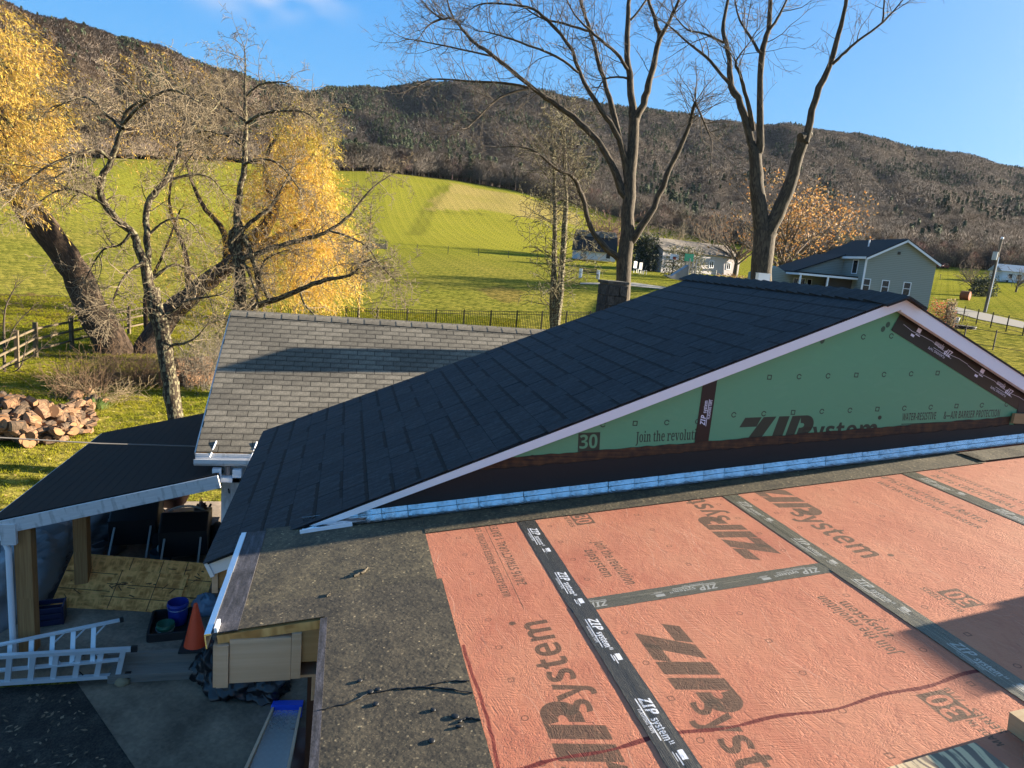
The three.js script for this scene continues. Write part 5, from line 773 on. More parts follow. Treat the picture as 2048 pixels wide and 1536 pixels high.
{ // OSB sheets leaning back on the porch
  const mk = (name, label, q, up, lift) => { // bottom left, bottom right (on the slab), rise and run backward
    const [a, b] = q, dx = b.clone().sub(a), L = dx.length(); dx.normalize(); const t = thing(name, label, 'board', a); const tt = up.clone().normalize(), n = V(0, 0, 0).crossVectors(dx, tt).normalize(), Hh = up.length();
    const g = new THREE.BoxGeometry(L, Hh, 0.012); g.translate(L / 2, Hh / 2, 0.006 + lift); const m = part(t, 'board', buv(g), std({ map: T.osb, color: lin(1.45, 1.05, 0.74), roughness: 0.9 })); m.quaternion.setFromRotationMatrix(new THREE.Matrix4().makeBasis(dx, tt, n));
    const ln = std({ color: lin(0.05, 0.03, 0.02), roughness: 1 }); const lines = []; rnd = mulberry(lift > 0 ? 3 : 4);
    for (const f of lift > 0 ? [0.3, 0.62] : [0.34, 0.66]) { const k = new THREE.BoxGeometry(L - 0.01, 0.011, 0.0012); k.translate(L / 2, Hh * f, 0.0127 + lift); lines.push(k); } for (const f of lift > 0 ? [0.35, 0.72] : [0.42, 0.63, 0.8]) { const k = new THREE.BoxGeometry(0.012, Hh - 0.01, 0.0012); k.translate(L * f, Hh / 2, 0.0133 + lift); lines.push(k); }
    const m2 = part(t, 'pencil_line', merge(lines), ln); m2.quaternion.copy(m.quaternion); m2.userData.kind = 'stuff';
    const sp = []; for (let k = 0; k < 22; k++) { const s = new THREE.BoxGeometry(R(0.02, 0.16), R(0.008, 0.02), 0.001); s.rotateZ(R(-0.9, 0.9)); s.translate(R(0.15, L - 0.15), R(0.1, Hh - 0.1), 0.0125 + lift + k * 0.00002); sp.push(s); } const m3 = part(t, 'dark_stain', merge(sp), std({ color: lin(0.10, 0.05, 0.025), roughness: 1 })); m3.quaternion.copy(m.quaternion); m3.userData.kind = 'stuff'; return t; };
  const a = atY(100, 1213, SLAB), b = atY(402, 1229, SLAB), c = atY(352, 1227, SLAB), up = atY(150, 1106, SLAB + 0.62).sub(a);
  mk('osb_sheet', 'large tan strand board sheet leaning back at the rear of the porch slab', [a, b], up, 0); mk('osb_sheet', 'smaller strand board offcut lying on the face of the larger sheet', [a.clone().add(V(0.3, 0, 0.012)), c], up.clone().multiplyScalar(0.72), 0.014);
}
{ // cone, tray, buckets
  const p = atY(391, 1292, SLAB), t = thing('traffic_cone', 'orange traffic cone standing by the porch edge', 'traffic cone', V(p.x, SLAB, p.z)); const om = std({ color: lin(0.78, 0.075, 0.02), roughness: 0.5 });
  part(t, 'cone', new THREE.LatheGeometry([[0.165, 0.03], [0.16, 0.05], [0.03, 0.68], [0.024, 0.7], [0, 0.7]].map(q => new THREE.Vector2(...q)), 28), om); part(t, 'base', bx(-0.2, 0.2, 0, 0.035, -0.2, 0.2), M.rubber);
  const q = atY(341, 1256, SLAB), tr = thing('mortar_tray', 'shallow black plastic tray on the concrete porch, holding two pails', 'tray', V(q.x, SLAB, q.z), 0.12); tr.scale.set(0.85, 0.8, 0.75);
  const s = new THREE.Shape(); const rr = (w, d, r) => { const k = new THREE.Shape(); k.moveTo(-w + r, -d); k.lineTo(w - r, -d); k.quadraticCurveTo(w, -d, w, -d + r); k.lineTo(w, d - r); k.quadraticCurveTo(w, d, w - r, d); k.lineTo(-w + r, d); k.quadraticCurveTo(-w, d, -w, d - r); k.lineTo(-w, -d + r); k.quadraticCurveTo(-w, -d, -w + r, -d); return k; };
  const o = rr(0.34, 0.5, 0.08); o.holes.push(rr(0.31, 0.47, 0.07)); const wall = new THREE.ExtrudeGeometry(o, { depth: 0.15, bevelEnabled: true, bevelSize: 0.008, bevelThickness: 0.008, bevelSegments: 2 }); wall.rotateX(-Math.PI / 2); wall.translate(0, 0.01, 0); const fl = new THREE.ExtrudeGeometry(rr(0.32, 0.48, 0.07), { depth: 0.014, bevelEnabled: false }); fl.rotateX(-Math.PI / 2);
  part(tr, 'rim', buv(wall), M.black); part(tr, 'floor', buv(fl), M.black);
  const pail = (name, label, x, z, r, h, col, y0) => { const k = thing(name, label, 'bucket', V(x, y0, z)); const pm = std({ color: col, roughness: 0.4 }); part(k, 'wall', new THREE.LatheGeometry([[0, 0.004], [r * 0.88, 0.004], [r, h - 0.05], [r * 1.06, h - 0.05], [r * 1.06, h - 0.03], [r, h - 0.03], [r * 1.02, h], [r * 0.97, h], [r * 0.85, 0.012], [0, 0.012]].map(v => new THREE.Vector2(...v)), 30), pm); const hb = new MB(), pts = []; for (let i = 0; i <= 10; i++) { const a = i / 10 * Math.PI; pts.push(V(Math.cos(a) * r * 1.07, h - 0.06 - Math.sin(a) * 0.03, Math.sin(a) * r * 1.08)); } hb.tube(pts, pts.map(() => 0.004), 5); part(k, 'handle', hb.geo(), M.galv); return k; };
  pail('bucket', 'tall blue plastic bucket standing in the black tray', q.x + 0.08, q.z - 0.13, 0.15, 0.36, lin(0.02, 0.035, 0.25), SLAB + 0.016); pail('bucket', 'short green plastic pail in the front of the black tray', q.x - 0.03, q.z + 0.17, 0.125, 0.17, lin(0.02, 0.11, 0.07), SLAB + 0.016);
  const bb = atY(403, 1222, SLAB); const bl = thing('plastic_bag', 'pale blue plastic bag crumpled behind the orange cone', 'bag', V(bb.x + 0.05, SLAB + 0.07, bb.z)); part(bl, 'bag', blob(0.2, 0.2, 0.18, 0.8, 3, 41), std({ color: lin(0.18, 0.26, 0.36), roughness: 0.35 }));
  const cr = atY(80, 1250, SLAB), ct = thing('crate', 'small navy blue plastic crate beside the front porch post', 'crate', V(cr.x + 0.1, SLAB, cr.z - 0.1), 0.2), cm = std({ color: lin(0.012, 0.016, 0.06), roughness: 0.5 }); for (const [x, w] of [[-0.19, 0], [0.19, 0]]) part(ct, 'side', bx(x - 0.012, x + 0.012, 0, 0.3, -0.15, 0.15), cm); for (let k = 0; k < 3; k++) for (const z of [-0.15, 0.15]) part(ct, 'slat', bx(-0.178, 0.178, 0.02 + k * 0.1, 0.09 + k * 0.1, z - 0.01, z + 0.01), cm); part(ct, 'bottom', bx(-0.178, 0.178, 0, 0.018, -0.14, 0.14), cm);
}
{ // aluminium step ladder lying on its side in front of the steps: two ladder frames hinged together
  const t = thing('step_ladder', 'long aluminium step ladder lying opened on its side before the porch', 'ladder', atY(120, 1350, 0.1)); const base = t.position;
  const F = [atZ(-130, 1374, -9.72), atZ(250, 1350, -9.84)], G = [atZ(-130, 1320, -9.7), atZ(262, 1298, -9.84)], Hq = [atZ(-130, 1316, -9.85), atZ(240, 1240, -10.12)], I = [atZ(-130, 1352, -9.8), atZ(238, 1319, -9.8)];
  const al = std({ color: lin(0.62, 0.66, 0.70), metalness: 0.35, roughness: 0.5 }), L = p => p.clone().sub(base); const rail = (a, b, w = 0.05) => part(t, 'rail', bar(L(a), L(b), 0.07, w), al); rail(F[0], F[1]); rail(G[0], G[1]); rail(Hq[0], Hq[1], 0.025); rail(I[0], I[1], 0.025);
  const along = (p, u) => p[0].clone().lerp(p[1], u); for (let k = 0; k < 8; k++) { const u = 0.96 - k * 0.119; part(t, 'rung', bar(L(along(F, u)), L(along(G, u)), 0.03, 0.07, V(1, 0, 0)), al); }
  for (let k = 0; k < 8; k++) { const u = 0.85 - k * 0.115; part(t, 'rear_rung', bar(L(along(I, u)), L(along(Hq, u)), 0.025, 0.06, V(1, 0, 0)), al); }
  for (let k = 0; k < 3; k++) { const u = 0.85 - k * 0.115; part(t, 'brace', bar(L(along(Hq, u + 0.075)), L(along(Hq, u).lerp(along(I, u), 0.33)), 0.016), al); part(t, 'brace', bar(L(along(I, u + 0.06)), L(along(I, u).lerp(along(Hq, u), 0.3)), 0.016), al); }
  for (const p of [F, G]) part(t, 'foot', bar(L(along(p, 1.0)), L(along(p, 1.035)), 0.045, 0.085), M.black); part(t, 'foot', bar(L(Hq[1]), L(along(Hq, 1.02)), 0.035, 0.075), M.black); part(t, 'spreader', bar(L(along(G, 0.78)), L(along(I, 0.72)), 0.02, 0.006), M.galv); part(t, 'spreader', bar(L(along(F, 0.78)), L(along(F, 0.7).add(V(0, 0.12, -0.1))), 0.02, 0.006), M.galv);
}
{ // aluminium plank with a blue end, leaning from the yard
  const a = atY(575, 1415, 0.06), b = atD(520, 1590, 5.4), d = b.clone().sub(a), L = d.length() + 1.6; d.normalize(); const t = thing('aluminium_plank', 'narrow aluminium work plank with a bright blue end leaning up from the yard', 'plank', a);
  const x = V(1, 0, 0.12).normalize(), n = V(0, 0, 0).crossVectors(d, x).normalize().negate(); x.crossVectors(d, n).normalize(); const B = new THREE.Matrix4().makeBasis(x, d, V(0, 0, 0).crossVectors(x, d)); const add = (nm, g, m) => { const k = part(t, nm, g, m); k.quaternion.setFromRotationMatrix(B); return k; };
  add('deck', bx(-0.165, 0.165, 0.24, L, -0.012, 0.0), std({ color: lin(0.46, 0.46, 0.45), metalness: 0.4, roughness: 0.5, roughnessMap: T.metal })); add('side_rail', bx(-0.195, -0.166, 0.1, L, -0.05, 0.018), M.pale); add('side_rail', bx(0.166, 0.195, 0.1, L, -0.05, 0.018), M.pale);
  const cs = new THREE.Shape([[-0.07, -0.12], [0.06, -0.12], [0.12, 0.0], [0.075, 0.34], [-0.07, 0.34]].map(p => new THREE.Vector2(...p))), cap = new THREE.ExtrudeGeometry(cs, { depth: 0.4, bevelEnabled: true, bevelSize: 0.006, bevelThickness: 0.006, bevelSegments: 2 }); cap.rotateY(-Math.PI / 2); cap.translate(0.2, -0.02, 0); add('blue_end', buv(cap), std({ color: lin(0.012, 0.07, 0.62), roughness: 0.45 }));
  add('bracket', bx(-0.075, 0.075, 1.75, L, 0.001, 0.05), M.alu); add('bracket', bx(-0.085, 0.085, 1.72, 1.75, 0.001, 0.056), M.trim);
}
{ // black rubbish bags under the boxed eave
  const bm = std({ color: lin(0.012, 0.012, 0.014), roughness: 0.28 }); const S = [[428, 1352, 0.26, 'full black rubbish bag leaning at the end of the porch steps', 0.34], [470, 1372, 0.32, 'torn black rubbish bag lying on the yard under the boxed eave', 0.24], [530, 1372, 0.34, 'slack black rubbish bag farthest under the boxed eave', 0.22]];
  S.forEach(([x, y, r, l, h], k) => { const p = atY(x, y, 0.05), t = thing('rubbish_bag', l, 'rubbish bag', V(p.x, 0.035 + 0.35 * h, p.z), 0, 'black rubbish bags in the yard'); part(t, 'bag', blob(r, h, r, 0.9, 4, 60 + k * 5, 36), bm); part(t, 'knot', blob(0.06, 0.1, 0.06, 1, 4, 80 + k, 12), bm, V(0.05, h * 0.9, 0)); });
  const f = atY(245, 1366, 0.05), st = thing('stone', 'small tan stone under the foot of the ladder', 'stone', V(f.x, 0.06, f.z)); part(st, 'stone', blob(0.1, 0.07, 0.07, 0.4, 3, 9, 14), std({ color: lin(0.25, 0.2, 0.12) }));
  const bp = V(-0.32, 0, -7.2); const br = thing('rain_barrel', 'dark brown barrel in the shade under the porch roof edge', 'barrel', bp); part(br, 'barrel', new THREE.LatheGeometry([[0, 0.02], [0.22, 0.02], [0.26, 0.3], [0.27, 0.5], [0.26, 0.7], [0.22, 0.92], [0, 0.92]].map(v => new THREE.Vector2(...v)), 24), std({ color: lin(0.07, 0.025, 0.018), roughness: 0.5 })); part(br, 'hoop', new THREE.TorusGeometry(0.262, 0.012, 6, 24).rotateX(Math.PI / 2), M.black, V(0, 0.32, 0)); part(br, 'hoop', new THREE.TorusGeometry(0.262, 0.012, 6, 24).rotateX(Math.PI / 2), M.black, V(0, 0.68, 0));
}
{ // heaps under grey tarpaulins beside the porch
  const tm = [lin(0.24, 0.25, 0.27), lin(0.14, 0.15, 0.17), lin(0.25, 0.28, 0.31)].map(c => std({ color: c, roughness: 0.5, side: THREE.DoubleSide }));
  const heap = (x, y, D, rx, ry, rz, turn, k, l) => { const p = atD(x, y, D); const t = thing('tarp_heap', l, 'tarpaulin', V(p.x, Math.max(0.1, ground(p.x, p.z)) + ry * 0.3, p.z), turn); part(t, 'tarpaulin', blob(rx, ry, rz, 0.55, 2.6, 20 + k * 7, 64), tm[k % 3]); return t; };
  heap(108, 1120, 12.8, 0.85, 0.85, 1.8, -0.35, 0, 'big grey tarpaulin heap seen between the two brown porch posts'); heap(15, 1200, 11.4, 0.8, 1.0, 1.6, -0.3, 2, 'blue grey tarpaulin heap beyond the white downspout'); heap(95, 1195, 11.6, 0.35, 0.5, 1.6, -0.42, 1, 'long dark tarpaulin roll along the foot of the big grey heap');
  const wd = thing('lumber_piece', 'long bare plank lying over the grey tarpaulin', 'plank', V(0, 0, 0)); part(wd, 'plank', bar(atD(120, 1110, 12.2), atD(153, 1072, 13.6), 0.12, 0.03), std({ color: lin(0.33, 0.32, 0.27), map: T.wood }));
  // bright plastic and white things at the sunny end
  const yb = atD(80, 1062, 13.8); setTag(part(scene, 'foam_board', bx(-0.28, 0.28, -0.02, 0.03, -0.09, 0.09), std({ color: lin(0.62, 0.52, 0.2) }), yb, [0.5, 0.7, 0.25]), 'yellow foam board scrap lying on the tarpaulin heap', 'board');
  const bt = atD(213, 1035, 15.2), bl = thing('tarpaulin', 'blue and white tarpaulin bundle glaring in the sun behind the porch', 'tarpaulin', bt); part(bl, 'blue_sheet', blob(0.55, 0.5, 0.4, 0.9, 3.4, 31, 40), std({ color: lin(0.06, 0.24, 0.6), roughness: 0.4 })); part(bl, 'white_sheet', blob(0.3, 0.55, 0.3, 0.9, 3.4, 35, 30), std({ color: lin(0.75, 0.75, 0.75), roughness: 0.5 }), V(-0.35, -0.35, 0.35)); 
}
function mower(label, px, py, D, turn, acc) { // a ride-on sweeper like machine, mostly dark: hopper, two wheels, light rails
  const p = atD(px, py, D); const t = thing('lawn_sweeper', label, 'lawn sweeper', V(p.x, SLAB, p.z), turn, 'lawn sweepers parked on the porch');
  part(t, 'hopper', (() => { const s = new THREE.Shape([[-0.45, 0.25], [0.45, 0.3], [0.5, 0.75], [0.1, 0.95], [-0.5, 0.8]].map(q => new THREE.Vector2(...q))); const g = new THREE.ExtrudeGeometry(s, { depth: 0.75, bevelEnabled: true, bevelSize: 0.03, bevelThickness: 0.03, bevelSegments: 2 }); g.rotateY(-Math.PI / 2); g.translate(0.375, 0, 0); return buv(g); })(), M.black);
  for (const s of [-1, 1]) { const w = part(t, 'wheel', new THREE.TorusGeometry(0.2, 0.085, 12, 26).rotateY(Math.PI / 2), M.rubber, V(s * 0.52, 0.28, -0.35)); part(w, 'hub', cyl(0.13, 0.13, 0.1).rotateZ(Math.PI / 2), std({ color: acc, roughness: 0.5 })); part(t, 'rail', bar(V(s * 0.3, 0.72, 0.35), V(s * 0.3, 0.3, 1.15), 0.03), std({ color: lin(0.5, 0.5, 0.48), roughness: 0.5 })); }
  const hb = new MB(), pts = []; for (let i = 0; i <= 12; i++) { const a = i / 12 * Math.PI; pts.push(V(Math.cos(a) * 0.33, 0.86 + Math.sin(a) * 0.16, -0.1)); } hb.tube(pts, pts.map(() => 0.02), 6); part(t, 'hoop', hb.geo(), std({ color: lin(0.4, 0.4, 0.38), roughness: 0.5 })); return t;
}
rnd = mulberry(61);
mower('dark lawn sweeper with a light hoop, nearer the brown porch post', 275, 1080, 13.3, 0.12, lin(0.03, 0.03, 0.03)); mower('dark lawn sweeper with light rails, nearer the white wall', 372, 1092, 13.0, 0.1, lin(0.1, 0.02, 0.02));
{ // clutter standing further back on the porch
  const P = (x, y, D, s = SLAB) => { const p = atD(x, y, D); return V(p.x, s, p.z); };
  const ch = thing('garden_chair', 'folding garden chair with a dusty pink seat at the back of the porch', 'chair', P(340, 1030, 15.2), 0.4), cm = std({ color: lin(0.22, 0.09, 0.10), roughness: 0.8 }); part(ch, 'seat', bx(-0.24, 0.24, 0.42, 0.45, -0.22, 0.22), cm); part(ch, 'backrest', bx(-0.24, 0.24, 0.5, 0.95, -0.25, -0.23), cm); for (const s of [-1, 1]) { part(ch, 'leg', rod(V(s * 0.25, 0, 0.22), V(s * 0.25, 0.95, -0.25), 0.014), M.iron); part(ch, 'leg', rod(V(s * 0.24, 0, -0.24), V(s * 0.24, 0.62, 0.22), 0.014), M.iron); part(ch, 'armrest', rod(V(s * 0.25, 0.64, -0.1), V(s * 0.25, 0.64, 0.26), 0.018), M.iron); }
  const bk = thing('pot', 'pale teal tub with a white lid among the sweepers', 'tub', P(323, 1098, 12.6)); part(bk, 'tub', new THREE.LatheGeometry([[0, 0.004], [0.14, 0.004], [0.2, 0.3], [0.19, 0.3], [0.13, 0.015], [0, 0.015]].map(v => new THREE.Vector2(...v)), 22), std({ color: lin(0.05, 0.13, 0.17) })); part(bk, 'ball', new THREE.SphereGeometry(0.1, 16, 12), std({ color: lin(0.5, 0.5, 0.48) }), V(0.02, 0.36, 0));
  const br = thing('wheelbarrow', 'dark red wheelbarrow tipped at the rear of the porch', 'wheelbarrow', P(345, 1050, 14.4), -0.5); const tray = new THREE.CylinderGeometry(0.5, 0.26, 0.3, 4, 1, true); tray.rotateY(Math.PI / 4); tray.scale(1, 1, 0.7); part(br, 'tray', buv(tray), std({ color: lin(0.12, 0.02, 0.015), side: THREE.DoubleSide, roughness: 0.6 }), V(0, 0.6, 0), [0.2, 0, 0.1]); part(br, 'wheel', new THREE.TorusGeometry(0.15, 0.05, 10, 20), M.rubber, V(0.55, 0.2, 0)); for (const s of [-1, 1]) part(br, 'handle', rod(V(0.5, 0.25, s * 0.1), V(-0.85, 0.62, s * 0.26), 0.02), M.wood);
  const yl = thing('fuel_can', 'yellow plastic can by the white wall on the porch', 'can', P(412, 1040, 13.6, SLAB + 0.5)); part(yl, 'can', bx(-0.1, 0.1, 0, 0.26, -0.08, 0.08), std({ color: lin(0.5, 0.24, 0.02), roughness: 0.5 })); part(yl, 'spout', rod(V(0.05, 0.26, 0), V(0.09, 0.36, 0), 0.022), M.black); const shf = thing('crate', 'dark crate holding up the yellow can by the white wall', 'crate', P(412, 1040, 13.6), 0); part(shf, 'side', bx(-0.2, 0.2, 0, 0.49, -0.2, 0.2), M.black); part(shf, 'lid', bx(-0.22, 0.22, 0.4905, 0.4995, -0.22, 0.22), M.black);
  const rg = thing('cloth_heap', 'crumpled faded pink cloth hanging near the white wall', 'cloth', P(400, 1050, 13.2, SLAB + 0.5)); part(rg, 'cloth', blob(0.16, 0.42, 0.14, 1.1, 4, 91, 30), std({ color: lin(0.2, 0.15, 0.16), roughness: 0.9 }));
  const tk = thing('tyre', 'black tyre propped upright by the second porch post', 'tyre', P(228, 1065, 13.8, SLAB + 0.31), 0.9); part(tk, 'tyre', new THREE.TorusGeometry(0.22, 0.09, 14, 28), M.rubber);
}
// ---------------------------------------------------------------- woodpile: every split log is a thing
{
  const end = std({ color: lin(0.31, 0.165, 0.08), map: T.wood, roughness: 0.9 }), side = [lin(0.26, 0.155, 0.09), lin(0.19, 0.12, 0.075), lin(0.11, 0.078, 0.055)].map(c => std({ color: c, map: T.bark, roughness: 0.95 })); rnd = mulberry(808);
  const shapes = [0, 1, 2, 3].map(k => { const r = 0.12 + 0.025 * k, s = new THREE.Shape(), full = k === 3; s.moveTo(0, 0); const a0 = 0, a1 = full ? 6.28 : 1.9 + 0.5 * k; if (full) { s.moveTo(r, 0); for (let i = 1; i < 14; i++) s.lineTo(Math.cos(i / 14 * 6.28) * r * (0.94 + 0.1 * hash2(i, k, 1)), Math.sin(i / 14 * 6.28) * r); } else for (let i = 0; i <= 8; i++) { const a = lerp(a0, a1, i / 8); s.lineTo(Math.cos(a) * r * 1.3 * (0.92 + 0.14 * hash2(i, k, 2)), Math.sin(a) * r * 1.3); } s.closePath(); const L = 0.44, e = new THREE.ExtrudeGeometry(s, { depth: L, bevelEnabled: true, bevelSize: 0.008, bevelThickness: 0.008, bevelSegments: 1 }); e.translate(0, 0, -L / 2); e.computeBoundingBox(); const c = e.boundingBox.getCenter(V(0, 0, 0)); e.translate(-c.x, -c.y, 0); const cap = new THREE.ShapeGeometry(s); cap.translate(-c.x, -c.y, L / 2 + 0.0095); const cap2 = cap.clone(); cap2.rotateY(Math.PI); return [buv(e), merge([buv(cap), buv(cap2)])]; });
  const logAt = (x, y, dy, f = 1) => { const k = R() * 4 | 0, p = onGround(x, y); const t = thing('firewood_log', 'split firewood log with a pale cut face lying in the heaped woodpile', 'log', V(p.x, ground(p.x, p.z) + dy, p.z), 0, 'split logs heaped in the woodpile'); t.rotation.set(R(-0.5, 0.5), R(-0.9, 0.9), R(6.28)); t.scale.setScalar(R(0.5, 0.85) * f); part(t, 'bark', shapes[k][0], side[R() * 3 | 0]); part(t, 'cut_face', shapes[k][1], end); };
  for (let k = 0; k < 295; k++) { const u = R(), x = lerp(-40, 185, u), far = R(); const y = lerp(892, 838, far) - Math.max(0, x - 110) * 0.35, h = Math.max(0, 0.95 - 0.0052 * Math.max(0, x - 25)) * (1 - Math.abs(far - 0.55) * 0.9) ; logAt(x, y, 0.08 + R() * Math.max(0.05, h)); }
  for (const [x, y] of [[172, 815], [188, 806], [160, 822], [150, 800], [180, 790], [205, 806]]) logAt(x, y, 0.12, 1.3);
  for (const [x, y, l, s] of [[385, 752, 'pale sawn log end lying between the willow stump and the outbuilding', 0.42], [362, 770, 'weathered log lying at the foot of the willow', 0.34], [402, 770, 'long pale log lying against the outbuilding gable', 0.3]]) { const p = onGround(x, y), t = thing('felled_log', l, 'log', V(p.x, p.y + s * 0.8, p.z), 0.6); part(t, 'bark', cyl(s, s * 0.9, 1.3, 16).rotateZ(Math.PI / 2), side[0]); part(t, 'cut_face', cyl(s * 0.93, s * 0.93, 0.02, 16).rotateZ(Math.PI / 2), end, V(0.656, 0, 0)); part(t, 'cut_face', cyl(s * 0.85, s * 0.85, 0.02, 16).rotateZ(Math.PI / 2), end, V(-0.656, 0, 0)); }
  const gt = thing('grass_clump', 'bright green grass clump beside the end of the woodpile', 'grass', onGround(195, 818)); const gb = new MB(); for (let k = 0; k < 160; k++) { const a = R(6.28), r = R(0.3); gb.leaf(V(Math.cos(a) * r, 0, Math.sin(a) * r), V(Math.cos(a) * 0.5 + R(-0.3, 0.3), R(0.5, 1), Math.sin(a) * 0.5).normalize(), V(-Math.sin(a), 0, Math.cos(a)), R(0.2, 0.42), 0.02, lin(0.12, 0.2, 0.02).multiplyScalar(R(0.6, 1.2))); } part(gt, 'blades', gb.geo(), leafM).userData.kind = 'stuff';
}
// ---------------------------------------------------------------- loose things on the porch roof
{
  const on = (x, z, h = 0) => V(x, lowY(x) + h, z);
  const w = thing('paper_scrap', 'torn printed wrapper lying flat at the near edge of the red roof', 'paper', on(1.68, -1.225, 0.006)); w.rotation.set(0, 0.05, LA); const stripe = tex(256, (u, v) => { const a = fbm(u * 60 + 8 * fbm(u * 3, v * 3, 0, 153, 2), v * 4, 0, 150, 4), b = fbm(u * 10, v * 10, 0, 151, 3); return mixc([0.44, 0.38, 0.32], [0.80, 0.70, 0.54], sstep(0.42, 0.56, a + 0.3 * (b - 0.5))); }, { m: 0.5 }); const pg = new THREE.PlaneGeometry(0.36, 0.34, 12, 10); pg.rotateX(-Math.PI / 2); { const p = pg.attributes.position; for (let i = 0; i < p.count; i++) p.setY(i, 0.008 * fbm(p.getX(i) * 9, p.getZ(i) * 9, 0, 160, 2)); pg.computeVertexNormals(); } part(w, 'paper', buv(pg), std({ map: stripe, side: THREE.DoubleSide, roughness: 0.7 })); part(w, 'teal_edge', bx(-0.24, -0.19, 0.005, 0.012, -0.12, 0.17), std({ color: lin(0.02, 0.16, 0.19) }), V(0, 0, 0), [0, 0.25, 0]);
  const bl = thing('wood_block', 'short bare lumber block standing at the corner of the red roof', 'block', on(2.03, -1.33)); bl.rotation.z = LA; part(bl, 'block', bx(-0.035, 0.06, 0.002, 0.062, -0.1, 0.05), std({ color: lin(0.52, 0.38, 0.22), map: T.wood })); part(bl, 'offcut', bx(-0.09, -0.037, 0.001, 0.03, 0.0, 0.14), std({ color: lin(0.45, 0.33, 0.2), map: T.wood }));
  // unseen bundle stack added on the sunny side to cast shade across the boards
  for (let k = 0; k < 4; k++) { const t = thing('added_shade_bundle', 'unseen bundle added to cast shade across the roof boards', 'bundle', on(4.55 + (k === 3 ? 0.1 : 0), -1.935 + (k === 3 ? 0.03 : 0), 0.004 + k * 0.098), 0, 'added unseen bundles'); t.rotation.z = LA; part(t, 'bundle', bx(-0.15, 0.85, 0, 0.095, -0.19, 0.19), charcoal[k]); }
}
{ // white cabinet beyond the ridge
  const p = atD(1525, 557, 20), g = ground(p.x, p.z), t = thing('white_cabinet', 'plain white cabinet showing above the new roof ridge', 'cabinet', V(p.x, g, p.z), -0.3); const h = p.y + 0.13 - g; part(t, 'case', bx(-0.165, 0.165, 0.02, h, -0.15, 0.15), M.trim); part(t, 'lid', bx(-0.175, 0.175, h + 0.002, h + 0.025, -0.16, 0.16), M.trim);
}
// ---------------------------------------------------------------- fences
function fenceLine(name, label, a, b, o, group) { // from a to b over the ground: posts, rails and maybe pickets
  const t = thing(name, label, 'fence', V(a.x, ground(a.x, a.z), a.z), 0, group), L = Math.hypot(b.x - a.x, b.z - a.z), n = Math.max(1, Math.round(L / o.span)), at = u => { const x = lerp(a.x, b.x, u), z = lerp(a.z, b.z, u); return V(x, ground(x, z), z).sub(t.position); };
  const dir = V(b.x - a.x, 0, b.z - a.z).normalize();
  for (let k = 0; k <= n; k++) { const p = at(k / n); part(t, 'post', bx(-o.pw / 2, o.pw / 2, -0.1, o.h * 1.03, -o.pw / 2, o.pw / 2), o.m, p, [R(-o.jit, o.jit), Math.atan2(-dir.z, dir.x), R(-o.jit, o.jit)]); }
  for (let k = 0; k < n; k++) for (const h of o.rails) { const p = at(k / n), q = at((k + 1) / n); p.y += h + R(-o.jit, o.jit); q.y += h + R(-o.jit, o.jit); part(t, 'rail', bar(p, q, o.rw, o.rh), o.m); }
  if (o.pick) { const m = Math.round(L / o.pick), list = []; for (let k = 0; k < m; k++) { const p = at((k + 0.5) / m); if (k < 280) part(t, 'picket', o.pg, o.m, p); } }
  return t;
}
rnd = mulberry(404);
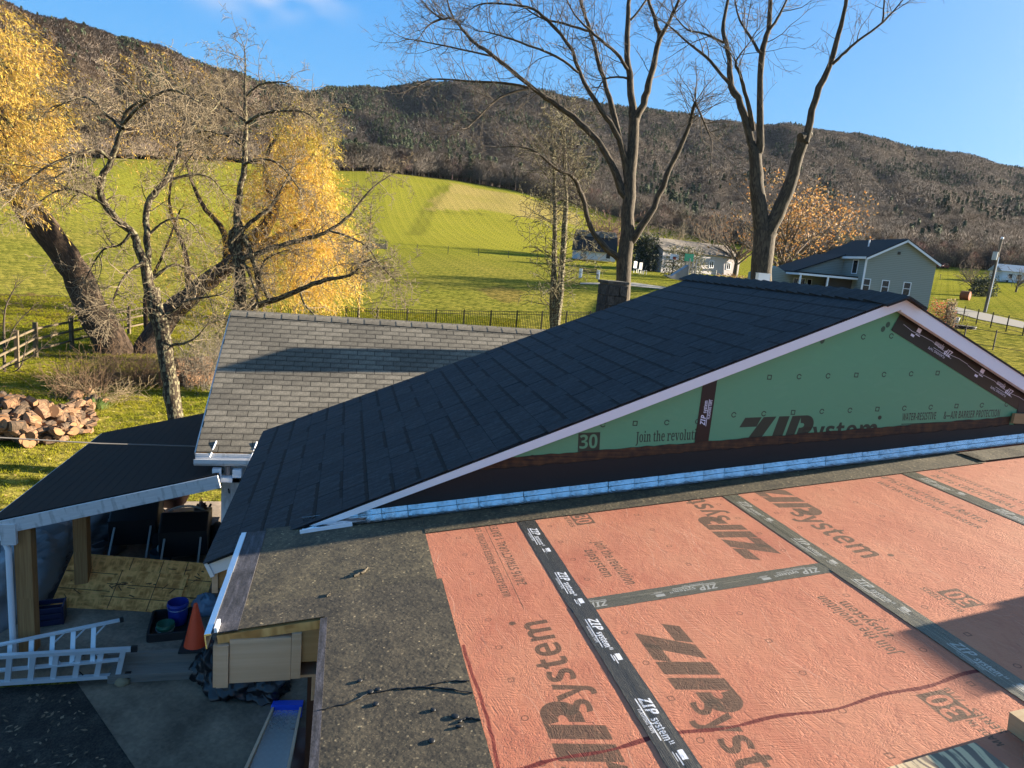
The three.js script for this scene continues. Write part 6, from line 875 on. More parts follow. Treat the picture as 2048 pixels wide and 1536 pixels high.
{
  const pg = bx(-0.011, 0.011, 0.08, 1.34, -0.011, 0.011), o = { span: 1.83, pw: 0.05, h: 1.36, rails: [0.12, 1.12, 1.3], rw: 0.025, rh: 0.03, m: M.iron, jit: 0, pick: 0.125, pg };
  const p = onGround(560, 656), q = onGround(1130, 662), e = q.clone().add(q.clone().sub(p).multiplyScalar(0.2)); fenceLine('iron_fence', 'long black picket fence across the lawn behind the grey shingled roof', p, e, o);
  const wo = { span: 2.3, pw: 0.13, h: 1.35, rails: [0.35, 0.75, 1.15], rw: 0.04, rh: 0.07, m: std({ color: lin(0.12, 0.095, 0.06), map: T.wood, roughness: 0.95 }), jit: 0.03 };
  const a = onGround(-60, 792), b = onGround(72, 716), c = onGround(225, 672), d = onGround(345, 645); fenceLine('rail_fence', 'weathered three rail wooden fence running past the woodpile to the willow', a, b, wo); fenceLine('rail_fence', 'stretch of wooden rail fence beyond the dark willow trunk', b, d, wo);
  const wire = { span: 6, pw: 0.09, h: 1.3, rails: [0.5, 1.2], rw: 0.02, rh: 0.02, m: std({ color: lin(0.09, 0.08, 0.06) }), jit: 0.05 };
  fenceLine('wire_fence', 'thin wire fence between the lawn and the field hill', onGround(770, 500), onGround(1075, 521), wire);
  const bi = { span: 2.4, pw: 0.07, h: 1.4, rails: [0.25, 1.3], rw: 0.03, rh: 0.035, m: M.iron, jit: 0.01 };
  fenceLine('iron_fence', 'black metal fence on the lawn running back past the utility pole', onGround(1925, 642), onGround(2120, 690), bi); fenceLine('iron_fence', 'black metal fence nearest the new roof peak', onGround(1925, 690), onGround(2120, 722), bi); fenceLine('wire_fence', 'wire pasture fence behind the far bushes', onGround(1880, 560), onGround(2100, 578), wire);
  const hp = onGround(752, 497), hd = thing('hedge', 'short clipped dark hedge standing alone in the green field', 'hedge', hp); const hb = new MB(); rnd = mulberry(6); for (let k = 0; k < 2400; k++) { const v = V(R(-2.2, 2.2), R(0, 1.7), R(-0.5, 0.5)); hb.leaf(v, rv().normalize(), rv().normalize(), R(0.1, 0.2), R(0.06, 0.12), lin(0.035, 0.04, 0.02).multiplyScalar(R(0.6, 1.3))); } part(hd, 'foliage', hb.geo(), leafM, V(0, 0, 0), [0, 0.5, 0]).userData.kind = 'stuff'; part(hd, 'stem', bx(-2, 2, 0, 0.9, -0.3, 0.3), std({ color: lin(0.03, 0.028, 0.02) }), V(0, 0, 0), [0, 0.5, 0]);
}
// ---------------------------------------------------------------- far buildings
const sideTex = (n) => tex(64, (u, v) => { const f = (v * n) % 1; return f < 0.16 ? 0.8 : 0.97; }, { m: 1 });
const lap = sideTex(6);
{ // grey two storey house
  const A = atD(1735, 511, 64), Bq = atD(1874, 524, 64.5), C = atD(1632, 508, 72.5); const gx = V(Bq.x - A.x, 0, Bq.z - A.z), wd = gx.length(), turn = Math.atan2(-gx.z, gx.x); const base = ground(A.x, A.z) - 0.4; const t = thing('grey_house', 'two storey grey house with dark roof and white trim across the lawn', 'house', V(A.x, base, A.z), turn);
  const eave = A.y - base, dep = Math.hypot(C.x - A.x, C.z - A.z), apexP = atD(1801, 477, 64.2), rise = apexP.y - A.y; const sid = std({ color: lin(0.28, 0.31, 0.285), map: lap, roughness: 0.8 }), rf = std({ color: lin(0.085, 0.095, 0.105), map: T.shing, roughness: 0.95 }), gl = std({ color: lin(0.012, 0.013, 0.016), roughness: 0.12 }), rm = std({ color: lin(0.06, 0.05, 0.045) });
  const pro = new THREE.Shape([[0, 0], [wd, 0], [wd, eave], [wd / 2, eave + rise - 0.12], [0, eave]].map(q => new THREE.Vector2(...q))); const body = new THREE.ExtrudeGeometry(pro, { depth: dep, bevelEnabled: false }); body.translate(0, 0, -dep); part(t, 'wall', buv(body), sid);
  const pa = Math.atan2(rise, wd / 2), sl = Math.hypot(rise, wd / 2) + 0.35; for (const s of [-1, 1]) { const r = part(t, 'roof', bx(0, sl, -0.1, 0.0, -dep - 0.3, 0.35), rf, V(wd / 2, eave + rise, 0), [0, s < 0 ? Math.PI : 0, -pa, 'YXZ']); if (s < 0) r.position.z = -dep + 0.05; part(t, 'rake_board', bx(0, sl, -0.28, -0.1, -0.02, 0.02), M.trim, V(wd / 2, eave + rise, 0.36), [0, s < 0 ? Math.PI : 0, -pa, 'YXZ']); }
  part(t, 'eave_board', bx(-0.34, -0.3, eave - 0.34, eave - 0.12, -dep - 0.2, 0.36), M.trim); part(t, 'corner_board', bx(-0.03, 0.08, 0, eave - 0.1, 0.005, 0.03), M.trim); part(t, 'downspout', rod(V(-0.12, eave - 0.3, 0.1), V(-0.06, 0, 0.1), 0.05), M.trim);
  const win = (x, y, w, h, z) => { const f = part(t, 'window', merge([bx(x, x + w, y, y + 0.07, z, z + 0.05), bx(x, x + w, y + h - 0.07, y + h, z, z + 0.05), bx(x, x + 0.07, y + 0.07, y + h - 0.07, z, z + 0.05), bx(x + w - 0.07, x + w, y + 0.07, y + h - 0.07, z, z + 0.05), bx(x + 0.07, x + w - 0.07, y + h / 2 - 0.025, y + h / 2 + 0.025, z + 0.01, z + 0.045)]), M.trim); part(f, 'pane', bx(x + 0.07, x + w - 0.07, y + 0.07, y + h - 0.07, z + 0.002, z + 0.015), gl); };
  for (const px of [1738, 1778, 1824]) { const p = atD(px, 575, 64).sub(A); const x = p.x * Math.cos(turn) - p.z * Math.sin(turn); win(x - 0.38, eave - 3.35, 0.76, 1.25, 0.003); }
  const sw = (v, y, w, h) => { const g = new THREE.Group(); const f = part(t, 'window', merge([bx(-0.05, -0.003, y, y + 0.07, v, v + w), bx(-0.05, -0.003, y + h - 0.07, y + h, v, v + w), bx(-0.05, -0.003, y + 0.07, y + h - 0.07, v, v + 0.07), bx(-0.05, -0.003, y + 0.07, y + h - 0.07, v + w - 0.07, v + w)]), M.trim); part(f, 'pane', bx(-0.02, -0.003, y + 0.07, y + h - 0.07, v + 0.07, v + w - 0.07), gl); };
  sw(-2.2, eave - 1.75, 0.95, 1.35); sw(-6.6, eave - 1.75, 0.95, 1.35);
  part(t, 'vent_pipe', rod(V(wd * 0.28, eave + rise * 0.5, -3.4), V(wd * 0.28, eave + rise * 0.5 + 0.75, -3.4), 0.07), M.trim);
  // side wing with its own roof, and the porch in front of it
  const wx = -5.2, e2 = eave - 2.15, wt = eave - 0.1; const ws = new THREE.Shape([[wx, 0], [-0.01, 0], [-0.01, wt], [wx, e2]].map(q => new THREE.Vector2(...q))); const wing = new THREE.ExtrudeGeometry(ws, { depth: 5.5, bevelEnabled: false }); wing.translate(0, 0, -9.5); part(t, 'wing_wall', buv(wing), sid); const wa = Math.atan2(wt + 0.1 - e2, -wx); part(t, 'wing_roof', bx(-0.2, Math.hypot(wt + 0.1 - e2, wx), 0.0, 0.12, -9.8, -3.7), rf, V(wx, e2, 0), [0, 0, wa]);
  part(t, 'porch_roof', bx(wx - 0.6, -0.01, e2 + 0.02, e2 + 0.16, -4.0, -0.9), rf); part(t, 'porch_fascia', bx(wx - 0.62, -0.01, e2 - 0.16, e2 + 0.02, -0.92, -0.86), M.trim); part(t, 'porch_fascia', bx(wx - 0.66, wx - 0.62, e2 - 0.16, e2 + 0.02, -4, -0.86), M.trim); for (const x of [wx - 0.4, -2.9]) part(t, 'porch_post', bx(x - 0.07, x + 0.07, 0, e2 - 0.16, -1.05, -0.9), M.trim); part(t, 'porch_wall', bx(-2.7, -0.02, e2 - 2.4, e2 - 0.2, -1.9, -1.8), rm);
  for (const x of [-4.8, -4.1, -3.4]) { const f = part(t, 'window', bx(x, x + 0.5, e2 - 1.7, e2 - 0.45, -3.99, -3.96), M.trim); part(f, 'pane', bx(x + 0.06, x + 0.44, e2 - 1.64, e2 - 0.51, -3.965, -3.945), gl); }
  const gb = new THREE.Shape([[-8.4, 0], [-5.3, 0], [-5.3, e2 - 0.3], [-6.85, e2 + 0.5], [-8.4, e2 - 0.3]].map(q => new THREE.Vector2(...q))); const ge = new THREE.ExtrudeGeometry(gb, { depth: 3, bevelEnabled: false }); ge.translate(0, 0, -6.6); part(t, 'porch_gable', buv(ge), sid);
  part(t, 'meter', bx(wd * 0.42, wd * 0.42 + 0.25, eave + 0.35, eave + 0.6, 0.003, 0.06), rm);
}
{ // dark roofed barn with a white cross braced door
  const p = atD(1192, 521, 138), g = p.y, t = thing('barn', 'small barn with a steep dark roof and a white cross braced door', 'barn', V(p.x, g, p.z), -0.15), w = 3.9; const wm = std({ color: lin(0.6, 0.62, 0.66), map: lap }), dk = std({ color: lin(0.02, 0.023, 0.03), roughness: 0.9 });
  part(t, 'wall', bx(-w, w, 0, 2.0, -6, -0.1), wm); const s = new THREE.Shape([[0.35, 1.7], [-0.9, 4.9], [-3, 5.9], [-5.1, 4.9], [-6.35, 1.7]].map(q => new THREE.Vector2(q[0], q[1]))); const r = new THREE.ExtrudeGeometry(s, { depth: w * 2 + 0.4, bevelEnabled: false }); r.rotateY(-Math.PI / 2); r.translate(w + 0.2, 0, 0); part(t, 'gambrel_roof', buv(r), dk); for (const x of [-2.3, 1.9]) part(t, 'dormer', bx(x - 1.5, x + 1.5, 4.6, 5.7, -1.6, -0.55), std({ color: lin(0.10, 0.11, 0.125) }));
  const d = part(t, 'door', bx(-3.4, -2.0, 0, 1.9, -0.09, -0.02), std({ color: lin(0.2, 0.21, 0.22) })); part(d, 'cross_brace', merge([bar(V(-3.4, 0.05, 0.0), V(-2.0, 1.85, 0.0), 0.12, 0.03), bar(V(-3.4, 1.85, 0.03), V(-2.0, 0.05, 0.03), 0.12, 0.03), bx(-3.45, -3.35, 0, 1.9, -0.01, 0.06), bx(-2.05, -1.95, 0, 1.9, -0.01, 0.06), bx(-3.34, -2.06, 1.8, 1.92, -0.01, 0.06)]), M.trim); part(t, 'eave_board', bx(-w, w, 1.85, 1.99, -0.09, -0.06), M.trim); part(t, 'window', bx(2.0, 2.8, 0.6, 1.5, -0.09, -0.05), dk);
}
{ // long pale shed
  const a = atD(1322, 540, 118), b = atD(1474, 562, 128), t = thing('long_shed', 'long pale shed with a dull low roof and two small windows', 'shed', V(a.x, ground(a.x, a.z) - 0.4, a.z), Math.atan2(-(b.z - a.z), b.x - a.x)), L = Math.hypot(b.x - a.x, b.z - a.z), ey = atD(1330, 500, 118).y - t.position.y; const wm = std({ color: lin(0.42, 0.395, 0.41), map: lap }), rf = std({ color: lin(0.28, 0.24, 0.205), map: T.grey });
  const s = new THREE.Shape([[0, 0], [-7, 0], [-7, ey], [-3.5, ey + 2.0], [0, ey]].map(q => new THREE.Vector2(...q))); const g = new THREE.ExtrudeGeometry(s, { depth: L, bevelEnabled: false }); g.rotateY(-Math.PI / 2); g.translate(L, 0, 0); const wl = part(t, 'wall', buv(g), wm); g.scale(1, 1, 1); 
  const pa = Math.atan2(2.0, 3.5), sl = Math.hypot(2, 3.5) + 0.3; for (const k of [0, 1]) part(t, 'roof', bx(-0.3, L + 0.3, 0, 0.12, 0, sl), rf, V(k ? L : 0, ey + 2.03, -3.5), [pa, k ? Math.PI : 0, 0, 'YXZ']); 
  for (const f of [0.62, 0.85]) { const w = part(t, 'window', merge([bx(L * f - 0.55, L * f + 0.55, ey - 2.3, ey - 2.2, 0.02, 0.08), bx(L * f - 0.55, L * f + 0.55, ey - 1.1, ey - 1.0, 0.02, 0.08), bx(L * f - 0.55, L * f - 0.45, ey - 2.2, ey - 1.1, 0.02, 0.08), bx(L * f + 0.45, L * f + 0.55, ey - 2.2, ey - 1.1, 0.02, 0.08), bx(L * f - 0.04, L * f + 0.04, ey - 2.2, ey - 1.1, 0.02, 0.08)]), M.trim); part(w, 'pane', bx(L * f - 0.45, L * f + 0.45, ey - 2.2, ey - 1.1, 0.01, 0.04), std({ color: lin(0.02, 0.02, 0.025), roughness: 0.2 })); }
}
{ // road, pole, vehicles and far sheds at the sunny side
  const rd = [[1895, 622], [1960, 640], [2080, 664], [2080, 652], [1975, 628], [1900, 612]].map(q => onGround(...q)); const rp = []; const g = new THREE.BufferGeometry(); const up = [], lo = []; for (let i = 0; i <= 24; i++) { const u = i / 24, f = (A, k) => { const s = u * (A.length - 1), j = Math.min(A.length - 2, s | 0); return A[j].clone().lerp(A[j + 1], s - j); }; const a = f([rd[0], rd[1], rd[2]]), b = f([rd[5], rd[4], rd[3]]); a.y = ground(a.x, a.z) + 0.05; b.y = ground(b.x, b.z) + 0.05; rp.push(a.x, a.y, a.z, b.x, b.y, b.z); } const id = []; for (let i = 0; i < 24; i++) id.push(2 * i, 2 * i + 2, 2 * i + 1, 2 * i + 1, 2 * i + 2, 2 * i + 3); g.setAttribute('position', new THREE.Float32BufferAttribute(rp, 3)); g.setIndex(id); g.computeVertexNormals(); struct('road', buv(g), std({ color: lin(0.06, 0.06, 0.058), roughness: 1, side: THREE.DoubleSide }));
  const p = onGround(1969, 625), top = atD(1996, 480, p.clone().sub(camera.position).dot(FWD)), t = thing('utility_pole', 'wooden utility pole with a grey transformer and a lamp at its tip', 'utility pole', p); const h = top.y - p.y; t.rotation.z = -0.025; part(t, 'pole', rod(V(0, -0.2, 0), V(0, h, 0), 0.16, 0.11, 10), std({ color: lin(0.2, 0.175, 0.15), map: T.bark })); part(t, 'transformer', cyl(0.26, 0.26, 0.9, 14), std({ color: lin(0.4, 0.42, 0.43) }), V(-0.4, h - 1.9, 0)); part(t, 'crossbar', bx(-0.4, 0, h - 1.75, h - 1.65, -0.04, 0.04), M.iron); part(t, 'lamp', new THREE.SphereGeometry(0.16, 10, 8), M.trim, V(0.05, h + 0.1, 0)); part(t, 'conduit', rod(V(0.2, 0, 0.05), V(0.15, h - 2, 0.05), 0.05), M.galv);
  const vh = (label, x, y, D, col, len, hh, cat, name) => { const q = onGround(x, y + 8), k = thing(name, label, cat, q, 0.35); const bd = new THREE.Shape([[-len / 2, 0.45], [-len / 2, 1.0], [-len * 0.32, 1.05], [-len * 0.2, hh], [len * 0.25, hh], [len * 0.34, 1.05], [len / 2, 0.95], [len / 2, 0.45]].map(v => new THREE.Vector2(...v))); const bg = new THREE.ExtrudeGeometry(bd, { depth: 1.8, bevelEnabled: true, bevelSize: 0.06, bevelThickness: 0.06, bevelSegments: 2 }); bg.translate(0, 0, -0.9); part(k, 'body', bg, std({ color: col, roughness: 0.35 })); for (const sx of [-0.3, 0.3]) for (const z of [-0.85, 0.85]) part(k, 'wheel', cyl(0.34, 0.34, 0.22, 14).rotateX(Math.PI / 2), M.rubber, V(sx * len, 0.34, z)); part(k, 'window', bx(-len * 0.17, len * 0.22, 1.1, hh - 0.1, 0.97, 0.98), M.black); return k; };
  vh('small dark red truck parked beyond the grey house', 1885, 529, 150, lin(0.16, 0.02, 0.015), 4.6, 1.75, 'truck', 'parked_truck'); vh('white van parked beside the far white building', 2012, 556, 170, lin(0.7, 0.7, 0.7), 5, 2.1, 'van', 'parked_van');
  const wp = onGround(2040, 566), wb = thing('white_building', 'low white building with a blue grey roof at the edge of the pasture', 'building', V(wp.x, wp.y, wp.z), -0.3); part(wb, 'wall', bx(-4.5, 5, 0, 2.6, -5, 0), std({ color: lin(0.6, 0.62, 0.64) })); const ws = slab([[0.4, 2.5], [-2.5, 4.2], [-5.4, 2.5]], 10.4); ws.rotateY(-Math.PI / 2); ws.translate(5.4, 0, 0); part(wb, 'roof', buv(ws), std({ color: lin(0.2, 0.27, 0.34), roughness: 0.5 })); for (const x of [-3, -1, 1, 3]) part(wb, 'window', bx(x, x + 0.9, 0.9, 1.9, 0.005, 0.03), M.black);
  const bq = onGround(1929, 600), bo = thing('round_bale', 'rust brown round bale lying on the pasture near the pole', 'bale', V(bq.x, bq.y + 0.62, bq.z), 0.5); part(bo, 'bale', cyl(0.62, 0.62, 1.1, 20).rotateX(Math.PI / 2), std({ color: lin(0.25, 0.075, 0.03), roughness: 1 })); part(bo, 'core', cyl(0.3, 0.3, 1.12, 14).rotateX(Math.PI / 2), std({ color: lin(0.12, 0.04, 0.02) }));
  const pd = onGround(1928, 656), po = thing('black_disc', 'low round black disc lying on the lawn by the fence', 'cover', pd); part(po, 'cover', cyl(0.95, 0.8, 0.2, 24), M.rubber, V(0, 0.1, 0)); part(po, 'rim', new THREE.TorusGeometry(0.9, 0.06, 8, 26).rotateX(Math.PI / 2), M.rubber, V(0, 0.16, 0));  // plain black disc with a thicker rim, set on the lawn
}
// ---------------------------------------------------------------- lawn furniture and play things in the distance
{
  const put = (x, y) => onGround(x, y);
  const s = thing('play_slide', 'grey plastic slide with a green panelled climbing tower', 'slide', put(1366, 562), 0.1), gp2 = std({ color: lin(0.22, 0.22, 0.24), roughness: 0.5 }); s.scale.setScalar(1.6); const sh = new THREE.Shape([[0, 0], [-1.6, 0.15], [-2.0, 0.3], [-2.0, 0.42], [-1.5, 0.36], [0.1, 1.45], [0.1, 1.2]].map(q => new THREE.Vector2(...q))); const sg = new THREE.ExtrudeGeometry(sh, { depth: 0.5, bevelEnabled: false }); part(s, 'chute', sg, gp2); for (const [x, z] of [[0.1, 0], [0.1, 0.5], [0.8, 0], [0.8, 0.5]]) part(s, 'post', bx(x - 0.05, x + 0.05, 0, 2.0, z - 0.05, z + 0.05), std({ color: lin(0.3, 0.29, 0.28) })); part(s, 'green_panel', bx(-0.3, 0.6, 1.75, 2.4, 0.2, 0.26), std({ color: lin(0.0, 0.22, 0.14) })); part(s, 'platform', bx(0.06, 0.85, 1.2, 1.28, 0, 0.5), gp2);
  const hp = thing('basketball_hoop', 'basketball hoop with a small white backboard beside the slide', 'hoop', put(1343, 556)); part(hp, 'pole', rod(V(0, 0, 0), V(0, 3.0, 0), 0.06), M.iron); part(hp, 'backboard', bx(-0.7, 0.7, 2.7, 3.5, 0.05, 0.1), M.trim); part(hp, 'square', bx(-0.25, 0.25, 2.8, 3.15, 0.101, 0.12), std({ color: lin(0.25, 0.05, 0.04) })); part(hp, 'rim', new THREE.TorusGeometry(0.23, 0.02, 6, 18).rotateX(Math.PI / 2), std({ color: lin(0.4, 0.08, 0.03) }), V(0, 2.75, 0.36));
  const chair = (x, y, l, c) => { const t = thing('lawn_chair', l, 'chair', put(x, y), 0.6, 'pale lawn chairs by the tall tree'); t.scale.setScalar(1.5); const m = std({ color: c }); part(t, 'seat', bx(-0.3, 0.3, 0.4, 0.45, -0.3, 0.3), m); part(t, 'backrest', bx(-0.3, 0.3, 0.5, 1.2, -0.36, -0.31), m); for (const a of [-0.26, 0.26]) for (const b of [-0.26, 0.26]) part(t, 'leg', bx(a - 0.03, a + 0.03, 0, 0.39, b - 0.03, b + 0.03), m); };
  chair(1274, 546, 'white high backed lawn chair close behind the tall tree trunk', lin(0.6, 0.6, 0.58)); chair(1285, 549, 'dull grey lawn chair next to the white one by the tall trunk', lin(0.3, 0.3, 0.3));
  const be = thing('garden_bench', 'dark garden bench with pale ends out on the lawn before the barn', 'bench', put(1178, 557), 0.1); be.scale.setScalar(1.3); part(be, 'seat', bx(-0.9, 0.9, 0.4, 0.46, -0.25, 0.25), M.iron); for (let k = 0; k < 3; k++) part(be, 'slat', bx(-0.9, 0.9, 0.55 + k * 0.16, 0.66 + k * 0.16, -0.3, -0.26), M.iron); for (const x of [-0.95, 0.95]) part(be, 'end_frame', bx(x - 0.05, x + 0.05, 0, 0.9, -0.3, 0.28), M.trim);
  const pf = { span: 2.2, pw: 0.1, h: 1.5, rails: [0.4, 1.35], rw: 0.04, rh: 0.08, m: std({ color: lin(0.34, 0.33, 0.3) }), jit: 0.01 }; fenceLine('paling_fence', 'short grey garden fence beside the slide', put(1392, 556), put(1430, 560), pf);
  const gv = [[1160, 566], [1270, 566], [1340, 576], [1338, 581], [1240, 570], [1160, 569]].map(q => onGround(...q)); const sh2 = new THREE.ShapeGeometry(new THREE.Shape(gv.map(q => new THREE.Vector2(q.x, -q.z)))); sh2.rotateX(-Math.PI / 2); const sp = sh2.attributes.position; for (let i = 0; i < sp.count; i++) sp.setY(i, ground(sp.getX(i), sp.getZ(i)) + 0.05); sh2.computeVertexNormals(); struct('gravel_drive', buv(sh2), std({ color: lin(0.2, 0.19, 0.16), roughness: 1 }));
}
// ---------------------------------------------------------------- shrubs and middle distance trees
function bushy(name, label, px, py, D, h, w, o) { // trunk and limbs with a cloud of small leaves or bare twigs
  const b = baseAt(px, py, D), t = thing(name, label, o.cat || 'tree', b, 0, o.group); const tb = new MB(), tw = new MB(), lf = new MB(); const ends = [];
  tb.tube([V(0, -0.2, 0), V(R(-0.1, 0.1), h * 0.15, 0), V(R(-0.2, 0.2), h * (o.trunk || 0.3), 0)], [h * 0.03, h * 0.024, h * 0.018], 8); const top = V(0, h * (o.trunk || 0.3) * 0.8, 0);
  for (let k = 0; k < (o.limbs || 9); k++) { const a = R(6.28), d = V(Math.cos(a) * w / h * (o.spread || 0.9), R(0.4, 1.1), Math.sin(a) * w / h * (o.spread || 0.9)); grow(tw, V(R(-0.05, 0.05), top.y * R(0.5, 1.1), 0), d, h * 0.62 * R(0.7, 1.1), h * 0.012, 2, { wob: 0.2, lift: 0.06, lift0: 0.02, kids: o.kids || [4, 5], fwd: 0.8, rmin: o.rmin || 0.012, ends }); }
  part(t, 'trunk', tb.geo(), barkM(o.bark || lin(0.12, 0.1, 0.08))); stuff(part(t, 'twigs', tw.geo(), std({ color: o.twig || lin(0.12, 0.095, 0.075), roughness: 1 })));
  if (o.leaf) { for (const [p, d] of ends) { const bias = o.sel ? o.sel(p.clone().add(b)) : 1; if (R() > bias) continue; for (let k = 0; k < (o.per || 6); k++) { const q = p.clone().addScaledVector(rv(), o.cl || 0.35); lf.leaf(q, rv().normalize(), rv().normalize(), o.ls * R(0.6, 1.3), o.ls * R(0.4, 0.8), o.leaf[R() * o.leaf.length | 0].clone().multiplyScalar(R(0.6, 1.25))); } } if (!lf.empty) stuff(part(t, 'foliage', lf.geo(), leafM)); }
  return t;
}
rnd = mulberry(505);
const orange = [lin(0.36, 0.19, 0.06), lin(0.30, 0.14, 0.045), lin(0.40, 0.25, 0.09)], rust = [lin(0.28, 0.13, 0.05), lin(0.2, 0.1, 0.045)], dkg = [lin(0.02, 0.03, 0.012), lin(0.035, 0.045, 0.016)];
bushy('autumn_tree', 'broad tree still holding orange leaves behind the forked bare tree', 1560, 560, 84, 15.5, 13, { leaf: orange, per: 12, ls: 0.36, cl: 0.9, limbs: 22, rmin: 0.02, spread: 1.05, sel: p => { const v = p.clone().sub(camera.position), c = 1024 + 2 * FPX * v.dot(RIGHT) / v.dot(FWD), r = 768 - 2 * FPX * v.dot(UP) / v.dot(FWD); return c > 1555 ? 1 : r < 400 ? 0.6 : 0.25; } });
bushy('autumn_tree', 'brown twiggy tree standing behind the long pale shed', 1470, 545, 126, 15, 13, { leaf: rust, per: 2, ls: 0.3, cl: 0.6, limbs: 13, rmin: 0.03, twig: lin(0.17, 0.125, 0.09), spread: 1 });
bushy('vase_tree', 'rounded reddish brown leafless tree above the barn roof', 1205, 520, 150, 14.5, 12, { limbs: 30, rmin: 0.035, twig: lin(0.17, 0.10, 0.075), trunk: 0.12, spread: 0.75, kids: [5, 5] });
bushy('bare_tree', 'pale twiggy tree between the field edge and the pale shed', 1345, 520, 160, 11, 9, { limbs: 12, rmin: 0.03, twig: lin(0.2, 0.16, 0.11) }); bushy('bare_tree', 'bare tree before the woods between the two tall trees', 1420, 500, 175, 13, 11, { limbs: 12, rmin: 0.035, twig: lin(0.18, 0.14, 0.1) }); bushy('bare_tree', 'bare tree at the edge of the field below the woods', 1300, 500, 190, 12, 11, { limbs: 12, rmin: 0.035, twig: lin(0.17, 0.13, 0.1) });
bushy('bare_tree', 'small bare tree in the pasture beside the utility pole', 1948, 575, 118, 7.5, 8, { limbs: 14, rmin: 0.02, twig: lin(0.13, 0.1, 0.07), spread: 1.1 }); bushy('bare_tree', 'low bare tree in front of the far white building', 2030, 590, 130, 6, 7, { limbs: 12, rmin: 0.02, twig: lin(0.12, 0.1, 0.08) });
function shrub(label, px, py, D, rx, ry, n, cols, ls = 0.2, cat = 'shrub', name = 'shrub') { const b = baseAt(px, py, D), t = thing(name, label, cat, b), m = new MB(); for (let k = 0; k < n; k++) { const a = R(6.28), u = Math.sqrt(R()), y = R(), w = Math.sin(Math.min(1, 0.25 + y * 1.1) * 2.6) * 0.5 + 0.5; m.leaf(V(Math.cos(a) * u * rx * w * R(0.7, 1.15), y * ry * R(0.85, 1.1), Math.sin(a) * u * rx * w), rv().normalize(), rv().normalize(), ls * R(0.6, 1.4), ls * R(0.4, 0.9), cols[R() * cols.length | 0].clone().multiplyScalar(R(0.5, 1.3))); } stuff(part(t, 'foliage', m.geo(), leafM)); const st = new MB(); for (let k = 0; k < 7; k++) grow(st, V(R(-0.2, 0.2), -0.1, 0), V(R(-0.5, 0.5), 1, R(-0.5, 0.5)), ry * 0.8, 0.03, 1, { wob: 0.2, lift: 0, lift0: 0, kids: [4], fwd: 0.8, rmin: 0.01 }); stuff(part(t, 'stems', st.geo(), std({ color: lin(0.08, 0.06, 0.04) }))); return t; }
shrub('big dark evergreen shrub beside the tall tree trunk', 1286, 545, 120, 3.2, 6.0, 4200, dkg, 0.4); shrub('olive green shrub against the wall of the pale shed', 1365, 556, 104, 3.8, 4.6, 3000, [lin(0.07, 0.075, 0.03), lin(0.1, 0.09, 0.045)], 0.3);
shrub('clump of red flowering bushes at the corner of the grey house', 1878, 652, 60, 1.4, 2.4, 1600, [lin(0.42, 0.07, 0.05), lin(0.4, 0.18, 0.09), lin(0.14, 0.1, 0.03)], 0.14); shrub('tall tan ornamental grass plume beside the red bushes', 1896, 650, 59, 0.5, 2.6, 700, [lin(0.25, 0.19, 0.11), lin(0.18, 0.15, 0.09)], 0.2, 'grass', 'ornamental_grass'); shrub('dark leafless shrub at the end of the black fence', 1908, 650, 58, 1.3, 1.7, 700, [lin(0.05, 0.03, 0.025)], 0.1); shrub('black evergreen bush beside the pasture tree', 1968, 578, 110, 2.2, 3.0, 2200, dkg, 0.3);
shrub('low rust coloured hedge along the garden before the shed', 1490, 560, 92, 5.5, 1.6, 2200, [lin(0.16, 0.08, 0.035), lin(0.2, 0.13, 0.05)], 0.22, 'hedge', 'hedge');
{ const p = onGround(1911, 646), t = thing('flower_pot', 'small white pot by the dark shrub at the fence end', 'pot', p); part(t, 'pot', new THREE.LatheGeometry([[0, 0], [0.22, 0], [0.3, 0.55], [0.26, 0.55], [0.18, 0.04], [0, 0.04]].map(v => new THREE.Vector2(...v)), 16), M.trim); part(t, 'soil', cyl(0.25, 0.25, 0.02, 14), M.dirt, V(0, 0.48, 0)); }
{ // young growth in front of the woods, too thin and many to count
  rnd = mulberry(909); const g = farTree('bare', 77, 4), list = []; const mat = std({ vertexColors: true, roughness: 1, side: THREE.DoubleSide });
  const im = new THREE.InstancedMesh(g, mat, 900), m4 = new THREE.Matrix4(), q = new THREE.Quaternion(); for (let i = 0; i < 900; i++) { const a = R(A0 * 0.7, A1), rc = pick(crestR, a), r = rc + R(2, 40) + (a > 0.3 ? R(-30, 0) : 0), x = Math.sin(a) * r, z = -Math.cos(a) * r, h = R(4, 10); m4.compose(V(x, ground(x, z) - 0.3, z), q.setFromAxisAngle(V(0, 1, 0), R(6.28)), V(h * 1.1, h, h * 1.1)); im.setMatrixAt(i, m4); im.setColorAt(i, lin(R(0.6, 0.95), R(0.54, 0.82), R(0.48, 0.72))); }
  im.name = 'young_growth'; setTag(stuff(im), 'thin young leafless growth along the edge of the woods', 'forest'); scene.add(im);
}
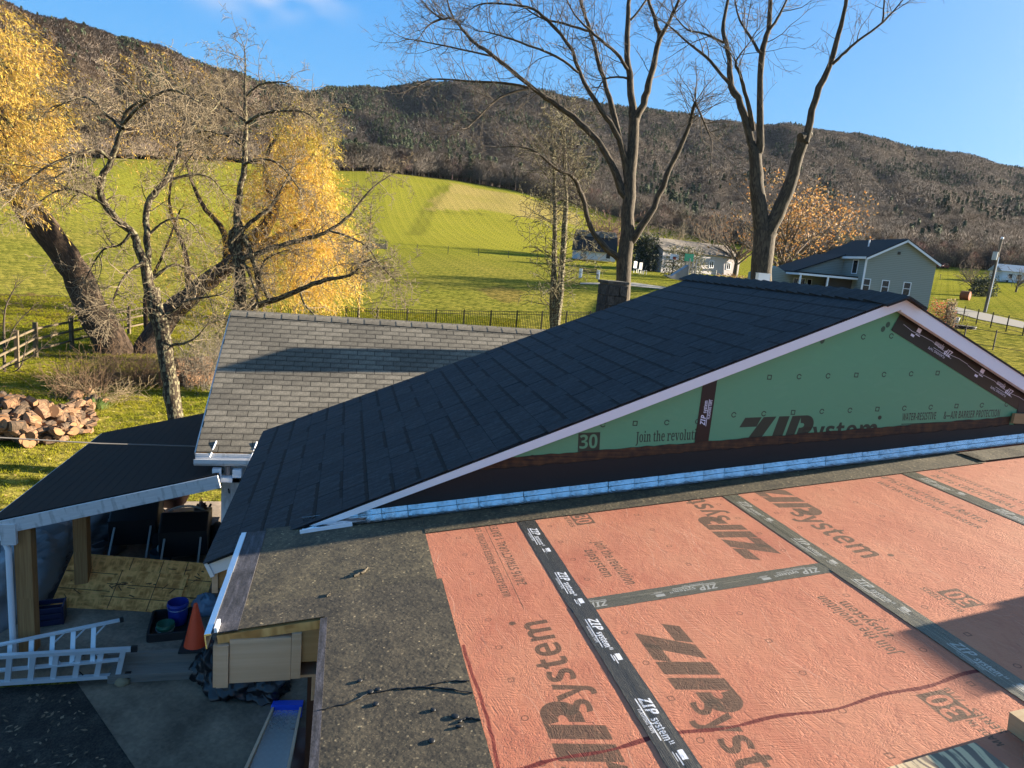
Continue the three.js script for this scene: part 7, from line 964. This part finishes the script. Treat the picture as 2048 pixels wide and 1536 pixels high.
{ // grass blades and fallen leaves on the near lawn
  const q = mulberry(606), bl = new MB(); for (let k = 0; k < 9; k++) { const a = q() * 6.28; bl.leaf(V((q() - 0.5) * 0.12, 0, (q() - 0.5) * 0.12), V(Math.cos(a) * 0.5, 0.8, Math.sin(a) * 0.5).normalize(), V(-Math.sin(a), 0, Math.cos(a)), 0.05 + q() * 0.06, 0.010, lin(1, 1, 1).multiplyScalar(0.7 + 0.6 * q())); }
  rnd = mulberry(607); const n = 70000, im = new THREE.InstancedMesh(bl.geo(), new THREE.MeshPhysicalMaterial({ vertexColors: true, side: THREE.DoubleSide, roughness: 1, specularIntensity: 0 }), n), m4 = new THREE.Matrix4(), qq = new THREE.Quaternion(); let c = 0, guard = 0;
  while (c < n && guard++ < 400000) { const a = R(-0.5, 0.25), r = Math.sqrt(R(120, 2600)), x = Math.sin(a) * r, z = -Math.cos(a) * r; if (x > -5.7 && z > -16.3 || x > -2.2 && z > -15.4) continue; m4.compose(V(x, ground(x, z), z), qq.setFromAxisAngle(V(0, 1, 0), R(6.28)), V(1, R(0.6, 1.3), 1)); im.setMatrixAt(c, m4); const v = fbm(x * 0.6, z * 0.6, 0, 620, 3); im.setColorAt(c, lin(lerp(0.11, 0.21, v), lerp(0.145, 0.18, v), 0.012)); c++; }
  im.count = c; im.name = 'grass'; setTag(stuff(im), 'short yellow green lawn grass behind the porch', 'grass'); scene.add(im);
  const lf = new MB(); for (let k = 0; k < 2600; k++) { const a = R(-0.5, 0.12), r = R(15, 30), x = Math.sin(a) * r, z = -Math.cos(a) * r; if (x > -5.7 && z > -16.3 || x > -2.2 && z > -15.4) continue; const t = R(6.28); lf.leaf(V(x, ground(x, z) + R(0.01, 0.06), z), V(Math.cos(t), R(-0.2, 0.4), Math.sin(t)).normalize(), V(-Math.sin(t), R(-0.3, 0.3), Math.cos(t)).normalize(), R(0.05, 0.1), R(0.03, 0.05), [lin(0.34, 0.24, 0.08), lin(0.24, 0.15, 0.06), lin(0.4, 0.33, 0.12)][R() * 3 | 0]); } const lm = part(scene, 'fallen_leaves', lf.geo(), std({ vertexColors: true, side: THREE.DoubleSide })); setTag(stuff(lm), 'tan fallen leaves scattered over the lawn by the woodpile', 'leaves');
}

scene.traverse(o => { if (o.isMesh) { o.castShadow = true; o.receiveShadow = true; } });
renderer.render(scene, camera);
